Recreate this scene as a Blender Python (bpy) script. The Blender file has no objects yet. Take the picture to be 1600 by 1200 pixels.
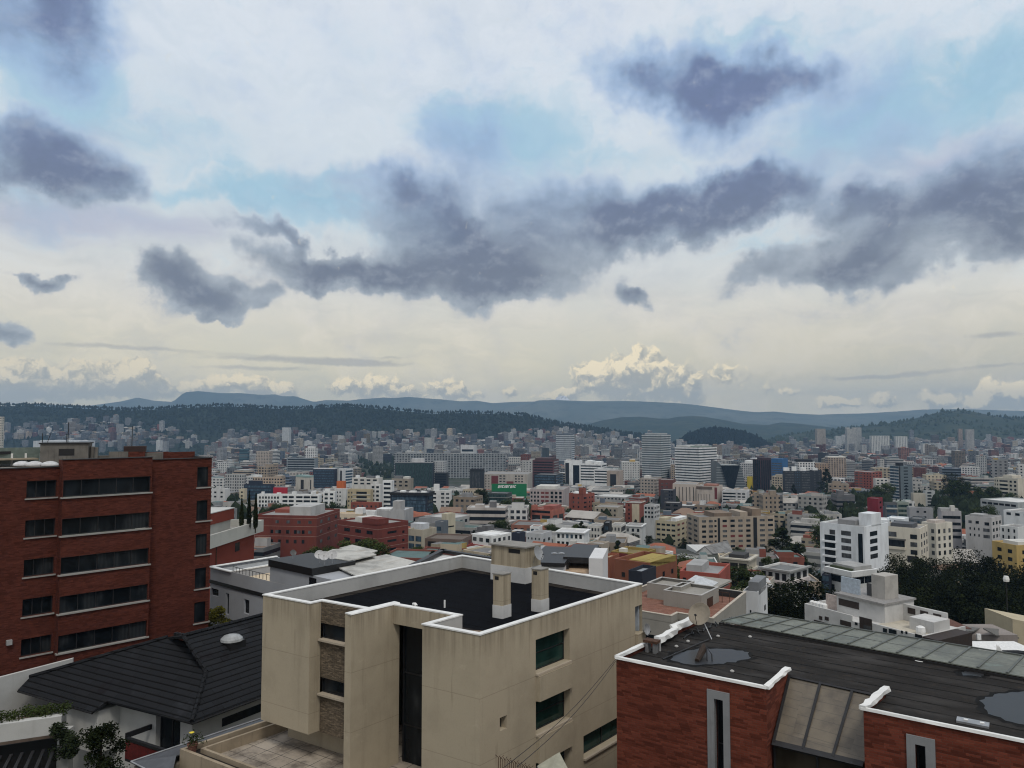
import bpy, bmesh, math, random
from mathutils import Vector, Matrix, noise as mnoise
R = math.radians
SC = bpy.context.scene
COL = SC.collection

# ---------------------------------------------------------------- camera, sky, sun, exposure
# The eye is the origin of the scene: z = 0 is eye level on a hillside, the city plain lies about 100 m lower.
FPX = 1155.0
PITCH = math.atan(62 / FPX)
cam_data = bpy.data.cameras.new('camera')
cam_data.sensor_width = 36.0
cam_data.lens = 36.0 * FPX / 1600.0
cam_data.clip_start = 0.3
cam_data.clip_end = 40000.0
cam = bpy.data.objects.new('camera', cam_data)
COL.objects.link(cam)
cam.location = (0, 0, 0)
cam.rotation_euler = (math.pi / 2 + PITCH, 0, 0)
SC.camera = cam
SC.view_settings.view_transform = 'Standard'
SC.view_settings.look = 'None'
SC.view_settings.exposure = 0.0
SC.view_settings.gamma = 1.0
SC.render.film_transparent = False
SC.cycles.use_denoising = True
SC.cycles.use_adaptive_sampling = True
SC.cycles.adaptive_threshold = 0.012
SC.cycles.adaptive_min_samples = 12
SC.cycles.filter_width = 1.15
SC.cycles.max_bounces = 6
SC.cycles.diffuse_bounces = 3
SC.cycles.glossy_bounces = 3
SC.cycles.transmission_bounces = 4
SC.cycles.volume_bounces = 1
SC.cycles.transparent_max_bounces = 8
SC.cycles.caustics_reflective = False
SC.cycles.caustics_refractive = False

SUN_EL, SUN_AZ = R(57), R(166)     # high sun behind thin cloud, over the viewer's shoulder (azimuth from +Y towards +X)
sun_data = bpy.data.lights.new('sun', 'SUN')
sun_data.energy = 1.5
sun_data.angle = R(14)
sun_data.color = (1.0, 0.95, 0.87)
sun = bpy.data.objects.new('sun', sun_data)
COL.objects.link(sun)
sdir = Vector((math.sin(SUN_AZ) * math.cos(SUN_EL), math.cos(SUN_AZ) * math.cos(SUN_EL), math.sin(SUN_EL)))
sun.rotation_euler = (-sdir).to_track_quat('-Z', 'Y').to_euler()
sun.location = (0, 0, 200)


def ray(px, py):
    """direction through a point of the 1600 x 1200 photograph, y scaled free"""
    r = (px - 800) / FPX
    u = (600 - py) / FPX
    return Vector((r, math.cos(PITCH) - u * math.sin(PITCH), math.sin(PITCH) + u * math.cos(PITCH)))


def s2l(*c):
    """sRGB 0-255 -> linear RGBA"""
    out = []
    for v in c:
        v /= 255.0
        out.append(v / 12.92 if v <= 0.04045 else ((v + 0.055) / 1.055) ** 2.4)
    return (out[0], out[1], out[2], 1.0)


class G:
    """small helper to write node trees"""
    def __init__(self, tree):
        self.t = tree
        self.dim = '3D'
        self.n = tree.nodes
        self.l = tree.links

    def put(self, sock, v):
        if v is None:
            return
        if hasattr(v, 'is_output'):
            self.l.new(v, sock)
        elif isinstance(v, (int, float)):
            try:
                sock.default_value = v
            except TypeError:
                sock.default_value = (v,) * len(sock.default_value)
        else:
            v = tuple(v)
            n = len(sock.default_value)
            sock.default_value = v[:n] if len(v) >= n else v + (1.0,) * (n - len(v))

    def node(self, kind, **kw):
        nd = self.n.new(kind)
        for k, v in kw.items():
            setattr(nd, k, v)
        return nd

    def m(self, op, a, b=None, c=None, clamp=False):
        nd = self.node('ShaderNodeMath', operation=op, use_clamp=clamp)
        self.put(nd.inputs[0], a)
        self.put(nd.inputs[1], b)
        self.put(nd.inputs[2], c)
        return nd.outputs[0]

    def add(self, a, b): return self.m('ADD', a, b)
    def sub(self, a, b): return self.m('SUBTRACT', a, b)
    def mul(self, a, b): return self.m('MULTIPLY', a, b)
    def div(self, a, b): return self.m('DIVIDE', a, b)

    def v(self, op, a, b=None, scale=None):
        nd = self.node('ShaderNodeVectorMath', operation=op)
        self.put(nd.inputs[0], a)
        self.put(nd.inputs[1], b)
        if scale is not None:
            self.put(nd.inputs['Scale'], scale)
        return nd.outputs['Value'] if op in ('LENGTH', 'DOT_PRODUCT', 'DISTANCE') else nd.outputs[0]

    def xyz(self, x, y, z):
        nd = self.node('ShaderNodeCombineXYZ')
        for s, w in zip(nd.inputs, (x, y, z)):
            self.put(s, w)
        return nd.outputs[0]

    def sep(self, a):
        nd = self.node('ShaderNodeSeparateXYZ')
        self.put(nd.inputs[0], a)
        return nd.outputs

    def noise(self, vec, scale=1.0, detail=4.0, rough=0.55, dist=0.0, lac=2.0, color=False):
        nd = self.node('ShaderNodeTexNoise', noise_dimensions=self.dim)
        self.put(nd.inputs['Vector'], vec)
        self.put(nd.inputs['Scale'], scale)
        self.put(nd.inputs['Detail'], detail)
        self.put(nd.inputs['Roughness'], rough)
        self.put(nd.inputs['Lacunarity'], lac)
        self.put(nd.inputs['Distortion'], dist)
        if color:
            sp = self.node('ShaderNodeSeparateColor')
            self.put(sp.inputs[0], nd.outputs['Color'])
            return self.xyz(sp.outputs[0], sp.outputs[1], sp.outputs[2])
        return nd.outputs['Fac']

    def ss(self, x, a, b, lo=0.0, hi=1.0, mode='SMOOTHSTEP'):
        nd = self.node('ShaderNodeMapRange', interpolation_type=mode, clamp=True) if mode == 'LINEAR' else self.node('ShaderNodeMapRange', interpolation_type=mode)
        for s, w in zip(nd.inputs[:5], (x, a, b, lo, hi)):
            self.put(s, w)
        return nd.outputs[0]

    def mix(self, f, a, b, blend='MIX'):
        nd = self.node('ShaderNodeMix', data_type='RGBA', blend_type=blend)
        self.put(nd.inputs[0], f)
        self.put(nd.inputs[6], a)
        self.put(nd.inputs[7], b)
        return nd.outputs[2]

    def ramp(self, f, stops, interp='LINEAR'):
        nd = self.node('ShaderNodeValToRGB')
        cr = nd.color_ramp
        cr.interpolation = interp
        while len(cr.elements) < len(stops):
            cr.elements.new(0.5)
        for e, (p, c) in zip(cr.elements, stops):
            e.position = p
            e.color = c if len(c) == 4 else (*c, 1)
        self.put(nd.inputs[0], f)
        return nd.outputs[0]


def build_sky():
    w = bpy.data.worlds.new('World')
    SC.world = w
    w.use_nodes = True
    t = w.node_tree
    t.nodes.clear()
    g = G(t)
    g.dim = '2D'
    d = g.node('ShaderNodeTexCoord').outputs['Generated']
    x, y, z = g.sep(d)
    az = g.m('ARCTAN2', x, y)
    el = g.m('ARCSINE', z)

    def ae(px, py):
        v = ray(px, py).normalized()
        return math.atan2(v.x, v.y), math.asin(v.z)
    K = 1 / FPX
    ph = g.xyz(az, el, 0.0)
    # soft domain warps at three sizes
    n1 = g.v('SUBTRACT', g.noise(ph, 9, 3, 0.6, color=True), (0.5, 0.5, 0.5))
    n2 = g.v('SUBTRACT', g.noise(ph, 42, 4, 0.62, color=True), (0.5, 0.5, 0.5))
    w1 = g.v('MULTIPLY', n1, (0.12, 0.075, 0))
    w2 = g.v('MULTIPLY', n2, (0.030, 0.024, 0))
    pw = g.v('ADD', g.v('ADD', ph, w1), w2)
    pws = g.v('ADD', ph, g.v('MULTIPLY', n1, (0.07, 0.05, 0)))

    def blobs(vec, lst):
        acc = None
        for b in lst:
            cx, cy, rx, ry = b[:4]
            s = b[4] if len(b) > 4 else 1.0
            rot = b[5] if len(b) > 5 else 0.0
            a0, e0 = ae(cx, cy)
            sx, sy = rx * K * 1.35 * max(math.cos(a0), .5), ry * K * 1.35
            if rot:
                c, n = math.cos(R(rot)), math.sin(R(rot))
                p = g.m('ADD', g.v('DOT_PRODUCT', vec, (c / sx, n / sx, 0)), -(a0 * c + e0 * n) / sx)
                r = g.m('ADD', g.v('DOT_PRODUCT', vec, (-n / sy, c / sy, 0)), -(-a0 * n + e0 * c) / sy)
                q = g.m('MULTIPLY_ADD', p, p, g.m('MULTIPLY', r, r))
            else:
                mp = g.node('ShaderNodeVectorMath', operation='MULTIPLY_ADD')
                g.put(mp.inputs[0], vec)
                mp.inputs[1].default_value = (1 / sx, 1 / sy, 0)
                mp.inputs[2].default_value = (-a0 / sx, -e0 / sy, 0)
                q = g.v('DOT_PRODUCT', mp.outputs[0], mp.outputs[0])
            f = g.m('SUBTRACT', 1.0, q, clamp=True)
            acc = g.m('MULTIPLY_ADD', g.m('MULTIPLY', f, f), s * 1.1, 0.0 if acc is None else acc)
        return acc

    # --- layer 0: clear sky seen in the gaps
    sky = g.node('ShaderNodeTexSky', sky_type='NISHITA')
    sky.sun_disc = False
    sky.sun_elevation = SUN_EL
    sky.sun_rotation = SUN_AZ
    sky.altitude = 2850
    sky.air_density = 1.0
    sky.dust_density = 1.6
    sky.ozone_density = 1.0
    nish = g.mix(1.0, sky.outputs[0], (0.062, 0.062, 0.062, 1), 'MULTIPLY')

    # --- layer 1: thin high veil, almost everywhere; warm and grey towards the horizon
    cover = g.ramp(g.ss(el, R(-2), R(60), mode='LINEAR'), [
        (0.00, s2l(184, 180, 166)), (0.050, s2l(196, 192, 176)), (0.105, s2l(214, 209, 190)), (0.155, s2l(216, 213, 203)),
        (0.21, s2l(216, 218, 218)), (0.30, s2l(222, 227, 232)), (0.45, s2l(231, 234, 241)), (0.62, s2l(228, 231, 238)), (1.0, s2l(214, 219, 228))])
    warm = g.ss(az, R(-8), R(34), 0, 1)
    cover = g.mix(g.mul(g.mul(warm, g.ss(el, R(3), R(9), 1, 0)), 0.55), cover, s2l(172, 170, 164))
    veil = g.noise(g.v('MULTIPLY', pw, (1, 1.9, 1)), 7.5, 6, 0.66, 0.4)
    streak = g.noise(g.v('MULTIPLY', pws, (1, 6.5, 1)), 5, 5, 0.6, 0.3)
    gaps = blobs(pw, [(520, 320, 190, 42, .95), (330, 300, 210, 18, .6), (420, 275, 160, 20, .5), (760, 190, 120, 60, .9), (860, 240, 90, 60, .6), (1430, 140, 170, 75, .9),
                      (1300, 230, 130, 60, .8), (1130, 80, 240, 45, .8), (1560, 130, 90, 70, .8), (60, 110, 140, 40, .7), (150, 160, 190, 70, .45),
                      (120, 330, 210, 40, .6), (1000, 250, 130, 30, .5), (640, 370, 130, 50, .5), (1250, 380, 200, 40, .35), (1500, 440, 180, 40, .3),
                      (540, 60, 60, 40, .25), (200, 200, 300, 40, .3)])
    gapf = g.mul(g.ss(g.add(gaps, g.mul(g.sub(veil, 0.5), 2.3)), 0.05, 1.15), 0.88)
    gapf = g.mul(gapf, g.ss(el, R(8), R(13)))
    clear = g.mix(0.85, nish, s2l(160, 206, 230))
    base = g.mix(gapf, cover, clear)
    base = g.mix(g.mul(g.mul(g.ss(el, R(9), R(17)), g.ss(el, R(40), R(24))), 0.22), base, clear)
    # faint structure of the veil
    base = g.mix(g.mul(g.ss(veil, 0.36, 0.72), 0.16), base, s2l(240, 240, 244))
    base = g.mix(g.mul(g.ss(veil, 0.62, 0.30), 0.14), base, s2l(170, 190, 205))
    base = g.mix(g.mul(g.mul(g.ss(streak, 0.48, 0.68), g.ss(el, R(17), R(5))), 0.20), base, s2l(176, 178, 178))
    lav = blobs(pws, [(90, 345, 300, 34, .9), (300, 345, 130, 30, .5), (560, 290, 60, 40, .6), (640, 270, 60, 50, .5), (1330, 300, 160, 60, .7), (1500, 250, 80, 60, .8),
                      (1200, 250, 140, 40, .5), (880, 300, 90, 60, .5), (160, 215, 60, 40, .5)])
    base = g.mix(g.mul(g.ss(g.add(lav, g.mul(g.sub(streak, .5), .9)), 0.15, 1.2), 0.62), base, s2l(176, 180, 205))

    # --- layer 2: streaks low over the horizon
    sp = g.v('ADD', ph, g.v('MULTIPLY', n2, (0.05, 0.006, 0)))
    st = blobs(sp, [(470, 562, 190, 7, .9), (560, 570, 100, 6, .9), (400, 575, 130, 5, .7), (170, 541, 120, 5, .6), (330, 550, 120, 4, .4), (610, 558, 40, 3, .5),
                    (1430, 584, 130, 5, .7, 4), (1330, 590, 90, 4, .5), (1560, 524, 60, 6, .7), (1570, 570, 60, 4, .5), (1500, 610, 120, 10, .35)])
    base = g.mix(g.mul(g.ss(g.add(st, g.mul(g.sub(streak, .5), .7)), 0.22, 0.95), 0.68), base, s2l(158, 161, 166))

    # --- layer 3: dark ragged clouds
    D = [(50, 25, 125, 62, 1.15), (120, 15, 60, 50, .5),
         (85, 252, 125, 48, 1.1, -8), (140, 285, 66, 34, .7), (20, 230, 70, 40, .7),
         (1065, 118, 140, 44, 1.05, -6), (1120, 175, 74, 50, .95), (1200, 128, 110, 38, .7), (1000, 140, 60, 40, .5), (1330, 190, 110, 60, .38), (1260, 110, 60, 22, .4),
         (700, 215, 55, 60, .42), (760, 255, 70, 50, .42), (660, 320, 105, 36, .62, -25), (600, 300, 70, 26, .5),
         (720, 408, 130, 52, 1.0), (640, 430, 150, 34, .9), (560, 425, 90, 26, .7), (830, 432, 105, 36, .9), (760, 330, 80, 50, .45), (740, 465, 70, 26, .5), (850, 300, 70, 40, .35),
         (920, 335, 110, 48, 1.1), (1010, 352, 140, 36, 1.0, 4), (1110, 318, 120, 36, 1.0, 8), (1205, 292, 84, 28, .8),
         (1320, 318, 80, 26, .62), (1400, 325, 80, 30, .72), (1505, 305, 84, 42, .75), (1570, 260, 70, 50, .9), (1590, 320, 70, 40, .7), (1520, 375, 100, 28, .8), (1370, 390, 70, 40, .85),
         (1290, 392, 80, 40, .62), (1190, 422, 56, 34, .8, 25), (1330, 420, 60, 26, .6), (1440, 432, 36, 20, .7), (1330, 318, 60, 16, .3),
         (300, 448, 92, 34, 1.0), (350, 472, 66, 22, .8), (240, 435, 40, 26, .5),
         (440, 415, 50, 34, .75), (490, 448, 46, 14, .7), (420, 358, 80, 12, .5, -14), (480, 395, 60, 16, .6, -35), (530, 420, 60, 20, .6),
         (62, 440, 34, 17, 1.0), (45, 436, 28, 12, .7), (22, 436, 24, 6, .5), (6, 520, 24, 18, .8), (1000, 464, 26, 22, .75), (1010, 452, 14, 10, .5), (860, 385, 60, 30, .3), (680, 370, 110, 40, .5), (570, 340, 70, 26, .5), (1420, 250, 70, 40, .35), (352, 497, 24, 5, .4), (960, 400, 60, 18, .4)]
    D = [(b[0], b[1], b[2] * 1.17, b[3] * 1.2, (b[4] if len(b) > 4 else 1) * .95) + tuple(b[5:]) for b in D]
    dk = blobs(pw, D)
    pn = g.v('MULTIPLY', g.v('ADD', ph, g.v('MULTIPLY', n1, (0.03, 0.02, 0))), (1, 1.4, 1))
    nb = g.noise(pn, 17, 7, 0.65)
    nl = g.noise(pn, 8, 2, 0.5)
    f0 = g.add(dk, g.mul(g.sub(nl, 0.5), 0.75))
    f = g.add(f0, g.mul(g.sub(nb, 0.5), 1.0))
    hi = g.ss(el, R(11), R(22))                      # softer, bluer edges on the clouds overhead
    a = g.ss(f, g.sub(0.22, g.mul(hi, 0.17)), g.add(0.66, g.mul(hi, 0.55)))
    core = g.ss(g.mul(g.add(g.mul(f, 0.5), g.mul(f0, 0.5)), g.add(0.55, g.mul(nl, 0.9))), 0.25, 1.75)
    edge_c = g.mix(hi, s2l(160, 171, 184), s2l(160, 188, 220))
    core_c = g.mix(hi, s2l(97, 108, 130), s2l(99, 112, 150))
    dc = g.mix(core, edge_c, core_c)
    nb2 = g.noise(g.v('ADD', pn, (-0.004, 0.016, 0)), 17, 5, 0.65)
    relief = g.mul(g.sub(nb, nb2), 1.15)              # the side towards the light is paler
    dc = g.mix(g.m('MINIMUM', g.m('MAXIMUM', g.mul(relief, -1), 0.0), 0.4), dc, s2l(80, 92, 110))
    dc = g.mix(g.m('MINIMUM', g.m('MAXIMUM', relief, 0.0), 0.4), dc, s2l(190, 200, 212))
    veilc = g.mix(hi, s2l(176, 180, 192), s2l(158, 184, 222))
    halo = g.ss(g.add(f0, g.mul(g.sub(nb, 0.5), 0.7)), -0.10, 0.80)
    col = g.mix(g.mul(halo, 0.66), base, veilc)
    col = g.mix(g.mul(a, 0.86), col, dc)

    # --- layer 4: cumulus rising behind the ridges
    C = [(60, 600, 90, 34, 1.0), (150, 590, 70, 30, .8), (215, 595, 46, 34, 1.0), (225, 575, 16, 14, .8), (10, 590, 40, 30, .8), (290, 610, 60, 22, .8), (400, 603, 60, 20, .9), (440, 612, 36, 14, .7),
         (350, 595, 50, 12, .5), (590, 604, 56, 22, 1.0), (530, 605, 24, 18, .8), (640, 615, 34, 16, .7), (700, 608, 36, 20, 1.1), (740, 618, 30, 12, .6), (795, 612, 18, 12, .7), (850, 620, 40, 10, .6), (880, 615, 30, 14, .9),
         (990, 600, 92, 36, 1.2), (1000, 566, 44, 28, 1.1), (930, 585, 50, 28, .9), (1055, 595, 40, 34, .9), (1085, 620, 30, 18, .8), (1130, 582, 44, 16, .55), (1180, 600, 60, 18, .4), (1240, 612, 40, 10, .35),
         (1300, 628, 30, 12, .9), (1330, 630, 20, 10, .7), (1375, 622, 20, 14, .8), (1395, 630, 24, 10, .6), (1460, 622, 22, 20, 1.0), (1480, 628, 30, 12, .6), (1545, 612, 24, 24, 1.0), (1575, 625, 50, 20, .9), (1600, 615, 30, 20, .8), (1520, 632, 40, 10, .6)]
    cp = g.v('ADD', ph, g.v('MULTIPLY', n2, (0.022, 0.020, 0)))

    def cum(vec):
        b = blobs(vec, C)
        n = g.noise(vec, 62, 6, 0.62, 0.2)
        return g.add(b, g.mul(g.sub(n, 0.5), 1.5)), n
    fc, cn = cum(cp)
    fl, ln = cum(g.v('ADD', cp, (-0.0045, 0.0075, 0)))
    ac = g.ss(fc, 0.26, 0.74)
    lit = g.ss(g.add(g.sub(fc, fl), g.mul(g.sub(cn, ln), 0.4)), -0.22, 0.62)
    hgt = g.ss(el, R(0.3), R(3.8))
    lit = g.mul(lit, g.add(0.45, g.mul(hgt, 0.6)))
    cc = g.mix(lit, s2l(140, 147, 154), s2l(240, 229, 203))
    cc = g.mix(g.mul(g.ss(az, R(-14), R(-30)), 0.25), cc, s2l(150, 158, 166))
    col = g.mix(g.mul(ac, g.add(0.66, g.mul(lit, 0.32))), col, cc)
    gain = g.m('EXPONENT', g.mul(g.m('MAXIMUM', el, 0.0), -1 / R(6.5)))
    col = g.mix(gain, col, g.mix(1.0, col, (1.50, 1.37, 1.10, 1), 'MULTIPLY'))
    # below the horizon: dim ground colour
    col = g.mix(g.ss(el, R(-1.0), R(-4)), col, s2l(92, 98, 100))
    # unseen sky behind the viewer: even pale grey, brightened to light the walls
    back = g.ss(y, 0.25, -0.35)
    col = g.mix(g.mul(back, 0.8), col, s2l(206, 207, 210))
    bg = g.node('ShaderNodeBackground')
    g.put(bg.inputs[0], col)
    bg.inputs[1].default_value = 1.0
    out = g.node('ShaderNodeOutputWorld')
    t.links.new(bg.outputs[0], out.inputs[0])
    w.cycles.sampling_method = 'MANUAL'
    w.cycles.sample_map_resolution = 512


build_sky()

# ---------------------------------------------------------------- geometry helpers
def Pz(px, py, z):
    d = ray(px, py)
    return d * (z / d.z)


def Py(px, py, y):
    d = ray(px, py)
    return d * (y / d.y)


def Pv(px, py, A, B):
    """point on the upright plane through plan points A and B"""
    n = Vector((-(B[1] - A[1]), B[0] - A[0], 0))
    d = ray(px, py)
    return d * (n.dot(Vector((A[0], A[1], 0))) / n.dot(d))


def proj(p):
    c, s = math.cos(PITCH), math.sin(PITCH)
    f = p[1] * c + p[2] * s
    u = -p[1] * s + p[2] * c
    return 800 + FPX * p[0] / f, 600 - FPX * u / f


def lerp(a, b, t):
    return a + (b - a) * t


def interp(pts, x):
    if x <= pts[0][0]:
        return pts[0][1]
    for (a, ya), (b, yb) in zip(pts, pts[1:]):
        if x <= b:
            return ya + (yb - ya) * (x - a) / (b - a)
    return pts[-1][1]


def plan(az):
    return Vector((math.cos(R(az)), math.sin(R(az)), 0))


UP = Vector((0, 0, 1))


class MB:
    """collects faces in world (or the thing's own) coordinates and links them as ONE mesh object"""
    def __init__(self):
        self.v, self.f, self.col, self.win, self.uv = [], [], [], [], []
        self.c = None
        self.w = (0, 0, 0)

    def face(self, pts, uv=None):
        i = len(self.v)
        self.v.extend([tuple(p) for p in pts])
        self.f.append(tuple(range(i, i + len(pts))))
        self.col.append(self.c)
        self.win.append(self.w)
        self.uv.append(uv)

    def box(self, o, a, b, c):
        """parallelepiped from corner o with edge vectors a, b, c (right-handed)"""
        o, a, b, c = Vector(o), Vector(a), Vector(b), Vector(c)
        if a.cross(b).dot(c) < 0:
            a, b = b, a
        p = [o, o + a, o + a + b, o + b]
        q = [k + c for k in p]
        self.face(p[::-1])
        self.face(q)
        for i in range(4):
            j = (i + 1) % 4
            self.face([p[i], p[j], q[j], q[i]])

    def abox(self, x0, y0, z0, x1, y1, z1):
        self.box((x0, y0, z0), (x1 - x0, 0, 0), (0, y1 - y0, 0), (0, 0, z1 - z0))

    def prism(self, pl, z0, z1, bottom=True, top=True):
        """upright prism on plan polygon pl; z0/z1 a number or one per corner"""
        n = len(pl)
        area = sum(pl[i][0] * pl[(i + 1) % n][1] - pl[(i + 1) % n][0] * pl[i][1] for i in range(n))
        z0s = [z0] * n if isinstance(z0, (int, float)) else list(z0)
        z1s = [z1] * n if isinstance(z1, (int, float)) else list(z1)
        if area < 0:
            pl, z0s, z1s = pl[::-1], z0s[::-1], z1s[::-1]
        lo = [Vector((p[0], p[1], z)) for p, z in zip(pl, z0s)]
        hi = [Vector((p[0], p[1], z)) for p, z in zip(pl, z1s)]
        if bottom:
            self.face(lo[::-1])
        if top:
            self.face(hi)
        for i in range(n):
            j = (i + 1) % n
            self.face([lo[i], lo[j], hi[j], hi[i]])

    def slab(self, poly, t):
        """a flat 3-D polygon thickened downwards by t"""
        p = [Vector(k) for k in poly]
        q = [k - UP * t for k in p]
        n = (p[1] - p[0]).cross(p[2] - p[0])
        if n.z < 0:
            p, q = p[::-1], q[::-1]
        self.face(p)
        self.face(q[::-1])
        m = len(p)
        for i in range(m):
            j = (i + 1) % m
            self.face([q[i], q[j], p[j], p[i]])

    def tube(self, path, r, n=8, cap=True):
        path = [Vector(p) for p in path]
        rs = r if isinstance(r, (list, tuple)) else [r] * len(path)
        rings = []
        for i, p in enumerate(path):
            d = (path[min(i + 1, len(path) - 1)] - path[max(i - 1, 0)]).normalized()
            s = d.cross(UP if abs(d.z) < 0.9 else Vector((1, 0, 0))).normalized()
            t = s.cross(d)
            rings.append([p + (s * math.cos(2 * math.pi * k / n) + t * math.sin(2 * math.pi * k / n)) * rs[i] for k in range(n)])
        for a, b in zip(rings, rings[1:]):
            for k in range(n):
                self.face([a[k], b[k], b[(k + 1) % n], a[(k + 1) % n]])
        if cap:
            self.face(rings[0])
            self.face(rings[-1][::-1])

    def lathe(self, base, prof, n=14, axis=UP):
        axis = Vector(axis).normalized()
        s = axis.cross(Vector((1, 0, 0)) if abs(axis.x) < 0.9 else Vector((0, 1, 0))).normalized()
        t = axis.cross(s)
        base = Vector(base)
        rings = [[base + axis * h + (s * math.cos(2 * math.pi * k / n) + t * math.sin(2 * math.pi * k / n)) * r for k in range(n)] for r, h in prof]
        for a, b in zip(rings, rings[1:]):
            for k in range(n):
                self.face([a[k], a[(k + 1) % n], b[(k + 1) % n], b[k]])

    def build(self, name, mat, parent=None, loc=None, smooth=False, rot=0.0, local=False, bevel=0.0, kind=None):
        me = bpy.data.meshes.new(name)
        if local:
            vs = self.v
        else:
            if parent is not None:
                M = parent_world(parent).inverted()
            elif loc is not None:
                M = Matrix.Translation(Vector(loc)).inverted()
            else:
                M = Matrix.Identity(4)
            vs = [tuple(M @ Vector(p)) for p in self.v]
        me.from_pydata(vs, [], self.f)
        uvl = me.uv_layers.new(name='UVMap').data
        k = 0
        for fi, f in enumerate(self.f):
            uv = self.uv[fi]
            if uv is None:
                pts = [Vector(self.v[i]) for i in f]
                nrm = (pts[1] - pts[0]).cross(pts[-1] - pts[0])
                if nrm.length < 1e-9:
                    nrm = UP.copy()
                nrm.normalize()
                t = UP.cross(nrm)
                if abs(nrm.z) > 0.985 or t.length < 1e-4:
                    t = plan(rot)
                t = (t - nrm * t.dot(nrm)).normalized()
                b = nrm.cross(t)
                uv = [(p.dot(t), p.dot(b)) for p in pts]
            for q in uv:
                uvl[k].uv = q
                k += 1
        if any(c is not None for c in self.col):
            at = me.attributes.new('facecol', 'FLOAT_COLOR', 'FACE')
            at.data.foreach_set('color', [x for c in self.col for x in ((*c[:3], 1.0) if c else (.3, .3, .3, 1))])
            aw = me.attributes.new('win', 'FLOAT_VECTOR', 'FACE')
            aw.data.foreach_set('vector', [float(x) for w in self.win for x in w])
        me.materials.append(mat)
        if smooth:
            me.shade_smooth()
        o = bpy.data.objects.new(name, me)
        COL.objects.link(o)
        if parent is not None:
            o.parent = parent
        elif loc is not None:
            o.location = loc
        if bevel:
            weld(me)
            bv = o.modifiers.new('bevel', 'BEVEL')
            bv.width = bevel
            bv.segments = 2
            bv.limit_method = 'ANGLE'
        if kind:
            o['kind'] = kind
        return o


def weld(me):
    bm = bmesh.new()
    bm.from_mesh(me)
    bmesh.ops.remove_doubles(bm, verts=bm.verts, dist=1e-4)
    bm.to_mesh(me)
    bm.free()


def parent_world(o):
    M = Matrix.LocRotScale(o.location, o.rotation_euler, o.scale)
    while o.parent is not None:
        o = o.parent
        M = Matrix.LocRotScale(o.location, o.rotation_euler, o.scale) @ M
    return M


USED_LABELS = set()


def tag(o, label, cat, group=None):
    o['label'] = label
    o['category'] = cat
    if group:
        o['group'] = group
    USED_LABELS.add(label)
    return o


def thing(name, label, cat, loc, rz=0.0, group=None):
    o = bpy.data.objects.new(name, None)
    o.empty_display_size = 0.5
    COL.objects.link(o)
    o.location = loc
    o.rotation_euler = (0, 0, R(rz))
    return tag(o, label, cat, group)


def inst(name, mesh, parent, loc, rz=0.0, scale=(1, 1, 1)):
    """a part that shares its mesh with its likes"""
    o = bpy.data.objects.new(name, mesh)
    COL.objects.link(o)
    o.parent = parent
    o.location = loc
    o.rotation_euler = (0, 0, rz)
    o.scale = scale
    return o


def hole_wall(mb, A, B, z0, z1, holes, inward, rev=0.25, sill=True):
    """upright wall from plan point A to B with rectangular holes (s0, s1, za, zb) in metres along A->B; reveals go inward"""
    A, B = Vector((A[0], A[1], 0)), Vector((B[0], B[1], 0))
    L = (B - A).length
    t = (B - A).normalized()
    n = Vector(inward).normalized()
    flip = t.cross(UP).dot(n) > 0          # outward normal must be -n

    def P(s, z, d=0.0):
        return A + t * s + UP * z + n * d

    def q(a, b, c, d):
        mb.face([a, b, c, d] if not flip else [d, c, b, a])
    ss = sorted({0.0, L, *[h[0] for h in holes], *[h[1] for h in holes]})
    zs = sorted({z0, z1, *[h[2] for h in holes], *[h[3] for h in holes]})
    for s0, s1 in zip(ss, ss[1:]):
        if s1 - s0 < 1e-4:
            continue
        for a, b in zip(zs, zs[1:]):
            if b - a < 1e-4:
                continue
            cs, cz = (s0 + s1) / 2, (a + b) / 2
            if any(h[0] < cs < h[1] and h[2] < cz < h[3] for h in holes):
                continue
            q(P(s0, a), P(s1, a), P(s1, b), P(s0, b))
    for h in holes:
        s0, s1, a, b = h[:4]
        for quad in ((P(s0, a), P(s1, a), P(s1, a, rev), P(s0, a, rev)), (P(s0, b, rev), P(s1, b, rev), P(s1, b), P(s0, b)),
                     (P(s0, a, rev), P(s0, b, rev), P(s0, b), P(s0, a)), (P(s1, a), P(s1, b), P(s1, b, rev), P(s1, a, rev))):
            mb.face(quad if flip else quad[::-1])


def window_at(parent, A, B, h, inward, depth, m_frame, m_glass, cols=2, rows=1, fr=0.05, name='window'):
    """a framed window filling hole h of the wall A-B: window (frame) > pane"""
    A, B = Vector((A[0], A[1], 0)), Vector((B[0], B[1], 0))
    t = (B - A).normalized()
    n = Vector(inward).normalized()
    s0, s1, a, b = h[:4]
    f = MB()
    o = A + t * s0 + UP * a + n * depth
    W, H = s1 - s0, b - a
    d = n * 0.06
    f.box(o, t * W, d, UP * fr)
    f.box(o + UP * (H - fr), t * W, d, UP * fr)
    for k in range(cols + 1):
        x = (W - fr) * k / cols
        f.box(o + t * x + UP * fr, t * fr, d, UP * (H - 2 * fr))
    for k in range(1, rows):
        f.box(o + UP * (H * k / rows) + n * 0.005, t * W, n * 0.05, UP * (fr * .8))
    w = f.build(name, m_frame, parent)
    g = MB()
    g.box(o + n * 0.03 + t * 0.01 + UP * 0.01, t * (W - .02), n * 0.012, UP * (H - .02))
    g.build('pane', m_glass, w)
    return w


# ---------------------------------------------------------------- materials
MATS = {}


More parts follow.
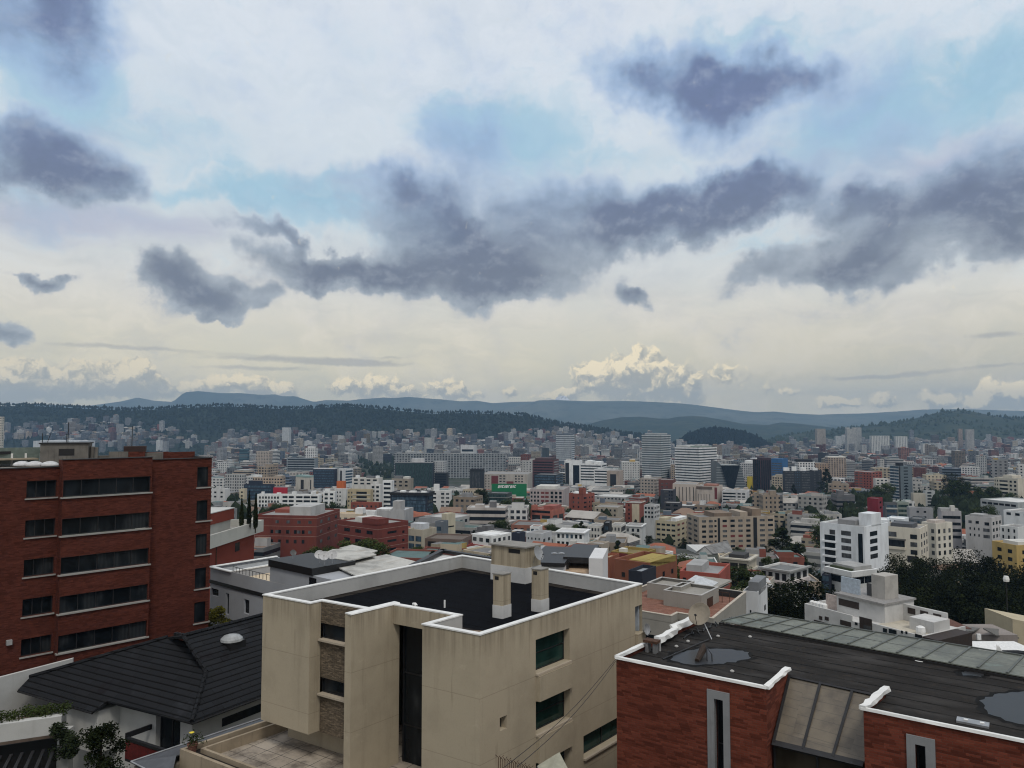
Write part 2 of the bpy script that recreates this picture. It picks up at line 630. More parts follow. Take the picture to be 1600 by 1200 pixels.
def newmat(name):
    m = bpy.data.materials.new(name)
    m.use_nodes = True
    t = m.node_tree
    t.nodes.clear()
    g = G(t)
    b = g.node('ShaderNodeBsdfPrincipled')
    o = g.node('ShaderNodeOutputMaterial')
    t.links.new(b.outputs[0], o.inputs[0])
    MATS[name] = m
    return m, g, b


def coords(g, what='Object'):
    return g.node('ShaderNodeTexCoord').outputs[what]


def uvs(g):
    return g.node('ShaderNodeUVMap', uv_map='UVMap').outputs[0]


def wpos(g):
    return g.node('ShaderNodeNewGeometry').outputs['Position']


def bump(g, b, h, strength=0.3, dist=0.02):
    nd = g.node('ShaderNodeBump')
    nd.inputs['Strength'].default_value = strength
    nd.inputs['Distance'].default_value = dist
    g.put(nd.inputs['Height'], h)
    g.put(b.inputs['Normal'], nd.outputs[0])


def plain(name, col, rough=0.6, metal=0.0, var=0.12, scale=3.0, spec=0.4):
    """paint, metal, cloth: one colour with slight cloudy variation"""
    if name in MATS:
        return MATS[name]
    m, g, b = newmat(name)
    n = g.noise(wpos(g), scale, 4, 0.6)
    c = (*col[:3], 1)
    dark = tuple(x * (1 - var * 2) for x in col[:3]) + (1,)
    g.put(b.inputs['Base Color'], g.mix(g.ss(n, 0.35, 0.7), dark, c))
    b.inputs['Roughness'].default_value = rough
    b.inputs['Metallic'].default_value = metal
    b.inputs['Specular IOR Level'].default_value = spec
    return m


def plaster(name, col, stain=0.5, groove=None, z_off=0.0, scale=1.0, streak=0.5, drip=None):
    """painted render: blotches, rain streaks, fine grain, optional joint lines every `groove` metres of height"""
    if name in MATS:
        return MATS[name]
    m, g, b = newmat(name)
    p = wpos(g)
    x, y, z = g.sep(p)
    big = g.noise(p, 0.5 * scale, 5, 0.6)
    st = g.noise(g.v('MULTIPLY', p, (2.2 * scale, 2.2 * scale, 0.16 * scale)), 1.0, 5, 0.65)
    fine = g.noise(p, 14 * scale, 3, 0.6)
    c0 = tuple(col[:3]) + (1,)
    c1 = tuple(v * 0.70 for v in col[:3]) + (1,)
    c2 = tuple(v * f for v, f in zip(col[:3], (0.50, 0.48, 0.46))) + (1,)
    c = g.mix(g.mul(g.ss(big, 0.40, 0.72), stain), c0, c1)
    c = g.mix(g.mul(g.ss(st, 0.52, 0.80), streak * stain), c, c2)
    c = g.mix(g.mul(g.sub(fine, 0.5), 0.25), c, (0, 0, 0, 1))
    h = g.add(g.mul(fine, 0.4), g.mul(big, 0.6))
    if drip is not None:                    # rain marks running down from the wall top
        d1 = g.noise(g.v('MULTIPLY', p, (3.4, 3.4, 0.10)), 1.0, 5, 0.7)
        d2 = g.noise(g.v('MULTIPLY', p, (0.9, 0.9, 0.35)), 1.0, 4, 0.6)
        run = g.add(0.25, g.mul(d2, 2.6))
        m_ = g.mul(g.ss(g.sub(drip, z), run, 0.0), g.ss(d1, 0.40, 0.66))
        c = g.mix(g.mul(m_, 0.75), c, c2)
        d3 = g.noise(g.v('MULTIPLY', p, (1.1, 1.1, 1.6)), 1.0, 5, 0.7)
        c = g.mix(g.ss(d3, 0.60, 0.70, 0, 0.30), c, tuple(min(1, v * 1.25) for v in col[:3]) + (1,))
        d4 = g.noise(g.v('MULTIPLY', p, (5, 5, 0.25)), 1.0, 3, 0.6)
        c = g.mix(g.ss(d4, 0.66, 0.74, 0, 0.4), c, c2)
    if groove:
        fz = g.m('FRACT', g.div(g.sub(z, z_off), groove))
        wob = g.mul(g.sub(g.noise(p, 0.6, 2), 0.5), 0.004)
        line = g.m('LESS_THAN', g.m('ABSOLUTE', g.add(g.sub(fz, 0.5), wob)), 0.0055)
        c = g.mix(g.mul(line, 0.45), c, c2)
        h = g.sub(h, line)
    g.put(b.inputs['Base Color'], c)
    b.inputs['Roughness'].default_value = 0.9
    b.inputs['Specular IOR Level'].default_value = 0.2
    bump(g, b, h, 0.25, 0.01)
    return m


def brick(name, a, c2, mortar, bw=0.26, bh=0.075, dark=0.5):
    """brickwork in UV metres; each brick its own tone, long darker patches of other firings"""
    if name in MATS:
        return MATS[name]
    m, g, b = newmat(name)
    uv = uvs(g)
    nd = g.node('ShaderNodeTexBrick')
    g.put(nd.inputs['Vector'], uv)
    nd.inputs['Scale'].default_value = 1.0
    nd.inputs['Brick Width'].default_value = bw
    nd.inputs['Row Height'].default_value = bh
    nd.inputs['Mortar Size'].default_value = 0.008
    nd.inputs['Mortar Smooth'].default_value = 0.3
    nd.inputs['Bias'].default_value = -0.1
    g.put(nd.inputs['Color1'], (*a, 1))
    g.put(nd.inputs['Color2'], (*c2, 1))
    g.put(nd.inputs['Mortar'], (*mortar, 1))
    u, v, _ = g.sep(uv)
    row = g.m('FLOOR', g.div(v, bh))
    cell = g.xyz(g.m('FLOOR', g.add(g.div(u, bw * 1.35), g.mul(g.m('FRACT', g.mul(row, 0.37)), 3.0))), row, 0)
    wn = g.node('ShaderNodeTexWhiteNoise', noise_dimensions='2D')
    g.put(wn.inputs['Vector'], cell)
    patch = g.noise(g.v('MULTIPLY', uv, (0.5, 1.6, 1)), 1.0, 4, 0.6)
    big = g.noise(uv, 0.22, 3, 0.5)
    k = g.add(g.mul(wn.outputs['Value'], 0.55), g.mul(patch, 0.75))
    c = g.mix(g.mul(g.ss(k, 0.55, 0.95), dark), nd.outputs[0], tuple(x * 0.42 for x in a) + (1,))
    c = g.mix(g.mul(g.ss(k, 0.40, 0.18), 0.55), c, tuple(min(1, x * f) for x, f in zip(c2, (1.55, 1.75, 1.7))) + (1,))
    c = g.mix(g.mul(g.ss(big, 0.45, 0.75), 0.3), c, tuple(x * 0.55 for x in a) + (1,))
    g.put(b.inputs['Base Color'], c)
    b.inputs['Roughness'].default_value = 0.9
    b.inputs['Specular IOR Level'].default_value = 0.2
    bump(g, b, g.sub(g.mul(patch, 0.2), nd.outputs[1]), 0.5, 0.01)
    return m


def membrane(name, col, width=1.0, along=0.0, worn=0.5):
    """bitumen roll roofing: lapped strips, dusty and bald patches"""
    if name in MATS:
        return MATS[name]
    m, g, b = newmat(name)
    p = wpos(g)
    d = plan(along)
    nrm = Vector((-d.y, d.x, 0))
    wob = g.mul(g.sub(g.noise(p, 0.7, 3), 0.5), 0.22)
    v = g.add(g.v('DOT_PRODUCT', p, tuple(nrm)), wob)
    u = g.v('DOT_PRODUCT', p, tuple(d))
    fr = g.m('FRACT', g.div(v, width))
    lap = g.ss(fr, 0.03, 0.16, 1, 0)
    lap = g.mul(lap, g.ss(g.noise(g.xyz(g.mul(u, .5), g.m('FLOOR', g.div(v, width)), 0), 1.0, 3), .32, .5))
    sid = g.node('ShaderNodeTexWhiteNoise', noise_dimensions='1D')
    g.put(sid.inputs['W'], g.m('FLOOR', g.div(v, width)))
    dust = g.noise(g.xyz(g.mul(u, 0.35), g.mul(v, 0.9), 0), 1.0, 6, 0.65)
    spot = g.noise(p, 2.2, 5, 0.7)
    grain = g.noise(p, 40, 2)
    c0 = (*col, 1)
    c = g.mix(g.mul(g.ss(dust, 0.42, 0.75), worn), c0, tuple(x * 2.3 + 0.008 for x in col) + (1,))
    c = g.mix(g.mul(g.ss(spot, 0.56, 0.72), worn * 0.7), c, tuple(x * f for x, f in zip(col, (2.4, 2.0, 1.6))) + (1,))
    c = g.mix(g.mul(sid.outputs['Value'], 0.28), c, tuple(x * 0.55 for x in col) + (1,))
    c = g.mix(g.mul(lap, 0.9), c, tuple(x * 0.12 for x in col) + (1,))
    c = g.mix(g.mul(g.sub(grain, 0.5), 0.5), c, (0.1, 0.1, 0.1, 1))
    g.put(b.inputs['Base Color'], c)
    g.put(b.inputs['Roughness'], g.add(0.7, g.mul(dust, 0.3)))
    b.inputs['Specular IOR Level'].default_value = 0.03
    bump(g, b, g.add(g.mul(spot, 0.4), lap), 0.5, 0.02)
    return m


def rooftile(name, col, row=0.34, tile=1.1):
    """pressed shingle sheets: dark shadow lines along each course, odd replaced sheets"""
    if name in MATS:
        return MATS[name]
    m, g, b = newmat(name)
    uv = uvs(g)
    u, v, _ = g.sep(uv)
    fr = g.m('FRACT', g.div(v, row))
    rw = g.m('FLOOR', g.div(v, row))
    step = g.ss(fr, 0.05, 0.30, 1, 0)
    su = g.add(u, g.mul(rw, 0.41))
    fu = g.m('FRACT', g.div(su, tile))
    jt = g.mul(g.m('LESS_THAN', fu, 0.02), 0.6)
    wn = g.node('ShaderNodeTexWhiteNoise', noise_dimensions='2D')
    g.put(wn.inputs['Vector'], g.xyz(g.m('FLOOR', g.div(su, tile)), rw, 0))
    big = g.noise(uv, 0.35, 4, 0.6)
    c = g.mix(g.mul(wn.outputs['Value'], 0.35), (*col, 1), tuple(x * 1.8 for x in col) + (1,))
    c = g.mix(g.ss(big, 0.62, 0.70, 0, 0.55), c, tuple(x * f for x, f in zip(col, (2.3, 2.3, 2.3))) + (1,))
    c = g.mix(g.ss(big, 0.40, 0.34, 0, 0.55), c, tuple(x * f for x, f in zip(col, (0.75, 0.55, 0.6))) + (1,))
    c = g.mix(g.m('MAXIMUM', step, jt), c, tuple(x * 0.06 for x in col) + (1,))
    g.put(b.inputs['Base Color'], c)
    b.inputs['Roughness'].default_value = 0.85
    b.inputs['Specular IOR Level'].default_value = 0.12
    bump(g, b, g.add(g.mul(fr, -1.0), g.mul(g.noise(uv, 18, 3), 0.3)), 0.6, 0.04)
    return m


def glass(name, col=(0.006, 0.008, 0.010), rough=0.06, blinds=0.0):
    """window glass over a dark room; optional pale curtains showing behind"""
    if name in MATS:
        return MATS[name]
    m, g, b = newmat(name)
    p = wpos(g)
    n = g.noise(g.v('MULTIPLY', p, (1, 1, 0.35)), 0.9, 3, 0.5)
    c = g.mix(g.ss(n, 0.35, 0.7), (*col, 1), tuple(x * 2.2 + 0.004 for x in col) + (1,))
    if blinds:
        fold = g.m('SINE', g.mul(g.add(g.sep(p)[0], g.sep(p)[1]), 16))
        c = g.mix(g.mul(g.ss(n, 0.5, 0.6), blinds), c, g.mix(g.ss(fold, -1, 1), (0.028, 0.029, 0.03, 1), (0.055, 0.056, 0.056, 1)))
    g.put(b.inputs['Base Color'], c)
    b.inputs['Roughness'].default_value = rough
    b.inputs['Specular IOR Level'].default_value = 0.22
    return m


def concrete(name, col, worn=0.7):
    return plaster(name, col, stain=worn, streak=0.9, scale=1.6)


def corrugated(name, col, pitch=0.18, along=54.0, rust=0.2):
    if name in MATS:
        return MATS[name]
    m, g, b = newmat(name)
    p = wpos(g)
    d = plan(along + 90)
    u = g.v('DOT_PRODUCT', p, tuple(d))
    wv = g.m('SINE', g.mul(u, 2 * math.pi / pitch))
    n = g.noise(p, 0.45, 6, 0.65)
    s = g.noise(g.xyz(g.mul(u, 1.4), g.mul(g.v('DOT_PRODUCT', p, tuple(plan(along))), 0.25), 0), 1, 4, .6)
    c = g.mix(g.ss(n, 0.40, 0.66), (*col, 1), tuple(x * 0.55 for x in col) + (1,))
    c = g.mix(g.mul(g.ss(s, 0.55, 0.75), rust + 0.3), c, tuple(x * f for x, f in zip(col, (0.55, 0.46, 0.38))) + (1,))
    c = g.mix(g.mul(g.ss(wv, -0.2, -1), 0.3), c, tuple(x * 0.5 for x in col) + (1,))
    g.put(b.inputs['Base Color'], c)
    b.inputs['Roughness'].default_value = 0.7
    bump(g, b, wv, 0.5, 0.03)
    return m


def leafmat(name, col, dry=0.15):
    if name in MATS:
        return MATS[name]
    m, g, b = newmat(name)
    p = wpos(g)
    n = g.noise(p, 0.55, 4, 0.6)
    n2 = g.noise(p, 4.0, 2, 0.6)
    oi = g.node('ShaderNodeObjectInfo').outputs['Random']
    c = g.mix(g.ss(n, 0.32, 0.68), tuple(x * 0.45 for x in col) + (1,), (*col, 1))
    c = g.mix(g.mul(g.ss(n2, 0.55, 0.75), 0.5), c, tuple(x * f for x, f in zip(col, (1.8, 1.5, 1.1))) + (1,))
    c = g.mix(g.mul(oi, 0.75), c, tuple(x * f for x, f in zip(col, (2.1, 1.9, 1.3))) + (1,))
    big = g.noise(p, 0.16, 3, 0.5)
    c = g.mix(g.ss(big, 0.58, 0.40, 0, 0.6), c, tuple(x * 0.35 for x in col) + (1,))
    g.put(b.inputs['Base Color'], c)
    b.inputs['Roughness'].default_value = 0.9
    b.inputs['Specular IOR Level'].default_value = 0.04
    return m


def facade(name):
    """city walls: face colour from the mesh, rows of windows in UV metres (v counted down from the roof), grime"""
    if name in MATS:
        return MATS[name]
    m, g, b = newmat(name)
    fc = g.node('ShaderNodeAttribute', attribute_name='facecol').outputs['Color']
    wv = g.node('ShaderNodeAttribute', attribute_name='win').outputs['Vector']
    bay, fw, fh = g.sep(wv)
    u, v, _ = g.sep(uvs(g))
    on = g.m('GREATER_THAN', bay, 0.01)
    cu = g.div(u, g.m('MAXIMUM', bay, 0.1))
    cv = g.div(v, 3.0)
    fu = g.m('ABSOLUTE', g.sub(g.m('FRACT', cu), 0.5))
    fv = g.m('ABSOLUTE', g.sub(g.m('FRACT', cv), 0.5))
    mask = g.mul(g.mul(g.m('LESS_THAN', fu, g.mul(fw, 0.5)), g.m('LESS_THAN', fv, g.mul(fh, 0.5))), on)
    wn = g.node('ShaderNodeTexWhiteNoise', noise_dimensions='3D')
    oi = g.node('ShaderNodeObjectInfo').outputs['Random']
    g.put(wn.inputs['Vector'], g.xyz(g.m('FLOOR', cu), g.m('FLOOR', cv), g.mul(oi, 50)))
    p = wpos(g)
    n = g.noise(g.v('MULTIPLY', p, (1, 1, 0.3)), 0.25, 5, 0.65)
    wall = g.mix(g.mul(g.ss(n, 0.42, 0.72), 0.45), fc, g.mix(1.0, fc, (0.45, 0.44, 0.43, 1), 'MULTIPLY'))
    wc = g.mix(g.ss(wn.outputs['Value'], 0.55, 1.0), (0.012, 0.016, 0.022, 1), (0.13, 0.135, 0.14, 1))
    g.put(b.inputs['Base Color'], g.mix(mask, wall, wc))
    g.put(b.inputs['Roughness'], g.add(0.85, g.mul(mask, -0.7)))
    b.inputs['Specular IOR Level'].default_value = 0.3
    return m


M_FAC = facade('city facade')
M_WHITE = plain('white paint', (0.78, 0.78, 0.76), 0.7, var=0.08)
M_PARAPET = plaster('white waterproof paint', (0.74, 0.74, 0.72), 0.35)
M_GLASS = glass('dark window glass')
M_GLASSB = glass('dark glass with curtains', blinds=0.3)
M_FRAME = plain('dark aluminium', (0.02, 0.02, 0.022), 0.45)
M_METAL = plain('galvanised metal', (0.42, 0.43, 0.44), 0.45, 0.6)
M_BLACK = plain('black steel', (0.012, 0.012, 0.013), 0.5)
M_RUST = plain('rusty iron', (0.10, 0.045, 0.022), 0.85, var=0.3, scale=9)
M_CONC = concrete('weathered concrete', (0.26, 0.25, 0.23))

# ---------------------------------------------------------------- land: hillside, plain, ridges, far mountains
PROFILE = [(-400, 10), (-40, -4), (0, -14), (20, -22), (40, -26), (60, -28), (80, -30), (110, -34), (150, -38), (200, -42), (270, -47), (430, -57), (560, -65), (650, -71),
           (800, -79), (1000, -90), (1400, -99), (2300, -105), (20000, -105)]


def sstep(x, a, b):
    t = min(1, max(0, (x - a) / (b - a)))
    return t * t * (3 - 2 * t)


def base_z(x, y):
    k = x / max(y, 1)
    dip = 15 * sstep(k, .33, .44) * sstep(y, 100, 135) * (1 - sstep(y, 290, 380)) + 15 * sstep(k, .12, .24) * sstep(y, 300, 360) * (1 - sstep(y, 430, 540))
    return interp(PROFILE, y) - dip


class Ridge:
    """crest traced from the skyline and set at its own distance; the near flank falls to the plain over `w` metres"""
    def __init__(self, pts, dist, w, lift=0.0, power=1.25):
        self.cr = []
        for px, py in pts:
            p = Py(px, py, dist)
            self.cr.append((p.x / dist, p.z - lift))
        self.d, self.w, self.pw = dist, w, power

    def z(self, x, y):
        k = x / max(y, 1)
        c = interp(self.cr, k)
        lo, hi = self.cr[0][0], self.cr[-1][0]
        fade = min(1, max(0, (k - lo) / 0.03 + 0.0), max(0, (hi - k) / 0.03)) if True else 1
        t = (y - (self.d - self.w)) / self.w
        if t > 1:
            t = max(0.0, 1 - (t - 1) * 0.9)
        t = min(max(t, 0.0), 1.0)
        s = t ** self.pw
        foot = -105
        return foot + (c - foot) * s * (0.35 + 0.65 * fade)


LEFT = Ridge([(-220, 634), (-150, 632), (0, 631), (40, 630), (100, 633), (140, 635), (180, 637), (200, 638), (230, 637), (300, 633), (350, 631), (400, 633), (450, 636), (480, 635), (520, 632),
              (545, 631), (600, 636), (650, 641), (680, 644), (720, 642), (780, 644), (820, 646), (850, 654), (880, 660), (910, 664), (950, 671), (1000, 677), (1060, 690)], 3300, 620, 2, 1.5)
RIGHT = Ridge([(1170, 694), (1230, 679), (1260, 675), (1300, 671), (1330, 667), (1360, 664), (1400, 659), (1430, 653), (1460, 645), (1480, 642), (1500, 640), (1520, 642), (1545, 647), (1565, 651), (1600, 653),
               (1650, 655), (1750, 659), (1850, 664)], 3800, 1100, 2, 1.4)
KNOLL = Ridge([(1040, 694), (1075, 680), (1095, 673), (1120, 670), (1140, 672), (1165, 678), (1190, 686), (1215, 695)], 3000, 330, 2, 1.2)


def ground_z(x, y):
    z = base_z(x, y)
    if y > 1800:
        z = max(z, LEFT.z(x, y), RIGHT.z(x, y), KNOLL.z(x, y))
    return z


def grid_mesh(name, xs_of, ys, zf, mat, kind='structure', loc=(0, 0, 0)):
    vs, fs = [], []
    n = len(xs_of(ys[0]))
    for y in ys:
        for x in xs_of(y):
            vs.append((x, y, zf(x, y)))
    for j in range(len(ys) - 1):
        for i in range(n - 1):
            a = j * n + i
            fs.append((a, a + 1, a + n + 1, a + n))
    me = bpy.data.meshes.new(name)
    me.from_pydata(vs, [], fs)
    me.materials.append(mat)
    me.shade_smooth()
    o = bpy.data.objects.new(name, me)
    COL.objects.link(o)
    if kind:
        o['kind'] = kind
    return o


def landmat(name, a, b_, c_, s1=0.004, s2=0.03):
    m, g, b = newmat(name)
    p = wpos(g)
    n = g.noise(p, s1, 6, 0.62)
    n2 = g.noise(p, s2, 5, 0.65)
    c = g.mix(g.ss(n, 0.40, 0.62), (*a, 1), (*b_, 1))
    c = g.mix(g.ss(n2, 0.50, 0.68), c, (*c_, 1))
    g.put(b.inputs['Base Color'], c)
    b.inputs['Roughness'].default_value = 0.95
    b.inputs['Specular IOR Level'].default_value = 0.1
    return m


M_GROUND = landmat('earth and undergrowth', (0.035, 0.045, 0.025), (0.07, 0.07, 0.065), (0.022, 0.032, 0.016), 0.02, 0.09)
M_FORESTFLOOR = landmat('forest floor', (0.012, 0.018, 0.012), (0.018, 0.026, 0.016), (0.008, 0.012, 0.008))
M_HILL = landmat('scrub hillside', (0.022, 0.034, 0.020), (0.040, 0.048, 0.026), (0.012, 0.019, 0.012), 0.006, 0.02)
M_PARAMO = landmat('high grassland', (0.085, 0.10, 0.085), (0.12, 0.13, 0.11), (0.06, 0.075, 0.065), 0.0012, 0.006)

ys = [-60, -30, -10, 0, 8, 14, 20, 26, 32, 40, 48, 56, 64, 72, 80, 95, 110, 130, 150, 170, 190, 220, 250, 285, 320, 375, 430, 515, 600, 700, 800, 900, 1000, 1200, 1400, 1700, 2000, 2300, 2600, 4200, 9800]
grid_mesh('ground', lambda y: [(-1 + 2 * i / 60) * (160 + abs(y) * 1.05) for i in range(61)], ys, lambda x, y: base_z(x, y) - (0.6 if y > 2000 else 0), M_GROUND)


def ridge_mesh(name, rd, mat, y0, y1, ny=26, nx=110, back=0.5, amp=2.0):
    ka, kb = rd.cr[0][0], rd.cr[-1][0]

    def zf(x, y):
        return rd.z(x, y) + amp * (mnoise.noise(Vector((x * .006, y * .006, 3))) + .5 * mnoise.noise(Vector((x * .02, y * .02, 7))))
    yy = [y0 + (y1 - y0) * i / ny for i in range(ny + 1)]
    return grid_mesh(name, lambda y: [y * (ka + (kb - ka) * i / nx) for i in range(nx + 1)], yy, zf, mat)


ridge_mesh('forested_hill', LEFT, M_FORESTFLOOR, 2670, 3800)
ridge_mesh('scrub_hill', RIGHT, M_HILL, 2680, 4500, 34)
ridge_mesh('wooded_hill', KNOLL, M_FORESTFLOOR, 2660, 3300)


def far_range(name, pts, dist, w, mat, amp, seed):
    rd = Ridge(pts, dist, w, 0, 1.1)
    ka, kb = rd.cr[0][0], rd.cr[-1][0]

    def zf(x, y):
        t = min(1, max(0, (y - (dist - w)) / w))
        k = x / y
        val = mnoise.multi_fractal(Vector((k * 9 + seed, y * .00045, seed)), 1.0, 2.1, 5) - 1
        val2 = mnoise.noise(Vector((k * 38 + seed, y * .0006, 1)))
        return rd.z(x, y) + amp * (val + .6 * val2) * (1 - abs(2 * t - 1)) * (1.0 if y < dist else 0)
    yy = [dist - w + w * 1.35 * i / 30 for i in range(31)] + [dist]
    yy = sorted(set(yy))
    return grid_mesh(name, lambda y: [y * (ka + (kb - ka) * i / 240) for i in range(241)], yy, zf, mat)


far_range('mountain_ridge', [(640, 668), (700, 652), (780, 640), (830, 630), (840, 625.5), (870, 625), (920, 627), (980, 626.5), (1020, 628), (1060, 630), (1090, 633), (1120, 637), (1160, 642), (1180, 644), (1210, 643),
                             (1240, 646), (1280, 648), (1300, 647), (1350, 646), (1400, 643), (1440, 640), (1500, 639), (1560, 641), (1600, 642), (1700, 646), (1850, 652)], 8200, 1500, M_PARAMO, 60, 3.1)
far_range('far_mountains', [(-250, 640), (0, 636), (60, 631), (90, 633), (140, 634), (190, 627), (215, 621), (240, 626), (270, 628), (288, 613), (310, 611), (330, 613), (350, 614.5), (372, 614), (410, 617), (430, 616), (440, 619), (462, 619),
                            (470, 622), (490, 628), (510, 625), (545, 626), (560, 624), (600, 621), (615, 622), (640, 620), (660, 622), (690, 624), (720, 627), (745, 626), (770, 630), (800, 628), (850, 627), (950, 632), (1100, 650)], 9300, 1000, M_PARAMO, 50, 8.7)
M_SNOW = landmat('snow and rock', (.75, .75, .76), (.6, .6, .62), (.2, .2, .22), .004, .012)
far_range('snow_peak', [(836, 632), (852, 625), (864, 622.5), (872, 620), (880, 618.5), (890, 620.5), (903, 624), (920, 631)], 9750, 300, M_SNOW, 8, 1.7)
far_range('middle_hills', [(860, 684), (900, 668), (940, 657), (970, 652), (1000, 651), (1030, 654), (1045, 654), (1060, 651), (1085, 650), (1100, 651), (1130, 656), (1160, 662), (1200, 664), (1220, 660), (1250, 662), (1300, 668), (1360, 676)], 5600, 1100, M_HILL, 25, 5.5)


# trees of the wooded crests: one mass per hill, far too many to count
def tree_cone(mb, p, h, r, rnd, n=6):
    """small ragged conifer or eucalyptus seen from kilometres away"""
    a0 = rnd.uniform(0, 6)
    prev = None
    prof = [(0.0, .30), (.18, 1.0), (.5, .8), (.8, .45), (1.0, .04)]
    for f, w in prof:
        ring = []
        for k in range(n):
            j = rnd.uniform(.6, 1.3)
            ring.append(Vector((p[0] + math.cos(a0 + k * 6.283 / n) * r * w * j, p[1] + math.sin(a0 + k * 6.283 / n) * r * w * j, p[2] + h * (f + rnd.uniform(-.05, .05)))))
        if prev:
            for k in range(n):
                mb.face([prev[k], prev[(k + 1) % n], ring[(k + 1) % n], ring[k]])
        prev = ring


M_FOREST = leafmat('far forest foliage', (0.011, 0.016, 0.012))
M_LEAFD = leafmat('dark conifer foliage', (0.022, 0.032, 0.018))
M_LEAFG = leafmat('green foliage', (0.040, 0.058, 0.022))
M_LEAFB = leafmat('bluish eucalyptus foliage', (0.030, 0.042, 0.028))


def forest(name, label, rd, n, y0, y1, hmin, hmax, mat, kx=None, seed=1, dens=None):
    rnd = random.Random(seed)
    mb = MB()
    ka, kb = kx or (rd.cr[0][0], rd.cr[-1][0])
    for _ in range(n):
        k = rnd.uniform(ka, kb)
        y = y0 + (y1 - y0) * rnd.random() ** 0.7
        x = k * y
        if dens and not dens(x, y, rnd):
            continue
        h = rnd.uniform(hmin, hmax) * (1.35 if rnd.random() < .06 else 1)
        tree_cone(mb, (x, y, rd.z(x, y) - 1.5), h, h * rnd.uniform(.28, .55), rnd, 5)
    o = mb.build(name, mat)
    tag(o, label, 'forest')
    o['kind'] = 'stuff'
    return o


forest('forest', 'dark forest along the crest and flank of the long ridge', LEFT, 10000, 2930, 3310, 6, 13, M_FOREST, seed=4,
       dens=lambda x, y, r: (y > 3180) or r.random() < .75)
forest('forest', 'dark wood on the small round knoll behind the striped towers', KNOLL, 1500, 2780, 3010, 9, 18, M_FOREST, seed=5)
forest('forest', 'scattered trees over the green hill on the far side of the city', RIGHT, 2600, 2900, 3810, 7, 17, M_LEAFB, seed=6,
       dens=lambda x, y, r: y > 3740 or mnoise.noise(Vector((x * .006, y * .004, 2))) + r.uniform(-.3, .3) > .05)


# ---------------------------------------------------------------- near buildings
def inset(poly, d):
    """inner offset of a plan polygon (corners listed counter-clockwise)"""
    n = len(poly)
    out = []
    for i in range(n):
        p0, p1, p2 = [Vector((*poly[(i + k) % n][:2], 0)) for k in (-1, 0, 1)]
        e1, e2 = (p1 - p0).normalized(), (p2 - p1).normalized()
        n1, n2 = Vector((-e1.y, e1.x, 0)), Vector((-e2.y, e2.x, 0))
        b = n1 + n2
        b = b / max(b.dot(n1), 0.2)
        out.append(p1 + b * d)
    return out


def ring(mb, poly, d, z0, z1, out=0.0):
    """a parapet or coping of thickness d following the plan polygon"""
    a = inset(poly, -out) if out else [Vector((*p[:2], 0)) for p in poly]
    b = inset(poly, d)
    n = len(a)
    for i in range(n):
        j = (i + 1) % n
        for k0, k1, fl in ((a, a, 0), (b, b, 1)):
            q = [k0[i] + UP * z0, k0[j] + UP * z0, k0[j] + UP * z1, k0[i] + UP * z1]
            mb.face(q[::-1] if fl else q)
        mb.face([a[i] + UP * z1, a[j] + UP * z1, b[j] + UP * z1, b[i] + UP * z1])
        mb.face([b[i] + UP * z0, b[j] + UP * z0, a[j] + UP * z0, a[i] + UP * z0])


def strip_cap(mb, pts, w, h, rnd=None, wob=0.0, seg=0.6):
    """a hand-laid coping along a polyline, slightly uneven when wob is set"""
    for a, b in zip(pts, pts[1:]):
        a, b = Vector(a), Vector(b)
        t = (b - a).normalized()
        s = Vector((t.y, -t.x, 0)).normalized()
        n = max(1, int((b - a).length / seg)) if wob else 1
        rows = []
        for i in range(n + 1):
            c = a.lerp(b, i / n)
            k = wob if rnd else 0
            r = (lambda m: rnd.uniform(-m, m)) if rnd else (lambda m: 0)
            rows.append([c - s * (w / 2 + r(k)), c - s * (w / 2 + r(k) - .02) + UP * (h + r(k * .6)), c + s * (w / 2 + r(k) - .02) + UP * (h + r(k * .6)), c + s * (w / 2 + r(k))])
        for p, q in zip(rows, rows[1:]):
            for k in range(4):
                m = (k + 1) % 4
                mb.face([p[k], q[k], q[m], p[m]])
        mb.face(rows[0])
        mb.face(rows[-1][::-1])


ZT = -8.6
M_TAN = plaster('tan render', (0.40, 0.342, 0.250), 0.5, groove=2.62, z_off=-12.45, streak=0.9, drip=ZT)
M_TANIN = plaster('grey parapet lining', (0.40, 0.40, 0.39), 0.6)
M_ROOFBLACK = membrane('black bitumen roof', (0.0030, 0.0036, 0.0055), 1.0, -36, 0.30)
M_SILL = plaster('pale stone sill', (0.42, 0.36, 0.28), 0.3)


def stone_mat():
    m, g, b = newmat('split stone facing')
    uv = uvs(g)
    br = g.node('ShaderNodeTexBrick')
    g.put(br.inputs['Vector'], uv)
    for k, v in (('Scale', 1.0), ('Brick Width', 0.30), ('Row Height', 0.055), ('Mortar Size', 0.006), ('Bias', -.2)):
        br.inputs[k].default_value = v
    br.inputs['Color1'].default_value = (0.125, 0.095, 0.062, 1)
    br.inputs['Color2'].default_value = (0.26, 0.20, 0.135, 1)
    br.inputs['Mortar'].default_value = (0.06, 0.045, 0.03, 1)
    n = g.noise(g.v('MULTIPLY', uv, (4, 14, 1)), 1, 4, 0.6)
    g.put(b.inputs['Base Color'], g.mix(g.ss(n, .4, .7), br.outputs[0], g.mix(1.0, br.outputs[0], (.5, .5, .5, 1), 'MULTIPLY')))
    b.inputs['Roughness'].default_value = 0.95
    bump(g, b, g.add(n, g.mul(br.outputs[1], -1.0)), 0.8, 0.03)
    return m


M_STONE = stone_mat()


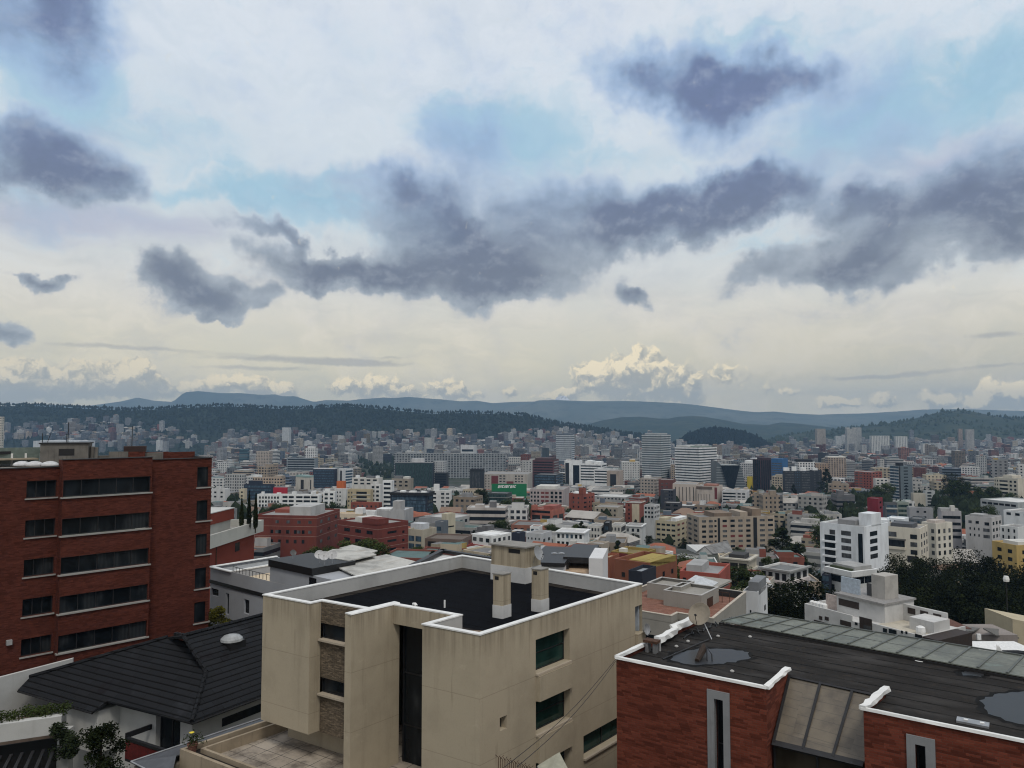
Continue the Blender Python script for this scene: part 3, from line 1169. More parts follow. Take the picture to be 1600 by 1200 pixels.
def dish(name, label, centre, aim, r, col_m, mast_to=None, group=None, arm=True):
    """satellite dish: reflector, feed arm with horn, mast"""
    centre, aim = Vector(centre), Vector(aim).normalized()
    base = Vector(mast_to) if mast_to is not None else centre - UP * r
    t = thing(name, label, 'satellite dish', base, group=group)
    mb = MB()
    prof = [(0.001, 0.0), (r * .35, r * .03), (r * .7, r * .12), (r, r * .26), (r * 1.02, r * .25), (r * .7, r * .10), (r * .35, r * .01), (0.001, -0.02)]
    mb.lathe(centre, prof, 22, aim)
    mb.build('reflector', col_m, t, smooth=True)
    if arm:
        s = aim.cross(UP).normalized()
        dn = s.cross(aim).normalized()
        if dn.z > 0:
            dn = -dn
        tip = centre + aim * r * 0.95 + dn * r * .35
        m2 = MB()
        m2.tube([centre + dn * r * .98 + aim * r * .2, tip], max(.012, r * .03), 6)
        m2.lathe(tip - aim * r * .02, [(0.001, 0), (r * .09, 0), (r * .11, r * .12), (0.001, r * .14)], 8, -aim)
        m2.build('feed_arm', M_BLACK, t)
    m3 = MB()
    back = centre - aim * 0.08
    m3.tube([base, back - aim * 0.10 - UP * r * .2, back], max(.02, r * .05), 7)
    m3.build('mast', M_METAL, t)
    return t


# ===== the tan building in the middle
ZT = -8.6
tC, tL, tR, tB = [Pz(px, py, ZT) for px, py in ((750, 993), (411, 930), (1003, 913), (722, 868))]
tu = (tC - tL).normalized()
tv = (tR - tC).normalized()


def TP(s, t, z=0.0):
    p = tC + tu * s + tv * t
    return Vector((p.x, p.y, z))


def tan_building():
    root = thing('apartment_building', 'tan rendered flat-roofed building in the middle with a black roof ringed by white parapets', 'building', TP(-6, 6, -24))
    lt = 14.5
    outline = [TP(-13.25, 0), TP(-9.87, 0), TP(-9.87, .66), TP(-6.80, .66), TP(-6.80, 1.97), TP(-3.0, 1.97), TP(-3.0, 0), TP(0, 0), TP(0, 12.66), Vector((tB.x, tB.y, 0))]
    # roof sheet and parapet
    r = MB()
    r.face([p + UP * -9.33 for p in inset(outline, .1)])
    r.build('roof', M_ROOFBLACK, root)
    w = MB()
    ring(w, inset(outline, .2), .62, -9.36, -9.322)
    w.build('roof_edge_strip', membrane('dusty roof edge', (0.030, 0.026, 0.023), 1.3, 20, 0.6), root)
    w = MB()
    ring(w, inset(outline, .012), .20, -9.4, ZT - .004)
    w.build('parapet', M_TANIN, root)
    c = MB()
    ring(c, outline, .235, ZT, ZT + .055, out=.03)
    c.build('coping', M_WHITE, root)
    # walls
    w = MB()
    A, B = TP(0, 0), TP(0, 11.95)
    inw = -tu
    right_holes = [(3.6, 6.12, -11.03, -9.56), (3.6, 6.12, -13.66, -12.25), (3.6, 6.12, -16.3, -14.9), (7.2, 11.2, -15.88, -14.85), (1.22, 1.66, -12.78, -12.24)]
    hole_wall(w, A, B, -24, ZT, right_holes, inw, .38)
    w.box(TP(-.2, 11.95, -9.66), tv * .71, tu * .2, UP * (ZT + 9.66))
    hole_wall(w, TP(-3.0, 0), TP(0, 0), -24, ZT, [], tv)
    hole_wall(w, TP(-3.0, 1.98), TP(-3.0, 0), -24, ZT, [], tu)
    hole_wall(w, TP(-3.0, 4), TP(-3.0, 1.98), -24, -9.45, [], tu)
    hole_wall(w, TP(-13.25, 0), TP(-9.87, 0), -14.7, ZT, [], tv)
    hole_wall(w, TP(-9.87, 0), TP(-9.87, .62), -14.7, ZT, [], -tu)
    w.face([TP(-13.25, 0, -14.7), TP(-13.25, 1.6, -14.7), TP(-9.87, 1.6, -14.7), TP(-9.87, 0, -14.7)])
    tK = Vector((tL.x, tL.y, 0)).lerp(Vector((tB.x, tB.y, 0)), .108)
    hole_wall(w, Vector((tB.x, tB.y, 0)), tK, -24, ZT, [], tu)
    hole_wall(w, tK, Vector((tL.x, tL.y, 0)), -14.7, ZT, [], tu)
    hole_wall(w, TP(-13.25, 1.55), TP(-6.80, 1.55), -24, -14.7, [(4.6, 6.2, -15.75, -14.85)], tv)
    hole_wall(w, Vector((tR.x, tR.y, 0)), Vector((tB.x, tB.y, 0)), -24, ZT, [], -tv)
    # lintel over the stair glazing
    w.box(TP(-6.62, 1.93, -9.45), tu * 3.61, tv * .03, UP * (ZT + 9.44))
    w.box(TP(-6.62, 1.965, -9.45), tu * 3.61, tv * .5, UP * .03)
    w.build('wall', M_TAN, root)
    f = MB()
    f.prism([TP(-6.99, -.5), TP(-6.60, -.5), TP(-6.60, 2.32), TP(-6.99, 2.32)], -24, ZT + .02)
    f.build('wall_fin', M_TAN, root)
    f = MB()
    strip_cap(f, [TP(-6.795, -.53, ZT + .022), TP(-6.795, 2.35, ZT + .022)], .44, .05)
    f.build('coping', M_WHITE, root)
    # recess with stone facing and two windows
    for z0, z1 in ((-9.60, ZT - .01), (-12.17, -10.42), (-14.75, -12.98)):
        s = MB()
        s.box(TP(-9.85, .62, z0), tu * 2.86, tv * .06, UP * (z1 - z0))
        s.build('stone_panel', M_STONE, root)
    for z0, z1 in ((-10.42, -9.60), (-12.98, -12.17)):
        window_at(root, TP(-9.86, .62), TP(-6.99, .62), (0.0, 2.87, z0 + .09, z1), tv, .12, M_FRAME, M_GLASS, 2)
        s = MB()
        s.box(TP(-9.84, .42, z0), tu * 2.84, tv * .5, UP * .09)
        s.build('sill', M_SILL, root)
    # stair glazing in the deep recess
    window_at(root, TP(-6.6, 2.5), TP(-3.0, 2.5), (0, 3.6, -24, -9.44), tv, .05, M_BLACK, M_GLASSB, 2, 6, .09)
    # windows of the flank
    for h, cols, rows in zip(right_holes, (1, 1, 1, 2, 1), (2, 2, 2, 1, 1)):
        window_at(root, A, B, h, inw, .30, M_FRAME, glass('green tinted glass', (0.006, 0.02, 0.017)) if h[1] - h[0] > 1 else M_GLASS, cols, rows)
        if h[1] - h[0] > 1:
            s = MB()
            s.box(TP(-.3, h[0] - .02, h[2] - .09), tv * (h[1] - h[0] + .04), tu * .42, UP * .085)
            s.build('sill', M_SILL, root)
    for z0, z1 in ((-12.22, -11.13), (-14.87, -13.76)):
        s = MB()
        s.box(TP(.002, 3.62, z0), tv * 2.48, tu * .20, UP * (z1 - z0))
        s.build('spandrel_panel', M_TAN, root)
    # corner balcony at the far end of the flank
    s = MB()
    s.box(TP(-.9, 11.97, -11.7), tv * .75, tu * 1.05, UP * .62)
    s.box(TP(-.9, 11.97, -24), tv * .66, tu * .86, UP * 12.28)
    s.build('balcony', M_TAN, root)
    s = MB()
    s.box(TP(-.55, 12.1, -11.06), tv * .08, tu * .4, UP * 1.38)
    s.box(TP(-.55, 12.55, -11.06), tv * .08, tu * .4, UP * 1.38)
    s.build('balcony_frame', plain('pale blue frame', (.42, .47, .52), .5), root)
    # stair head on the roof
    q0, q1, q2 = TP(-9.47, 12.35), TP(-7.05, 12.3), TP(-7.05, 13.75)
    q3 = q0 + (q2 - q1)
    s = MB()
    s.prism([q0, q1, q2, q3], -8.45, -7.27)
    st = s.build('stair_head', M_TAN, root)
    s = MB()
    s.prism(inset([q0, q1, q2, q3], -.03), -9.36, -8.43)
    s.build('flashing', plaster('worn white flashing', (0.55, 0.55, 0.54), .8), st)
    s = MB()
    s.prism(inset([q0, q1, q2, q3], -.12), -7.268, -7.19)
    s.build('slab', M_CONC, st)
    s = MB()
    s.box(q0.lerp(q1, .52) - tv * .015 + UP * -7.62, (q1 - q0) * .33, tv * .02, UP * .24)
    s.build('vent_slot', M_BLACK, st)
    for (s0, t0) in ((-3.44, 5.05), (-2.78, 7.1)):
        k = MB()
        pl = [TP(s0, t0), TP(s0 + .53, t0), TP(s0 + .53, t0 + .62), TP(s0, t0 + .62)]
        k.prism(pl, -8.75, -7.27)
        ch = k.build('chimney', M_TAN, root)
        k = MB()
        k.prism(inset(pl, -.02), -9.36, -8.73)
        k.build('flashing', MATS['worn white flashing'], ch)
        k = MB()
        k.prism(inset(pl, -.03), -7.268, -7.22)
        k.build('cap', M_CONC, ch)
        k = MB()
        k.box(TP(s0 + .10, t0 - .012, -7.52), tu * .22, tv * .02, UP * .17)
        k.build('flue_opening', M_BLACK, ch)
    return root


tan_building()
dish('satellite_dish', 'grey dish fixed to the stair head on the black roof', TP(-6.65, 12.9, -7.62), Vector((.75, -.55, .38)), .42, plain('grey dish paint', (.30, .31, .32), .5), TP(-7.0, 13.0, -8.2))
mb = MB()
mb.tube([TP(-6.1, 2.6, -9.34), TP(-6.1, 2.6, -8.72), TP(-6.0, 2.58, -8.58), TP(-5.85, 2.52, -8.55), TP(-5.74, 2.5, -8.62)], .075, 10)
tag(mb.build('vent_pipe', M_WHITE, loc=TP(-6.1, 2.6, -9.34), smooth=True), 'white bent vent pipe rising behind the front parapet of the black roof', 'pipe')
mb = MB()
mb.tube([TP(-6.6, 5.3, -9.34), TP(-6.6, 5.3, -8.95)], .045, 8)
tag(mb.build('vent_pipe', M_WHITE, loc=TP(-6.6, 5.3, -9.34)), 'short straight white pipe standing alone on the black roof', 'pipe')


def heap():
    mb = MB()
    rnd = random.Random(3)
    prof = [(1.25, 0), (1.0, .10), (.7, .19), (.35, .25), (.001, .28)]
    mb.lathe(TP(-1.6, 1.55, -9.33), prof, 16)  # low rounded mound built for a curved tan panel
    tag(mb.build('roof_mound', plaster('brown mound render', (0.22, 0.16, 0.11), .6), loc=TP(-1.6, 1.55, -9.33), smooth=True), 'low brown mound in the near corner of the black roof', 'heap')


heap()


# ===== tiled terrace in front of it, with its planter wall
def terrace():
    z = -16.0
    a = Pz(281, 1170, -15.45)
    u, v = tu, tv
    W = 12.0
    D = 9.0

    def Q(s, t, zz):
        p = a + u * s + v * t
        return Vector((p.x, p.y, zz))
    root = thing('terrace', 'tan roof terrace with stained paving below the tan building', 'terrace', Q(0, 0, -24))
    m, g, b = newmat('stained terrace paving')
    uv = uvs(g)
    x, y, _ = g.sep(uv)
    br = g.node('ShaderNodeTexBrick')
    br.offset = 0.0
    g.put(br.inputs['Vector'], uv)
    for k, vv in (('Scale', 1.0), ('Brick Width', 1.0), ('Row Height', 1.0), ('Mortar Size', 0.018), ('Bias', 0)):
        br.inputs[k].default_value = vv
    br.inputs['Color1'].default_value = (.30, .255, .205, 1)
    br.inputs['Color2'].default_value = (.36, .31, .25, 1)
    br.inputs['Mortar'].default_value = (.045, .04, .035, 1)
    n = g.noise(uv, .9, 6, .7)
    n2 = g.noise(uv, 3.2, 5, .7)
    c = g.mix(g.ss(n, .42, .66, 0, .75), br.outputs[0], (.07, .055, .042, 1))
    c = g.mix(g.ss(n2, .56, .72, 0, .8), c, (.36, .30, .22, 1))
    g.put(b.inputs['Base Color'], c)
    b.inputs['Roughness'].default_value = .85
    fl = MB()
    fl.face([Q(0, 0, z), Q(W, 0, z), Q(W, D, z), Q(0, D, z)])
    fl.build('paving', m, root, rot=math.degrees(math.atan2(u.y, u.x)))
    w = MB()
    top = -15.45
    w.prism([Q(0, 0, 0), Q(0, D, 0), Q(.16, D, 0), Q(.16, .16, 0), Q(W, .16, 0), Q(W, 0, 0)], -24, top)
    w.prism([Q(.62, .62, 0), Q(.62, D, 0), Q(.76, D, 0), Q(.76, .76, 0), Q(W, .76, 0), Q(W, .62, 0)], z - .01, top - .03)
    mw = plaster('stained terrace wall', (.33, .27, .195), .9, streak=1.0, scale=1.5)
    w.build('planter_wall', mw, root)
    e = MB()
    e.face([Q(.16, .16, top - .25), Q(W, .16, top - .25), Q(W, .62, top - .25), Q(.62, .62, top - .25)])
    e.face([Q(.16, .16, top - .25), Q(.62, .62, top - .25), Q(.62, D, top - .25), Q(.16, D, top - .25)])
    e.build('soil', plain('dark soil', (.02, .016, .012), .95), root)
    # flower pot with a yellow flower
    p = Q(.42, .35, top - .25)
    t = thing('flower_pot', 'terracotta pot with a small yellow flower on the planter wall', 'flower pot', p)
    k = MB()
    k.lathe(p, [(.001, 0), (.15, 0), (.22, .42), (.25, .42), (.25, .50), (.20, .50), (.19, .42), (.001, .42)], 16)
    k.build('pot', plain('terracotta', (.22, .10, .07), .85, var=.25, scale=12), t, smooth=False)
    rnd = random.Random(5)
    k = MB()
    for i in range(150):
        q = p + Vector((rnd.gauss(0, .22), rnd.gauss(0, .22), .5 + abs(rnd.gauss(.18, .16))))
        d = Vector((rnd.gauss(0, 1), rnd.gauss(0, 1), rnd.gauss(.3, .6))).normalized() * rnd.uniform(.05, .13)
        s = d.cross(Vector((rnd.gauss(0, 1), rnd.gauss(0, 1), rnd.gauss(0, 1)))).normalized() * .025
        k.face([q - d, q + s, q + d, q - s])
    k.build('leaves', M_LEAFG, t)
    k = MB()
    f = p + Vector((-.03, -.06, .98))
    for i in range(14):
        a_ = i * 6.283 / 14
        d = Vector((math.cos(a_), math.sin(a_), .35)) * .13
        s = Vector((-math.sin(a_), math.cos(a_), 0)) * .04
        k.face([f, f + d * .6 + s, f + d, f + d * .6 - s])
    k.lathe(f, [(.05, .0), (.04, .03), (.001, .04)], 8)
    k.build('flower', plain('yellow petals', (.72, .58, .04), .6), t)
    # sloping metal flashing roof outside the wall
    k = MB()
    A, B, C, D2 = Q(-.1, .2, -15.75), Q(-.1, 10, -15.75), Q(-1.5, 10, -15.95), Q(-1.5, -1.4, -15.95)
    E2 = Q(1.6, -1.4, -16.1)
    k.slab([Q(-.1, -.1, -15.75), B, C, D2, E2], .05)
    t2 = thing('metal_roof', 'narrow grey sheet metal roof outside the planter wall', 'roof', D2)
    k.build('sheet', plain('grey sheet metal', (.10, .105, .115), .5, .3), t2)
    k = MB()
    for a_, b_ in ((D2, C), (D2, E2)):
        k.tube([a_ + UP * .03, b_ + UP * .03], .035, 6)
    k.build('edge_trim', M_METAL, t2)
    k = MB()
    k.prism([Q(-1.4, -1.3, 0), Q(-1.4, 10, 0), Q(-.02, 10, 0), Q(-.02, -1.3, 0)], -24, -16.15)
    k.build('wall', plaster('brown side wall', (.16, .14, .11), .7), t2)  # darker brown render on this wall


terrace()

# ===== red brick building at the lower right
ZR = -9.5
M_BRICKR = brick('orange red brick', (0.135, 0.032, 0.018), (0.19, 0.050, 0.030), (0.11, 0.05, 0.035), 0.30, 0.085, 0.75)
M_ROOFR = membrane('worn bitumen roof', (0.025, 0.0235, 0.0225), 0.85, -36, 0.8)


def red_building():
    A, B1, D1, D2, E1 = [Pz(px, py, ZR) for px, py in ((963, 1028), (1197, 1075), (1231, 1046), (1384, 1079), (1349, 1108))]
    u = (B1 - A).normalized()
    v = Vector((-u.y, u.x, 0))
    F = E1 + u * 15
    K0, K1 = Pz(1112, 966, ZR), Pz(1600, 1055, ZR)
    bu = (K1 - K0).normalized()
    K0 = K0 - bu * .4
    K2 = K0 + bu * 24
    root = thing('brick_building', 'red brick building at the lower right with a black felt roof and thick white edging', 'building', (A + K2) / 2 + UP * (-26 - ZR))
    zr = ZR - .22
    mb = MB()
    poly = [A, B1, D1, D2, E1, F, F + v * 3.0, K2, K0]
    mb.face([Vector((p.x, p.y, zr)) for p in poly])
    mb.build('roof', M_ROOFR, root)
    # front walls
    w = MB()

    def on(px, py, P, Q):
        q = Pv(px, py, P, Q)
        return (q - Vector((P.x, P.y, q.z))).dot((Q - P).normalized()), q.z
    s0, za = on(1116, 1091, A, B1)
    s1, _ = on(1130, 1093, A, B1)
    f0, zf = on(1105, 1076, A, B1)
    f1, _ = on(1140, 1083, A, B1)
    hole_wall(w, A, B1, -26, ZR, [(s0, s1, -15.5, za)], v, .4)
    hole_wall(w, B1, D1, -26, ZR, [], -u)
    t0, zb = on(1430, 1162, E1, F)
    t1, _ = on(1446, 1166, E1, F)
    g0, zg = on(1416, 1146, E1, F)
    g1, _ = on(1461, 1156, E1, F)
    hole_wall(w, E1, F, -26, ZR, [(t0, t1, -15.5, zb)], v, .4)
    hole_wall(w, D2, E1, -26, ZR, [], u)
    hole_wall(w, K0, A, -26, ZR, [], u)
    w.build('wall', M_BRICKR, root)
    for P, a, b, z, a2, b2, z2 in ((A, f0, f1, zf, s0, s1, za), (E1, g0, g1, zg, t0, t1, zb)):
        k = MB()
        o = Vector((P.x, P.y, 0)) - v * .05
        k.box(o + u * a + UP * -15.6, u * (a2 - a), v * .25, UP * (z + 15.6))
        k.box(o + u * b2 + UP * -15.6, u * (b - b2), v * .25, UP * (z + 15.6))
        k.box(o + u * a2 + UP * z2, u * (b2 - a2), v * .25, UP * (z - z2))
        k.build('window_frame', concrete('grey concrete frame', (.24, .245, .25)), root)
        window_at(root, P, P + u, (a2, b2, -15.5, z2), v, .30, M_FRAME, M_GLASS, 1, 3)
    # thick hand-painted white edging
    rnd = random.Random(11)
    zc = ZR - .02
    z3 = lambda p, d=0: Vector((p.x, p.y, zc + d))
    kl = Vector((K0.x, K0.y, zc))
    al = Vector((A.x, A.y, zc))
    for pts, w_, h_, wob, seg in (([z3(A - u * .02), z3(B1 + u * .03)], .17, .09, .010, .5), ([z3(B1 - v * .05), z3(D1 + v * .05)], .22, .11, .03, .35), ([z3(E1 - u * .08), z3(F)], .15, .085, .010, .5),
                                  ([z3(E1 - v * .05), z3(D2 + v * .12)], .26, .14, .04, .3), ([al, al.lerp(kl, .27)], .22, .12, .025, .4),
                                  ([al.lerp(kl, .36) + u * .25, al.lerp(kl, .58) + u * .2, al.lerp(kl, .6) + UP * .05, kl], .30, .24, .05, .35)):
        k = MB()
        strip_cap(k, pts, w_, h_, rnd, wob, seg)
        k.build('white_edging', M_PARAPET, root)
    # sloping skylight between the two blocks
    P0, P1 = Pv(1207, 1160, A + v * .35, B1 + v * .35), Pv(1349, 1191, A + v * .35, B1 + v * .35)
    T0, T1 = Vector((D1.x, D1.y, zr - .02)) + u * .02, Vector((D2.x, D2.y, zr - .02))
    P1 = Vector((P1.x, P1.y, P0.z))
    m, g, b = newmat('beige skylight sheeting')
    uv = uvs(g)
    x, y, _ = g.sep(uv)
    ln = g.ss(g.m('ABSOLUTE', g.sub(g.m('FRACT', g.div(y, .36)), .5)), .44, .5)
    n = g.noise(uv, 1.1, 5, .65)
    c = g.mix(g.ss(n, .35, .7), (.155, .13, .095, 1), (.09, .076, .06, 1))
    c = g.mix(g.mul(ln, .55), c, (.05, .045, .04, 1))
    g.put(b.inputs['Base Color'], c)
    b.inputs['Roughness'].default_value = .35
    k = MB()
    k.slab([T0, P0, P1, T1], .05)
    sk = k.build('skylight', m, root)
    k = MB()
    nrm = (P0 - T0).cross(P1 - T0).normalized()
    if nrm.z < 0:
        nrm = -nrm
    for f in (0.0, .335, .665):
        a_, b_ = T0.lerp(T1, f), P0.lerp(P1, f)
        k.box(a_ + nrm * .005, (T1 - T0).normalized() * .09, b_ - a_, nrm * .07)
    k.box(P0 + nrm * .006 - (P0 - T0).normalized() * .08, P1 - P0, (P0 - T0).normalized() * .2, nrm * .06)
    k.box(T0 + nrm * .004, T1 - T0, (P0 - T0).normalized() * .07, nrm * .06)
    k.build('glazing_bars', M_FRAME, sk)
    window_at(root, Vector((P0.x, P0.y, 0)), Vector((P1.x, P1.y, 0)), (0, (P1 - P0).length, -26, P0.z - .1), v, .1, M_FRAME, glass('brown glass', (.02, .016, .011)), 2, 5, .08)
    # long strip of wired glass along the back
    G0, G1 = Pz(1177, 958, ZR - .35), Pz(1600, 1026, ZR - .35)
    gu = (G1 - G0).normalized()
    H0, H1 = Vector((K0.x, K0.y, ZR - .05)) + bu * .9, Vector((K2.x, K2.y, ZR - .05))
    g1_ = G0 + gu * (H1 - H0).length
    m, g, b = newmat('frosted roof glass')
    uv = uvs(g)
    n = g.noise(uv, .5, 3, .6)
    n2 = g.noise(uv, 5, 3, .6)
    c = g.mix(g.ss(n, .38, .66), (.185, .195, .165, 1), (.11, .118, .105, 1))
    c = g.mix(g.ss(n, .60, .70, 0, .6), c, (.20, .25, .22, 1))
    g.put(b.inputs['Base Color'], g.mix(g.mul(g.ss(n2, .42, .75), .55), c, (.085, .09, .075, 1)))
    b.inputs['Roughness'].default_value = .55
    b.inputs['Specular IOR Level'].default_value = .2
    k = MB()
    k.slab([H0, H1, g1_, G0], .04)
    gs = k.build('glass_strip', m, root)
    k = MB()
    L = (H1 - H0).length
    i = 0.0
    nn = int(L / .95)
    for i in range(nn + 1):
        a_, b_ = H0.lerp(H1, i / nn), G0.lerp(g1_, i / nn)
        k.box(a_ + UP * .004, bu * .085, b_ - a_, UP * .05)
    k.box(H0.lerp(G0, .5) + UP * .003, (H1 - H0), (G0 - H0).normalized() * .07, UP * .03)
    k.box(G0 + UP * .006, g1_ - G0, (G0 - H0).normalized() * .10, UP * .06)
    k.build('glazing_bars', plain('grey glazing bar', (.10, .11, .10), .6), gs)
    k = MB()
    k.box(H0 - bu * .1 - UP * .27, (H1 - H0) + bu * .1, (H0 - G0).normalized() * .07, UP * .20)
    k.build('kerb', plain('black roof kerb', (.014, .013, .013), .8), gs)
    k = MB()
    k.prism([G0, g1_, H1, H0], -26, ZR - .5)
    k.build('rear_wall', M_BRICKR, root)
    # standing water
    m, g, b = newmat('standing rain water')
    n = g.noise(wpos(g), .8, 3)
    g.put(b.inputs['Base Color'], g.mix(n, (.022, .0235, .026, 1), (.034, .036, .039, 1)))
    b.inputs['Roughness'].default_value = .28
    b.inputs['Specular IOR Level'].default_value = .16

    def puddle(pts):
        q = [Pz(px, py, zr + .006) for px, py in pts]
        k = MB()
        c = sum(q, Vector()) / len(q)
        rnd2 = random.Random(len(pts))
        ed = []
        for a_, b_ in zip(q, q[1:] + q[:1]):
            for j in range(5):
                p = a_.lerp(b_, j / 5)
                ed.append(p + (p - c).normalized() * rnd2.uniform(-.10, .10) + UP * 0)
        k.face([Vector((p.x, p.y, zr + .008)) for p in ed][::-1])
        k2 = MB()
        k2.face([Vector((p.x, p.y, zr + .004)) + (p - c).normalized() * rnd2.uniform(.05, .34) for p in ed][::-1])
        k2.build('damp_margin', plain('damp felt', (.010, .0095, .009), .7, var=.3, scale=2.2, spec=.08), root)
        return k.build('puddle', m, root)
    puddle([(1050, 1022), (1090, 1013), (1140, 1014), (1172, 1019), (1170, 1030), (1130, 1037), (1085, 1039), (1050, 1033)])
    puddle([(1528, 1094), (1560, 1083), (1610, 1079), (1680, 1100), (1650, 1140), (1590, 1132), (1545, 1115)])
    puddle([(1504, 1048), (1535, 1051), (1534, 1058), (1507, 1055)])
    return A, u, v, zr, K0


rA, ru, rv, zr, rK = red_building()
on_roof = lambda px, py: Pz(px, py, zr)
M_OLDDISH = plaster('weathered tan and grey dish', (.27, .235, .185), .8, scale=4)
p = on_roof(1112, 999)
dish('satellite_dish', 'large weathered tan dish on a mast at the far corner of the felt roof', p + Vector((-.42, .3, 1.02)), Vector((-.55, -.62, .5)), .52, M_OLDDISH, p)
p = on_roof(1104, 1033)
t = thing('dish_bracket', 'rusty fallen dish bracket lying in the roof puddle', 'bracket', p)
mb = MB()
mb.tube([on_roof(1089, 1034) + UP * .03, on_roof(1099, 1024) + UP * .25, on_roof(1100, 1022) + UP * .42], [.10, .16, .04], 7)
mb.build('plate', plain('dark rusted plate', (.035, .022, .015), .85), t)
mb = MB()
mb.tube([on_roof(1105, 1033), on_roof(1104, 1024) + UP * .35, on_roof(1112, 1030) + UP * .2, on_roof(1113, 1033)], .03, 6)
mb.build('arm', M_BLACK, t)
# flue by the left edge
p = on_roof(1018, 1019)
t = thing('roof_flue', 'square metal flue with a dark cowl at the left edge of the felt roof', 'flue', p)
mb = MB()
for dx in (-.22, .12):
    mb.box(p + ru * dx - rv * .15, ru * .13, rv * .3, UP * .42)
mb.build('duct', plain('dull zinc', (.25, .25, .25), .5, .4), t)
mb = MB()
mb.box(p - ru * .30 - rv * .2 + UP * .42, ru * .62, rv * .42, UP * .10)
mb.build('cowl', M_RUST, t)
mb = MB()
q = on_roof(1031, 1017)
mb.tube([q, q + UP * .5], .05, 8)
tag(mb.build('vent_pipe', plain('grey pvc', (.4, .4, .4), .6), loc=q), 'short grey pipe beside the square flue on the felt roof', 'pipe')
mb = MB()
mb.tube([on_roof(1036, 1031) + UP * .03, on_roof(1108, 1000) + UP * .03], .03, 6)
tag(mb.build('pipe', M_BLACK, loc=on_roof(1036, 1031)), 'long black pipe lying across the felt roof', 'pipe')
p = on_roof(1520, 1131)
t = thing('roof_hatch', 'small square galvanised plate lying on the felt roof near its front edge', 'hatch', p)
mb = MB()
mb.box(p - ru * .45 - rv * .2 + UP * .005, ru * .9, rv * .42, UP * .07)
mb.build('lid', M_METAL, t)
mb = MB()
for dx in (-.25, .2):
    mb.box(p + ru * dx - rv * .05 + UP * .075, ru * .12, rv * .1, UP * .03)
mb.build('handle', M_WHITE, t)
mb = MB()
p = on_roof(1438, 1032)
mb.tube([p + Vector((math.cos(k * .3307) * .28, math.sin(k * .3307) * .28, .03)) for k in range(20)], .018, 6, cap=False)
tag(mb.build('ring', M_WHITE, loc=p), 'white plastic ring lying on the felt roof', 'ring')
rnd = random.Random(2)
for i, (px, py, lab) in enumerate(((1075, 1003, 'pale stone near the foot of the dish mast on the felt roof'), (1172, 996, 'lone pale stone in the middle of the felt roof'),
                                   (1144, 1050, 'pale stone close to the front edging of the felt roof'), (1057, 1011, 'pale stone between the flue and the roof puddle'),
                                   (1122, 995, 'pale stone behind the roof puddle near the long black pipe'))):
    p = on_roof(px, py)
    mb = MB()
    mb.lathe(p, [(.001, 0), (.07, .0), (.09, .04), (.05, .08), (.001, .09)], 7)
    tag(mb.build('stone', plain('pale stone', (.42, .41, .39), .9), loc=p), lab, 'stone', 'pale stones lying on the felt roof')
# mess of black cable by the back edge
mb = MB()
pts = []
for k in range(40):
    q = on_roof(1068 + k * 1.9 + 4 * math.sin(k * 1.3), 996 - k * .7 + 3 * math.cos(k * 1.7))
    pts.append(q + UP * (.04 + .04 * math.sin(k * 2.1)))
mb.tube(pts, .03, 5)
tag(mb.build('cable', M_BLACK, loc=pts[0]), 'tangled black cable behind the tan dish on the felt roof', 'cable')


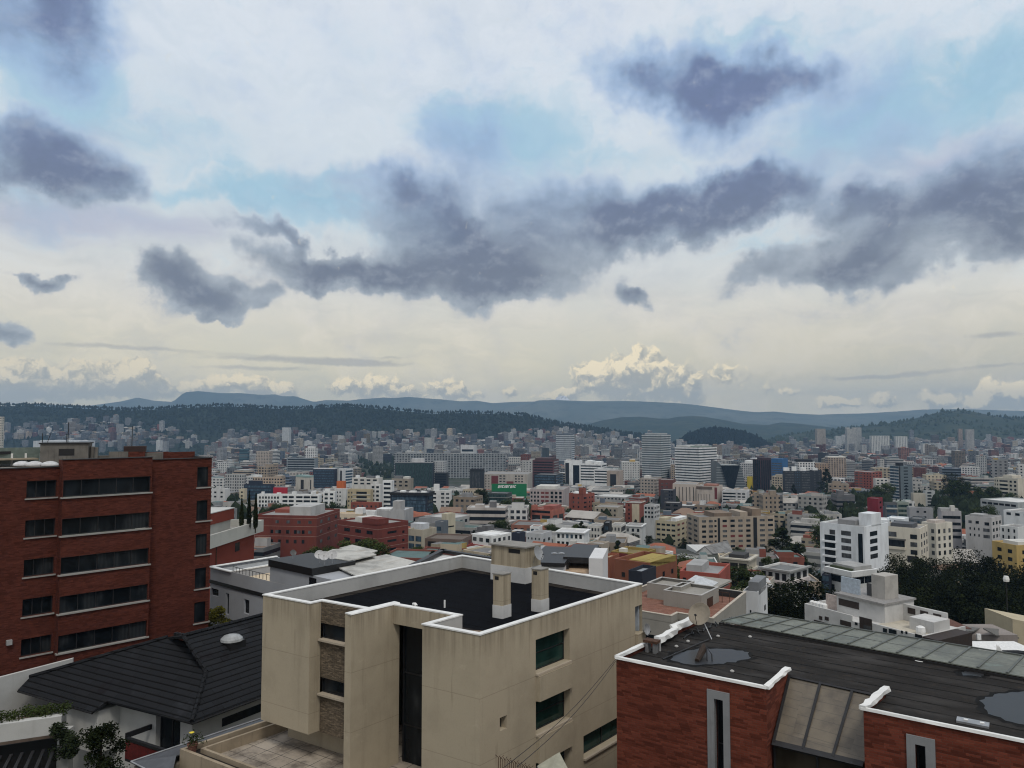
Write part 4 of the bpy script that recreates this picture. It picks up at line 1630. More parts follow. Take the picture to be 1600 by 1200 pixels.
# ===== brown brick apartment block on the left
def left_block():
    zs = [-5.6, -8.5, -11.4, -14.3, -17.2]
    a, b = Pz(97, 778, -5.6), Pz(237, 769.2, -5.6)
    u = (b - a)
    u.z = 0
    L = u.length
    u.normalize()
    v = Vector((-u.y, u.x, 0))
    M = brick('dark red brick', (0.084, 0.021, 0.0135), (0.122, 0.032, 0.020), (0.07, 0.028, 0.02), 0.26, 0.075, 0.6)

    def Q(s, t, z=0.0):
        p = a + u * s + v * t
        return Vector((p.x, p.y, z))
    root = thing('apartment_block', 'dark red brick apartment block on the left with long ribbon windows', 'building', Q(0, 5, -30))
    zt = -2.75
    # the projecting bay
    w = MB()
    holes = [(.05, L - .1, z, z + 1.32) for z in zs]
    hole_wall(w, Q(0, 0), Q(L, 0), -30, zt, holes, v, .25)
    hole_wall(w, Q(0, 1.2), Q(0, 0), -30, zt, [], u)
    hole_wall(w, Q(L, 0), Q(L, 1.2), -30, zt, [], -u)
    # left wing, set back, and right wing
    t0 = .9
    sL = -18.0

    def on(px, py, P, Qq):
        q = Pv(px, py, P, Qq)
        return (q - Vector((P.x, P.y, q.z))).dot((Qq - P).normalized())
    A, B = Q(sL, t0), Q(0, t0)
    s0, s1 = on(41, 776, A, B), on(88, 776, A, B)
    lh = [(s0, s1, z + .05, z + 1.32) for z in zs]
    hole_wall(w, A, B, -30, zt - .55, lh, v, .3)
    C = Q(L, t0)
    D = Pv(331, 722, C, C + u)
    Lr = (Vector((D.x, D.y, 0)) - C).length
    rh = [(Lr - 1.25, Lr - .02, z, z + 1.75) for z in (z + .1 for z in zs)]
    hole_wall(w, C, Vector((D.x, D.y, 0)), -30, zt - .25, rh, v, .3)
    E = Vector((D.x, D.y, 0)) + v * 9
    hole_wall(w, Vector((D.x, D.y, 0)), E, -30, zt - .25, [(.02, .9, z + .1, z + 1.85) for z in zs], -u, .3)
    w.build('wall', M, root)
    for z in zs:
        window_at(root, Q(0, 0), Q(L, 0), (.05, L - .1, z + .06, z + 1.32), v, .18, M_FRAME, M_GLASSB if z != zs[0] else M_GLASS, 5, 1, .06)
        k = MB()
        k.box(Q(-.1, -.12, z - .07), u * (L + .15), v * .35, UP * .10)
        k.build('sill', concrete('pale concrete sill', (.30, .29, .27), .4), root)
    for h in lh:
        window_at(root, A, B, h, v, .22, M_FRAME, M_GLASSB, 3, 1, .06)
        k = MB()
        k.box(Q(sL + h[0] - .1, t0 - .1, h[2] - .11), u * (h[1] - h[0] + .2), v * .35, UP * .10)
        k.build('sill', MATS['pale concrete sill'], root)
    for h in rh:
        window_at(root, C, Vector((D.x, D.y, 0)), h, v, .12, M_FRAME, M_GLASSB, 1, 1, .06)
        k = MB()
        k.box(C + u * (h[0] - .08) - v * .1 + UP * (h[2] - .11), u * 1.45, v * .35, UP * .10)
        k.build('sill', MATS['pale concrete sill'], root)
    # flat roof and dark metal parapet trim
    k = MB()
    k.face([Q(sL, t0, zt - .7), Q(L + Lr, t0, zt - .7), Q(L + Lr, t0 + 14, zt - .7), Q(sL, t0 + 14, zt - .7)])
    k.build('roof', M_CONC, root)
    k = MB()
    strip_cap(k, [Q(-.05, .1, zt), Q(L + .05, .1, zt)], .35, .06)
    strip_cap(k, [Q(L + .1, t0 + .05, zt - .25), Q(L + Lr, t0 + .05, zt - .25), Q(L + Lr, t0 + 9, zt - .25)], .3, .06)
    strip_cap(k, [Q(sL, t0 + .05, zt - .55), Q(-.05, t0 + .05, zt - .55)], .3, .06)
    k.build('parapet_trim', plain('dark metal trim', (.022, .022, .022), .6), root)
    for s0_, s1_ in ((L + .4, L + Lr * .95), ):
        k = MB()
        k.box(Q(s0_, 4.5, zt - .69), u * (s1_ - s0_) * .55, v * .3, UP * .95)
        k.box(Q(s0_ + (s1_ - s0_) * .55, 4.5, zt - .69), u * (s1_ - s0_) * .5, v * .3, UP * .9)
        k.build('rear_parapet', M, root)
    dm = plaster('blackened concrete', (.15, .14, .125), 1.0, streak=1.0, scale=2)
    # rooftop tank house, broken chimney stubs, red plant box
    o = Pz(62, 727, zt - .6)
    def roofbox(px0, px1, ytop, dist, d, mat, name, zb=zt - .68):
        p0, p1 = Py(px0, ytop, dist), Py(px1, ytop, dist)
        k = MB()
        w_ = (p1 - p0).length
        uu = (u + Vector((1, 0, 0))).normalized()
        vv = Vector((-uu.y, uu.x, 0))
        k.box(Vector((p0.x, p0.y, zb)), uu * (w_ * 1.04), vv * d, UP * (p0.z - zb))
        return k.build(name, mat, root), Vector((p0.x, p0.y, p0.z)), uu, vv, w_
    t, p0, uu, vv, w_ = roofbox(63, 126, 694, 60, 2.4, dm, 'tank_house')
    k = MB()
    k.box(p0 - uu * .1 - vv * .1 + UP * .004, uu * (w_ * 1.04 + .2), vv * 2.6, UP * .10)
    k.build('slab', M_BLACK, t)
    k = MB()
    k.box(p0 + uu * w_ * .40 - vv * .02 + UP * -.95, uu * w_ * .34, vv * .03, UP * .55)
    k.build('opening', M_BLACK, t)
    for x0, x1, yt in ((128, 133, 699), (135, 141, 697), (142, 146, 698), (148, 152, 699)):
        roofbox(x0, x1, yt, 62, .5, dm, 'chimney_stub')
    roofbox(152, 170, 712, 62.5, .4, dm, 'low_wall')
    roofbox(170, 196, 706, 62.5, .4, dm, 'low_wall')
    t, p0, uu, vv, w_ = roofbox(194, 222, 706, 63, 1.2, M, 'plant_box')
    k = MB()
    k.box(p0 - uu * .05 + UP * .003, uu * (w_ * 1.04 + .1), vv * 1.25, UP * .46)
    k.build('grille', plain('dark brown box', (.03, .014, .012), .7), t)
    roofbox(222, 250, 708, 64, 1.2, dm, 'low_wall')
    for px, yb, yt, lab in ((66, 695, 677, 'thin aerial pole nearest the left end of the blackened tank house roof'), (104, 695, 678, 'thin aerial pole near the right end of the blackened tank house roof'),
                            (106, 696, 660, 'tallest thin aerial pole on the blackened tank house roof'), (206, 699, 666, 'aerial pole rising from the dark red box on the brick block roof')):
        q = Py(px, yb, 61.5 if px < 200 else 63.6)
        k = MB()
        k.tube([q - UP * .15, q + UP * (Py(px, yt, q.y).z - q.z)], .03, 5)
        if px == 104:
            k.tube([q + UP * .55 - uu * .25, q + UP * .55 + uu * .25], .02, 5)
        tag(k.build('aerial_pole', M_BLACK, loc=q), lab, 'aerial')
    q = Py(71, 698, 61.3)
    k = MB()
    k.tube([q - UP * .1, q + UP * 1.1 + uu * .35, q + UP * 1.15 + uu * .42], .025, 5)
    tag(k.build('aerial_pole', M_BLACK, loc=q), 'leaning aerial pole on the blackened tank house roof', 'aerial')
    # penthouse with glass rail at the far left
    ph = thing('roof_pavilion', 'glazed rooftop pavilion with a dark flat roof at the far left edge', 'pavilion', Q(-12, 6, zt - .7))
    p0, p1 = Py(-60, 686, 58), Py(63, 704, 62)
    p1.z = p0.z = p1.z
    k = MB()
    k.slab([p0, p1, p1 + v * 5, p0 + v * 5], .22)
    k.build('roof', M_BLACK, ph)
    g0, g1 = Py(-60, 700, 58.6), Py(62, 716, 61.6)
    k = MB()
    k.box(Vector((g0.x, g0.y, zt - .55)), Vector((g1.x - g0.x, g1.y - g0.y, 0)), v * .03, UP * 1.35)
    k.build('glass_rail', plain('pale green glass', (.16, .20, .18), .15), ph)
    k = MB()
    for f in (.12, .43, .62, .80):
        q = g0.lerp(g1, f)
        k.box(Vector((q.x, q.y, zt - .68)) - v * .06, u * .14, v * .12, UP * (p1.z - zt + .5))
    k.build('post', M_WHITE, ph)
    k = MB()
    c0, c1 = Py(-60, 712, 57.2), Py(60, 722, 60.2)
    k.slab([Vector((c0.x, c0.y, zt - .05)), Vector((c1.x, c1.y, zt - .05)), Vector((c1.x, c1.y, zt - .05)) + v * 1.6, Vector((c0.x, c0.y, zt - .05)) + v * 1.6], .1)
    k.build('awning', plain('beige canvas', (.30, .25, .18), .9), ph)
    for px, lab in ((34, 'leftmost of the white roof domes along the brick parapet'), (54, 'middle one of the white roof domes along the brick parapet'), (78, 'rightmost of the white roof domes along the brick parapet')):
        q = Py(px, 728, 58.6)
        q.z = zt - .52
        k = MB()
        k.lathe(q, [(.62, 0), (.58, .12), (.42, .24), (.2, .31), (.001, .33)], 16)
        tag(k.build('roof_dome', plain('white acrylic', (.6, .6, .6), .3), loc=q, smooth=True), lab, 'roof dome', 'white roof domes on the brick block')
    p = Pv(9, 1008, A, B)
    k = MB()
    k.box(p - v * .25, u * .35, v * .25, UP * .35)
    tag(k.build('wall_lamp', plain('grey plastic', (.35, .35, .35), .5), loc=p), 'small grey box lamp fixed low on the dark red brick wall', 'lamp')


left_block()


# ===== dark tiled house, its garden and the rest of the lower left corner
def tiled_house():
    zE = -17.0
    E1, E2 = Pz(47, 1058, zE), Pz(300, 1128, zE)
    E3 = Pz(420, 1083, zE)
    apex = Vector((-21.2, 51.0, -14.0))
    dirR = (E3 - E2).normalized()
    E3 = E2 + dirR * 22
    R2 = apex + dirR * 17
    root = thing('house', 'white walled house with a large dark shingled hip roof at the lower left', 'house', (E1 + E3) / 2 + UP * -9)
    M = rooftile('dark roof shingles', (0.0125, 0.0135, 0.0155), .42, 1.3)
    fu = (E2 - E1).normalized()
    n = (E2 - E1).cross(apex - E1).normalized()
    if n.z < 0:
        n = -n
    down = fu.cross(n)
    if down.z > 0:
        down = -down
    e1 = E1
    a1 = Pz(145, 1113, zE - .55)
    # project a1 on the slope plane
    a1 = a1 - n * (a1 - E1).dot(n)
    s = (a1 - E1).dot(fu)
    dd = (a1 - E1).dot(down)
    n1 = E1 + fu * (s + .25)
    k = MB()
    H = Vector((-19.0, 46.8, -15.4))
    nr = (E3 - E2).cross(H - E2).normalized()

    def on_plane(px, py, P, nn):
        d = ray(px, py)
        return d * (P.dot(nn) / d.dot(nn))
    Ar = on_plane(286, 994, E2, nr)
    Rr = on_plane(470, 946, E2, nr)
    R2 = Ar + dirR * 15
    k.slab([E2, E3, R2, Ar, H], .16)
    Al = on_plane(300, 1004, E1, n)
    Al2 = on_plane(262, 996, E1, n)
    k.slab([E1, E1 + fu * .3 + down * dd, E1 + fu * s + down * dd, n1 + down * .12, E2, H, Al, Al2], .16)
    apex = Ar
    BL = E1 + (apex - E2) * 0 + dirR * 16
    k.slab([E1, Al2, Ar, R2, BL], .16)
    ro = k.build('roof', M, root, rot=-32)
    for a, b in ((E2, H), (H, Ar), (Ar, R2), (E1, Al2)):
        k = MB()
        m = int((b - a).length / .42)
        for i in range(m):
            p, q = a.lerp(b, i / m), a.lerp(b, (i + .96) / m)
            k.tube([p + UP * .02, q + UP * .05], [.15, .12], 6)
        k.build('ridge_caps', M, ro)
    k = MB()
    k.tube([E1 + fu * s + down * dd - UP * .1, E1 + fu * .3 + down * dd - UP * .1], .07, 6)
    k.tube([n1 - UP * .08, E2 - UP * .1, E3 - UP * .1], .07, 6)
    k.build('gutter', M_BLACK, ro)
    # little louvred vent in the hip
    k = MB()
    for i in range(7):
        c = Al.lerp(Al2, .1 + i * .11) + UP * .05
        k.box(c, fu * .10, dirR * .3, UP * .34)
    k.build('vent', M_FRAME, ro)
    # walls
    wm = plaster('white house wall', (.50, .50, .48), .45)
    k = MB()
    inn = lambda p, f, d: p + fu * f + dirR * d
    pl = [inn(E1, .9, .9), inn(n1, .6, .9), inn(E2, -1.0, .8), inn(E3, -1.0, -.5), inn(BL, .9, -.5)]
    A, B = inn(n1, .6, .9), inn(E2, -1.0, .8)
    L = (Vector((B.x - A.x, B.y - A.y, 0))).length
    hole = (L * .44, L * .82, -20.6, -17.6)
    hole_wall(k, A, B, -26, zE + .25, [hole], dirR, .4)
    hole_wall(k, pl[0], A, -26, zE, [], dirR)
    hole_wall(k, B, pl[3], -26, zE + .1, [], -fu)
    hole_wall(k, pl[4], pl[0], -26, zE, [], fu)
    # projecting white gable box under the left eave
    g0 = inn(E1, 5.2, -.6)
    g1 = E1 + fu * (s - .1) + down * (dd - .5)
    k.prism([(g0.x, g0.y), (g1.x, g1.y), (g1.x + dirR.x * 1.8, g1.y + dirR.y * 1.8), (g0.x + dirR.x * 2, g0.y + dirR.y * 2)], -20.2, zE - .65)
    k.build('wall', wm, root)
    window_at(root, A, B, hole, dirR, .3, M_FRAME, M_GLASS, 2, 1, .09, 'door')
    k = MB()
    k.box(B + fu * .01 + dirR * 2.0 + UP * -18.4 - UP * B.z, fu * .03, dirR * 3.2, UP * .5)
    k.build('window', M_GLASS, root)
    # red balcony boards with dark rails
    b0, b1 = Pv(196, 1148, A - dirR * 1.6, B - dirR * 1.6), Pv(292, 1176, A - dirR * 1.6, B - dirR * 1.6)
    k = MB()
    k.box(Vector((b0.x, b0.y, b0.z - 1.35)), Vector((b1.x - b0.x, b1.y - b0.y, 0)), dirR * .12, UP * 1.0)
    bal = k.build('balcony', plain('dark red boards', (.13, .012, .010), .6, var=.25, scale=6), root)
    k = MB()
    d = Vector((b1.x - b0.x, b1.y - b0.y, 0))
    k.box(Vector((b0.x, b0.y, b0.z - .30)) - dirR * .03, d, dirR * .2, UP * .16)
    k.box(Vector((b0.x, b0.y, b0.z - 1.5)), d, dirR * 1.6, UP * .14)
    k.box(Vector((b0.x, b0.y, b0.z - .2)) - dirR * .02, dirR * 1.6, d.normalized() * .1, UP * .3)
    k.build('rail', M_FRAME, bal)
    # skylight dome on the right slope
    p = on_plane(362, 1003, E2, nr) + UP * .12
    t = thing('skylight', 'clear skylight dome on the dark shingled roof', 'skylight', p)
    k = MB()
    k.box(p - fu * .6 - dirR * .6 - UP * .5, fu * 1.2, dirR * 1.2, UP * .5)
    k.build('kerb', M_BLACK, t)
    k = MB()
    for i in range(4):
        pass
    k.lathe(p, [(.74, 0), (.70, .14), (.52, .30), (.26, .38), (.001, .41)], 18)
    k.build('dome', plain('hazy acrylic', (.34, .35, .35), .2), t, smooth=True)
    return E1, E2, fu, dirR


hE1, hE2, hfu, hdir = tiled_house()


def leaf_cloud(mb, pts, n, size, rnd, flat=.5):
    """n leaf-sized faces scattered round the given (centre, radius) clumps"""
    for _ in range(n):
        c, r = rnd.choice(pts)
        d = Vector((rnd.gauss(0, 1), rnd.gauss(0, 1), rnd.gauss(0, 1))).normalized() * r * rnd.random() ** .4
        p = Vector(c) + d
        a = Vector((rnd.gauss(0, 1), rnd.gauss(0, 1), rnd.gauss(0, flat))).normalized() * size * rnd.uniform(.6, 1.4)
        b = a.cross(Vector((rnd.gauss(0, 1), rnd.gauss(0, 1), rnd.gauss(0, 1)))).normalized() * size * rnd.uniform(.35, .7)
        mb.face([p - a, p + b, p + a, p - b])


def garden():
    wm = MATS['white house wall']
    # white boundary wall against the brick block
    a, b = Py(-60, 1074, 47), Py(114, 1029, 54)
    t = thing('garden_wall', 'plain white boundary wall at the foot of the brick apartment block', 'wall', Vector((a.x, a.y, -26)))
    k = MB()
    u = Vector((b.x - a.x, b.y - a.y, 0))
    k.prism([(a.x, a.y), (b.x, b.y), (b.x - .1, b.y + .25), (a.x - .1, a.y + .25)], -27, [a.z, b.z, b.z, a.z])
    k.build('wall', wm, t)
    # upper patio with stone rings
    zp = -19.6
    q = [Pz(px, py, zp) for px, py in ((-70, 1150), (96, 1118), (70, 1086), (-70, 1110))]
    t = thing('patio', 'stained paved patio with low kerbs beside the white wall', 'terrace', q[0])
    k = MB()
    k.prism([(p.x, p.y) for p in q], -25, zp)
    k.build('paving', plaster('patio paving', (.17, .13, .105), 1.0, scale=2.5), t)
    k = MB()
    for (p0, p1) in (((10, 1108), (44, 1096)), ((44, 1096), (66, 1112)), ((8, 1098), (42, 1089))):
        A, B = Pz(*p0, zp), Pz(*p1, zp)
        k.box(A + UP * .003, B - A, Vector((.1, .2, 0)), UP * .22)
    k.build('kerb', M_CONC, t)
    k = MB()
    A = Pz(46, 1097, zp)
    k.box(A + UP * .004, hfu * 1.1, hdir * .7, UP * .35)
    k.build('step', plain('red painted concrete', (.20, .05, .04), .8), t)
    for (px, py, r, lab) in ((2, 1120, 1.0, 'low round stone planter ring on the patio at the left edge, nearer one'), (2, 1100, .7, 'small round stone planter on the patio at the left edge, farther one')):
        c = Pz(px, py, zp)
        k = MB()
        k.lathe(c, [(r, 0), (r * 1.05, .2), (r * .95, .22), (r * .92, .45), (r * .72, .47), (r * .68, .2), (.001, .2)], 22)
        tag(k.build('stone_planter', M_CONC, loc=c), lab, 'planter')
    # carport: white beam, pillar, dark slats
    p = [Pv(0, 1168, (-60, 48), (0, 41)), ]
    b0, b1 = Py(-60, 1172, 43.5), Py(96, 1124, 45.5)
    t = thing('carport', 'carport with a broad white beam, a white pillar and dark slatted roof', 'carport', Vector((b1.x, b1.y, -26)))
    k = MB()
    d = Vector((b1.x - b0.x, b1.y - b0.y, 0))
    nrm = Vector((-d.y, d.x, 0)).normalized()
    z1 = Py(96, 1119, 45.5).z
    z0 = Py(96, 1146, 45.5).z
    k.box(Vector((b0.x, b0.y, z0)), d, nrm * .5, UP * (z1 - z0))
    k.build('beam', wm, t)
    k = MB()
    c = Py(99, 1150, 45.6)
    k.box(Vector((c.x - .4, c.y + .05, -26)), Vector((.72, 0, 0)), Vector((0, .5, 0)), UP * (z0 + 26.2))
    k.build('pillar', wm, t)
    k = MB()
    for i in range(9):
        s = b0.lerp(b1, .04 + i * .11)
        k.box(Vector((s.x, s.y - .02, z0 - .9)) - nrm * 4.5, Vector((.16, .05, 0)), nrm * 4.5, UP * .16)
    k.build('slats', M_FRAME, t)
    k = MB()
    k.box(Vector((b0.x, b0.y, -25.5)) + nrm * .8, d * .95, nrm * .1, UP * (z0 + 25))
    k.build('back_panel', M_BLACK, t)  # black panel across the back, behind the beam
    # planting on the beam edge and the ivy that hangs over it
    rnd = random.Random(21)
    k = MB()
    pts = []
    for i in range(26):
        f = i / 25
        c = b0.lerp(b1, f)
        pts.append((Vector((c.x, c.y + .5, z1 + .15 + rnd.uniform(-.05, .2))) + nrm * rnd.uniform(0, .5), rnd.uniform(.25, .45)))
    leaf_cloud(k, pts, 2600, .07, rnd)
    o = k.build('planting', M_LEAFG)
    tag(o, 'low green planting with tiny white flowers along the carport beam', 'planting')
    o['kind'] = 'stuff'
    k = MB()
    c0 = Py(101, 1122, 45.2)
    pts = [(c0 + Vector((rnd.uniform(-.5, .6), rnd.uniform(-.3, .3), -.5 - rnd.random() * 1.5)), rnd.uniform(.3, .55)) for _ in range(14)]
    leaf_cloud(k, pts, 2600, .08, rnd)
    tag(k.build('ivy', M_LEAFD, loc=c0), 'dark ivy hanging over the end of the white carport beam', 'plant')
    k = MB()
    bx = Py(158, 1168, 41.5)
    k2 = thing('shrub', 'large dark leafy shrub against the white house wall', 'shrub', Vector((bx.x, bx.y, -25)))
    pts = [(bx + Vector((rnd.gauss(0, .5), rnd.gauss(0, .4), rnd.uniform(-2.2, 1.0))), rnd.uniform(.3, .55)) for _ in range(30)]
    leaf_cloud(k, pts, 5200, .085, rnd)
    k.build('leaves', leafmat('dark shrub foliage', (.012, .018, .009)), k2)  # dark green base colour for these leaves
    k = MB()
    k.tube([Vector((bx.x, bx.y, -25)), bx + UP * .6], [.14, .05], 6)
    k.build('stem', plain('bark', (.05, .04, .03), .95), k2)
    k = MB()
    h0, h1 = Py(170, 1200, 37), Py(275, 1172, 39)
    pts = [(h0.lerp(h1, rnd.random()) + Vector((rnd.gauss(0, .15), rnd.gauss(0, .3), -.4 - rnd.random() * 1.0)), rnd.uniform(.35, .6)) for _ in range(36)]
    leaf_cloud(k, pts, 5200, .08, rnd)
    o = tag(k.build('hedge', leafmat('bluish hedge foliage', (.020, .036, .026)), loc=h0), 'bluish green hedge running below the red balcony', 'hedge')
    # yellow-green shrub by the corner of the brick block
    k = MB()
    bx = Py(336, 968, 66)
    t = thing('shrub', 'upright yellow green shrub at the corner of the brick block', 'shrub', Vector((bx.x, bx.y, -29)))
    pts = [(bx + Vector((rnd.gauss(0, .75), rnd.gauss(0, .5), rnd.uniform(-2.8, 1.1))), rnd.uniform(.3, .5)) for _ in range(40)]
    leaf_cloud(k, pts, 4200, .11, rnd)
    k.build('leaves', leafmat('yellow green foliage', (.085, .085, .018)), t)
    k = MB()
    k.tube([Vector((bx.x, bx.y, -29)), bx], [.12, .04], 6)
    k.build('stem', MATS['bark'], t)


garden()


# ===== pale grey house behind the tiled roof, with sheet roofs and three dishes
def grey_house():
    M = plaster('pale grey house render', (.36, .375, .40), .3)
    MB_ = M_BLACK
    a, b = Pz(329, 886, -14.2), Pz(446, 914, -14.2)
    u = (b - a).normalized()
    v = Vector((-u.y, u.x, 0))

    def Q(s, t, z=0.0):
        p = a + u * s + v * t
        return Vector((p.x, p.y, z))
    L = (b - a).length + 7
    root = thing('house', 'pale grey house with black string bands and a sunny tiled terrace', 'house', Q(5, 4, -30))
    k = MB()
    hs = [(.25, 1.6, -16.9, -16.2), (3.0, 3.55, -18.3, -16.3), (6.2, 7.1, -17.7, -16.4), (9.4, 13.2, -17.4, -16.5), (5.9, 7.7, -21.3, -20.0)]
    hole_wall(k, Q(0, 0), Q(L, 0), -31, -14.2, hs, v, .25)
    hole_wall(k, Q(0, 7.5), Q(0, 0), -31, -14.2, [], u)
    k.build('wall', M, root)
    for h in hs:
        window_at(root, Q(0, 0), Q(L, 0), h, v, .2, M_FRAME, M_GLASSB, 2)
    k = MB()
    for z in (-15.75, -19.0):
        k.box(Q(-.05, -.07, z), u * L, v * .07, UP * .34)
    k.build('black_band', MB_, root)
    k = MB()
    strip_cap(k, [Q(0, 7.5, -14.2), Q(0, 0, -14.2)], .4, .08)
    strip_cap(k, [Q(0, .05, -14.2), Q(3.9, .05, -14.2)], .4, .08)
    strip_cap(k, [Q(3.8, .3, -14.19), Q(3.8, 7.4, -14.19)], .35, .10)
    k.build('coping', M_WHITE, root)
    k = MB()
    k.face([Q(3.9, .1, -14.9), Q(10.5, .1, -14.9), Q(10.5, 7.4, -14.9), Q(3.9, 7.4, -14.9)])
    k.build('terrace_floor', plaster('warm terrace tiles', (.62, .52, .38), .3), root)
    k = MB()
    k.face([Q(.1, .1, -14.45), Q(3.7, .1, -14.45), Q(3.7, 7.4, -14.45), Q(.1, 7.4, -14.45)])
    k.build('roof', plain('pale roof felt', (.30, .31, .31), .8), root)
    k = MB()
    k.box(Q(3.7, .2, -30), u * .2, v * 7.2, UP * (30 - 14.2))
    k.box(Q(0, 7.4, -30), u * 10.4, v * .3, UP * (30 - 14.3))
    k.box(Q(10.4, .012, -14.2), u * 12, v * 6.2, UP * 1.32)
    k.build('upper_wall', M, root)
    k = MB()
    for i in range(12):
        k.box(Q(3.95 + i * .57, .1, -14.2), u * .035, v * .035, UP * .5)
    k.box(Q(3.95, .1, -13.72), u * 6.4, v * .04, UP * .04)
    k.build('railing', M_BLACK, root)
    k = MB()
    k.box(Q(10.3, -.12, -12.87), u * 6.6, v * 4.6, UP * .62)
    k.build('black_fascia', M_BLACK, root)
    k = MB()
    wl = Pv(484, 886, Q(0, 0), Q(L, 0))
    k.box(Vector((wl.x, wl.y, -14.1)) - v * .05, u * .95, v * .05, UP * 1.05)
    k.build('window', M_GLASS, root)
    # old sheet-metal roofs
    cm = corrugated('old pale roof sheets', (.50, .49, .45), .35, 54, .5)
    sheets = (([(497, 868), (545, 876), (588, 866), (560, 856), (520, 858)], -12.2, 'small old sheet metal roof behind the three dishes'),
              ([(519, 882), (575, 908), (662, 880), (604, 866)], -12.6, 'large old sheet metal roof with dark stains left of the black bitumen roof'),
              ([(530, 856), (575, 866), (590, 860), (550, 851)], -12.6, 'narrow sheet metal roof at the back of the grey house'))
    for pts, z, lab in sheets:
        q = [Pz(px, py, z) for px, py in pts]
        t = thing('sheet_roof', lab, 'roof', Vector((q[0].x, q[0].y, -30)))
        k = MB()
        k.slab(q, .1)
        k.build('sheet', cm, t)
        k = MB()
        cc = sum(q, Vector()) / len(q)
        k.prism([tuple((p * .94 + cc * .06)[:2]) for p in q], -30, z - .35)
        k.build('wall', plaster('dim shed wall', (.20, .19, .17), .8), t)
    for i, (px, py, r, lab) in enumerate(((499, 867, .40, 'leftmost of three white satellite dishes on the black fascia roof'), (507, 869, .42, 'middle one of three white satellite dishes on the black fascia roof'), (519.5, 867.5, .42, 'rightmost of three white satellite dishes on the black fascia roof'))):
        c = Pz(px, py, -11.35)
        dish('satellite_dish', lab, c, Vector((.1, -.8, .6)), r, plain('dish white', (.5, .5, .5), .5), c - UP * .7, 'white dishes on the grey house')
    c = Pz(458, 864, -11.6)
    dish('satellite_dish', 'small dark dish on the left end of the black fascia roof', c, Vector((.5, -.7, .5)), .28, plain('dark grey dish', (.1, .1, .1), .5), c - UP * .5)


grey_house()


# ===== stepped red and white building with the cypress terrace
def stepped_building():
    P0, P1 = Pz(318, 840, -13.4), Pz(412, 812, -13.4)
    w = (P1 - P0).normalized()
    lf = Vector((-w.y, w.x, 0))
    root = thing('apartment_block', 'red stepped building with broad white terrace bands and cypresses on the terrace', 'building', P0 + UP * (-42 + 13.4))
    red = plaster('dull red render', (.19, .045, .03), .35)
    wht = plaster('off white terrace band', (.46, .46, .42), .4)

    def wallbox(nm, m, a, b, z0, z1, depth):
        k = MB()
        a, b = Vector((a.x, a.y, z0)), Vector((b.x, b.y, z0))
        k.box(a, b - a, lf * depth, UP * (z1 - z0))
        return k.build(nm, m, root)
    P0 = P0 - w * 3
    wallbox('terrace_band', wht, P0, P1, -15.0, -13.4, .3)
    wallbox('end_band', wht, P1 - w * .3 + lf * .3, P1 + lf * .3, -15.0, -13.4, 11)
    wallbox('terrace_floor', M_CONC, P0 + lf * .3, P1 - w * .3 + lf * .3, -14.6, -14.3, 11)
    wallbox('lower_wall', red, P0 + lf * .5, P1 - w * 1.8 + lf * .5, -42, -15.0, 11)
    U1 = Pz(366, 794, -11.3)
    U0 = U1 - w * 9
    wallbox('upper_wall', red, U0, U1, -12.7, -11.3, 8)
    wallbox('middle_wall', wht, U0 + lf * .25, U1 - w * .5 + lf * .25, -14.3, -12.7, 8)
    wallbox('coping', MATS['white house wall'], U0 - lf * .05, U1 + w * .05 - lf * .05, -11.298, -11.2, 8.2)
    q = P0.lerp(P1, .62) + lf * .45
    wallbox('window', M_GLASS, q, q + w * 1.2, -16.6, -15.5, .1)
    q = P0.lerp(P1, .36) + lf * .42
    wallbox('drain_pipe', M_RUST, q, q + w * .12, -42, -15.0, .07)
    bk = plain('bark', (.05, .04, .03))
    for px, h, lab in ((377, 43, 'leftmost of three thin dark cypresses on the white terrace'), (388.5, 54, 'tallest, middle one of three thin dark cypresses on the white terrace'), (399, 50, 'rightmost of three thin dark cypresses on the white terrace')):
        b = Pz(px, 829, -14.3)
        H = (h + 6) * b.y / FPX
        t = thing('cypress', lab, 'tree', b, group='cypresses on the white terrace')
        rnd = random.Random(int(px))
        k = MB()
        k.tube([b - UP * .3, b + UP * H * .5], [.09, .04], 6)
        k.build('trunk', bk, t)
        k = MB()
        for _ in range(1500):
            f = rnd.random() ** .8
            r = .40 * (math.sin(math.pi * min(1, f * .9 + .12)) ** .6) * (1 - f * .75) * rnd.random() ** .4
            a_ = rnd.uniform(0, 6.283)
            p = b + Vector((math.cos(a_) * r, math.sin(a_) * r, .3 + f * (H - .3)))
            d = Vector((rnd.gauss(0, .3), rnd.gauss(0, .3), 1)).normalized() * rnd.uniform(.10, .24)
            s = d.cross(Vector((rnd.gauss(0, 1), rnd.gauss(0, 1), 0))).normalized() * .05
            k.face([p - d, p + s, p + d, p - s])
        k.build('crown', M_LEAFD, t)


stepped_building()


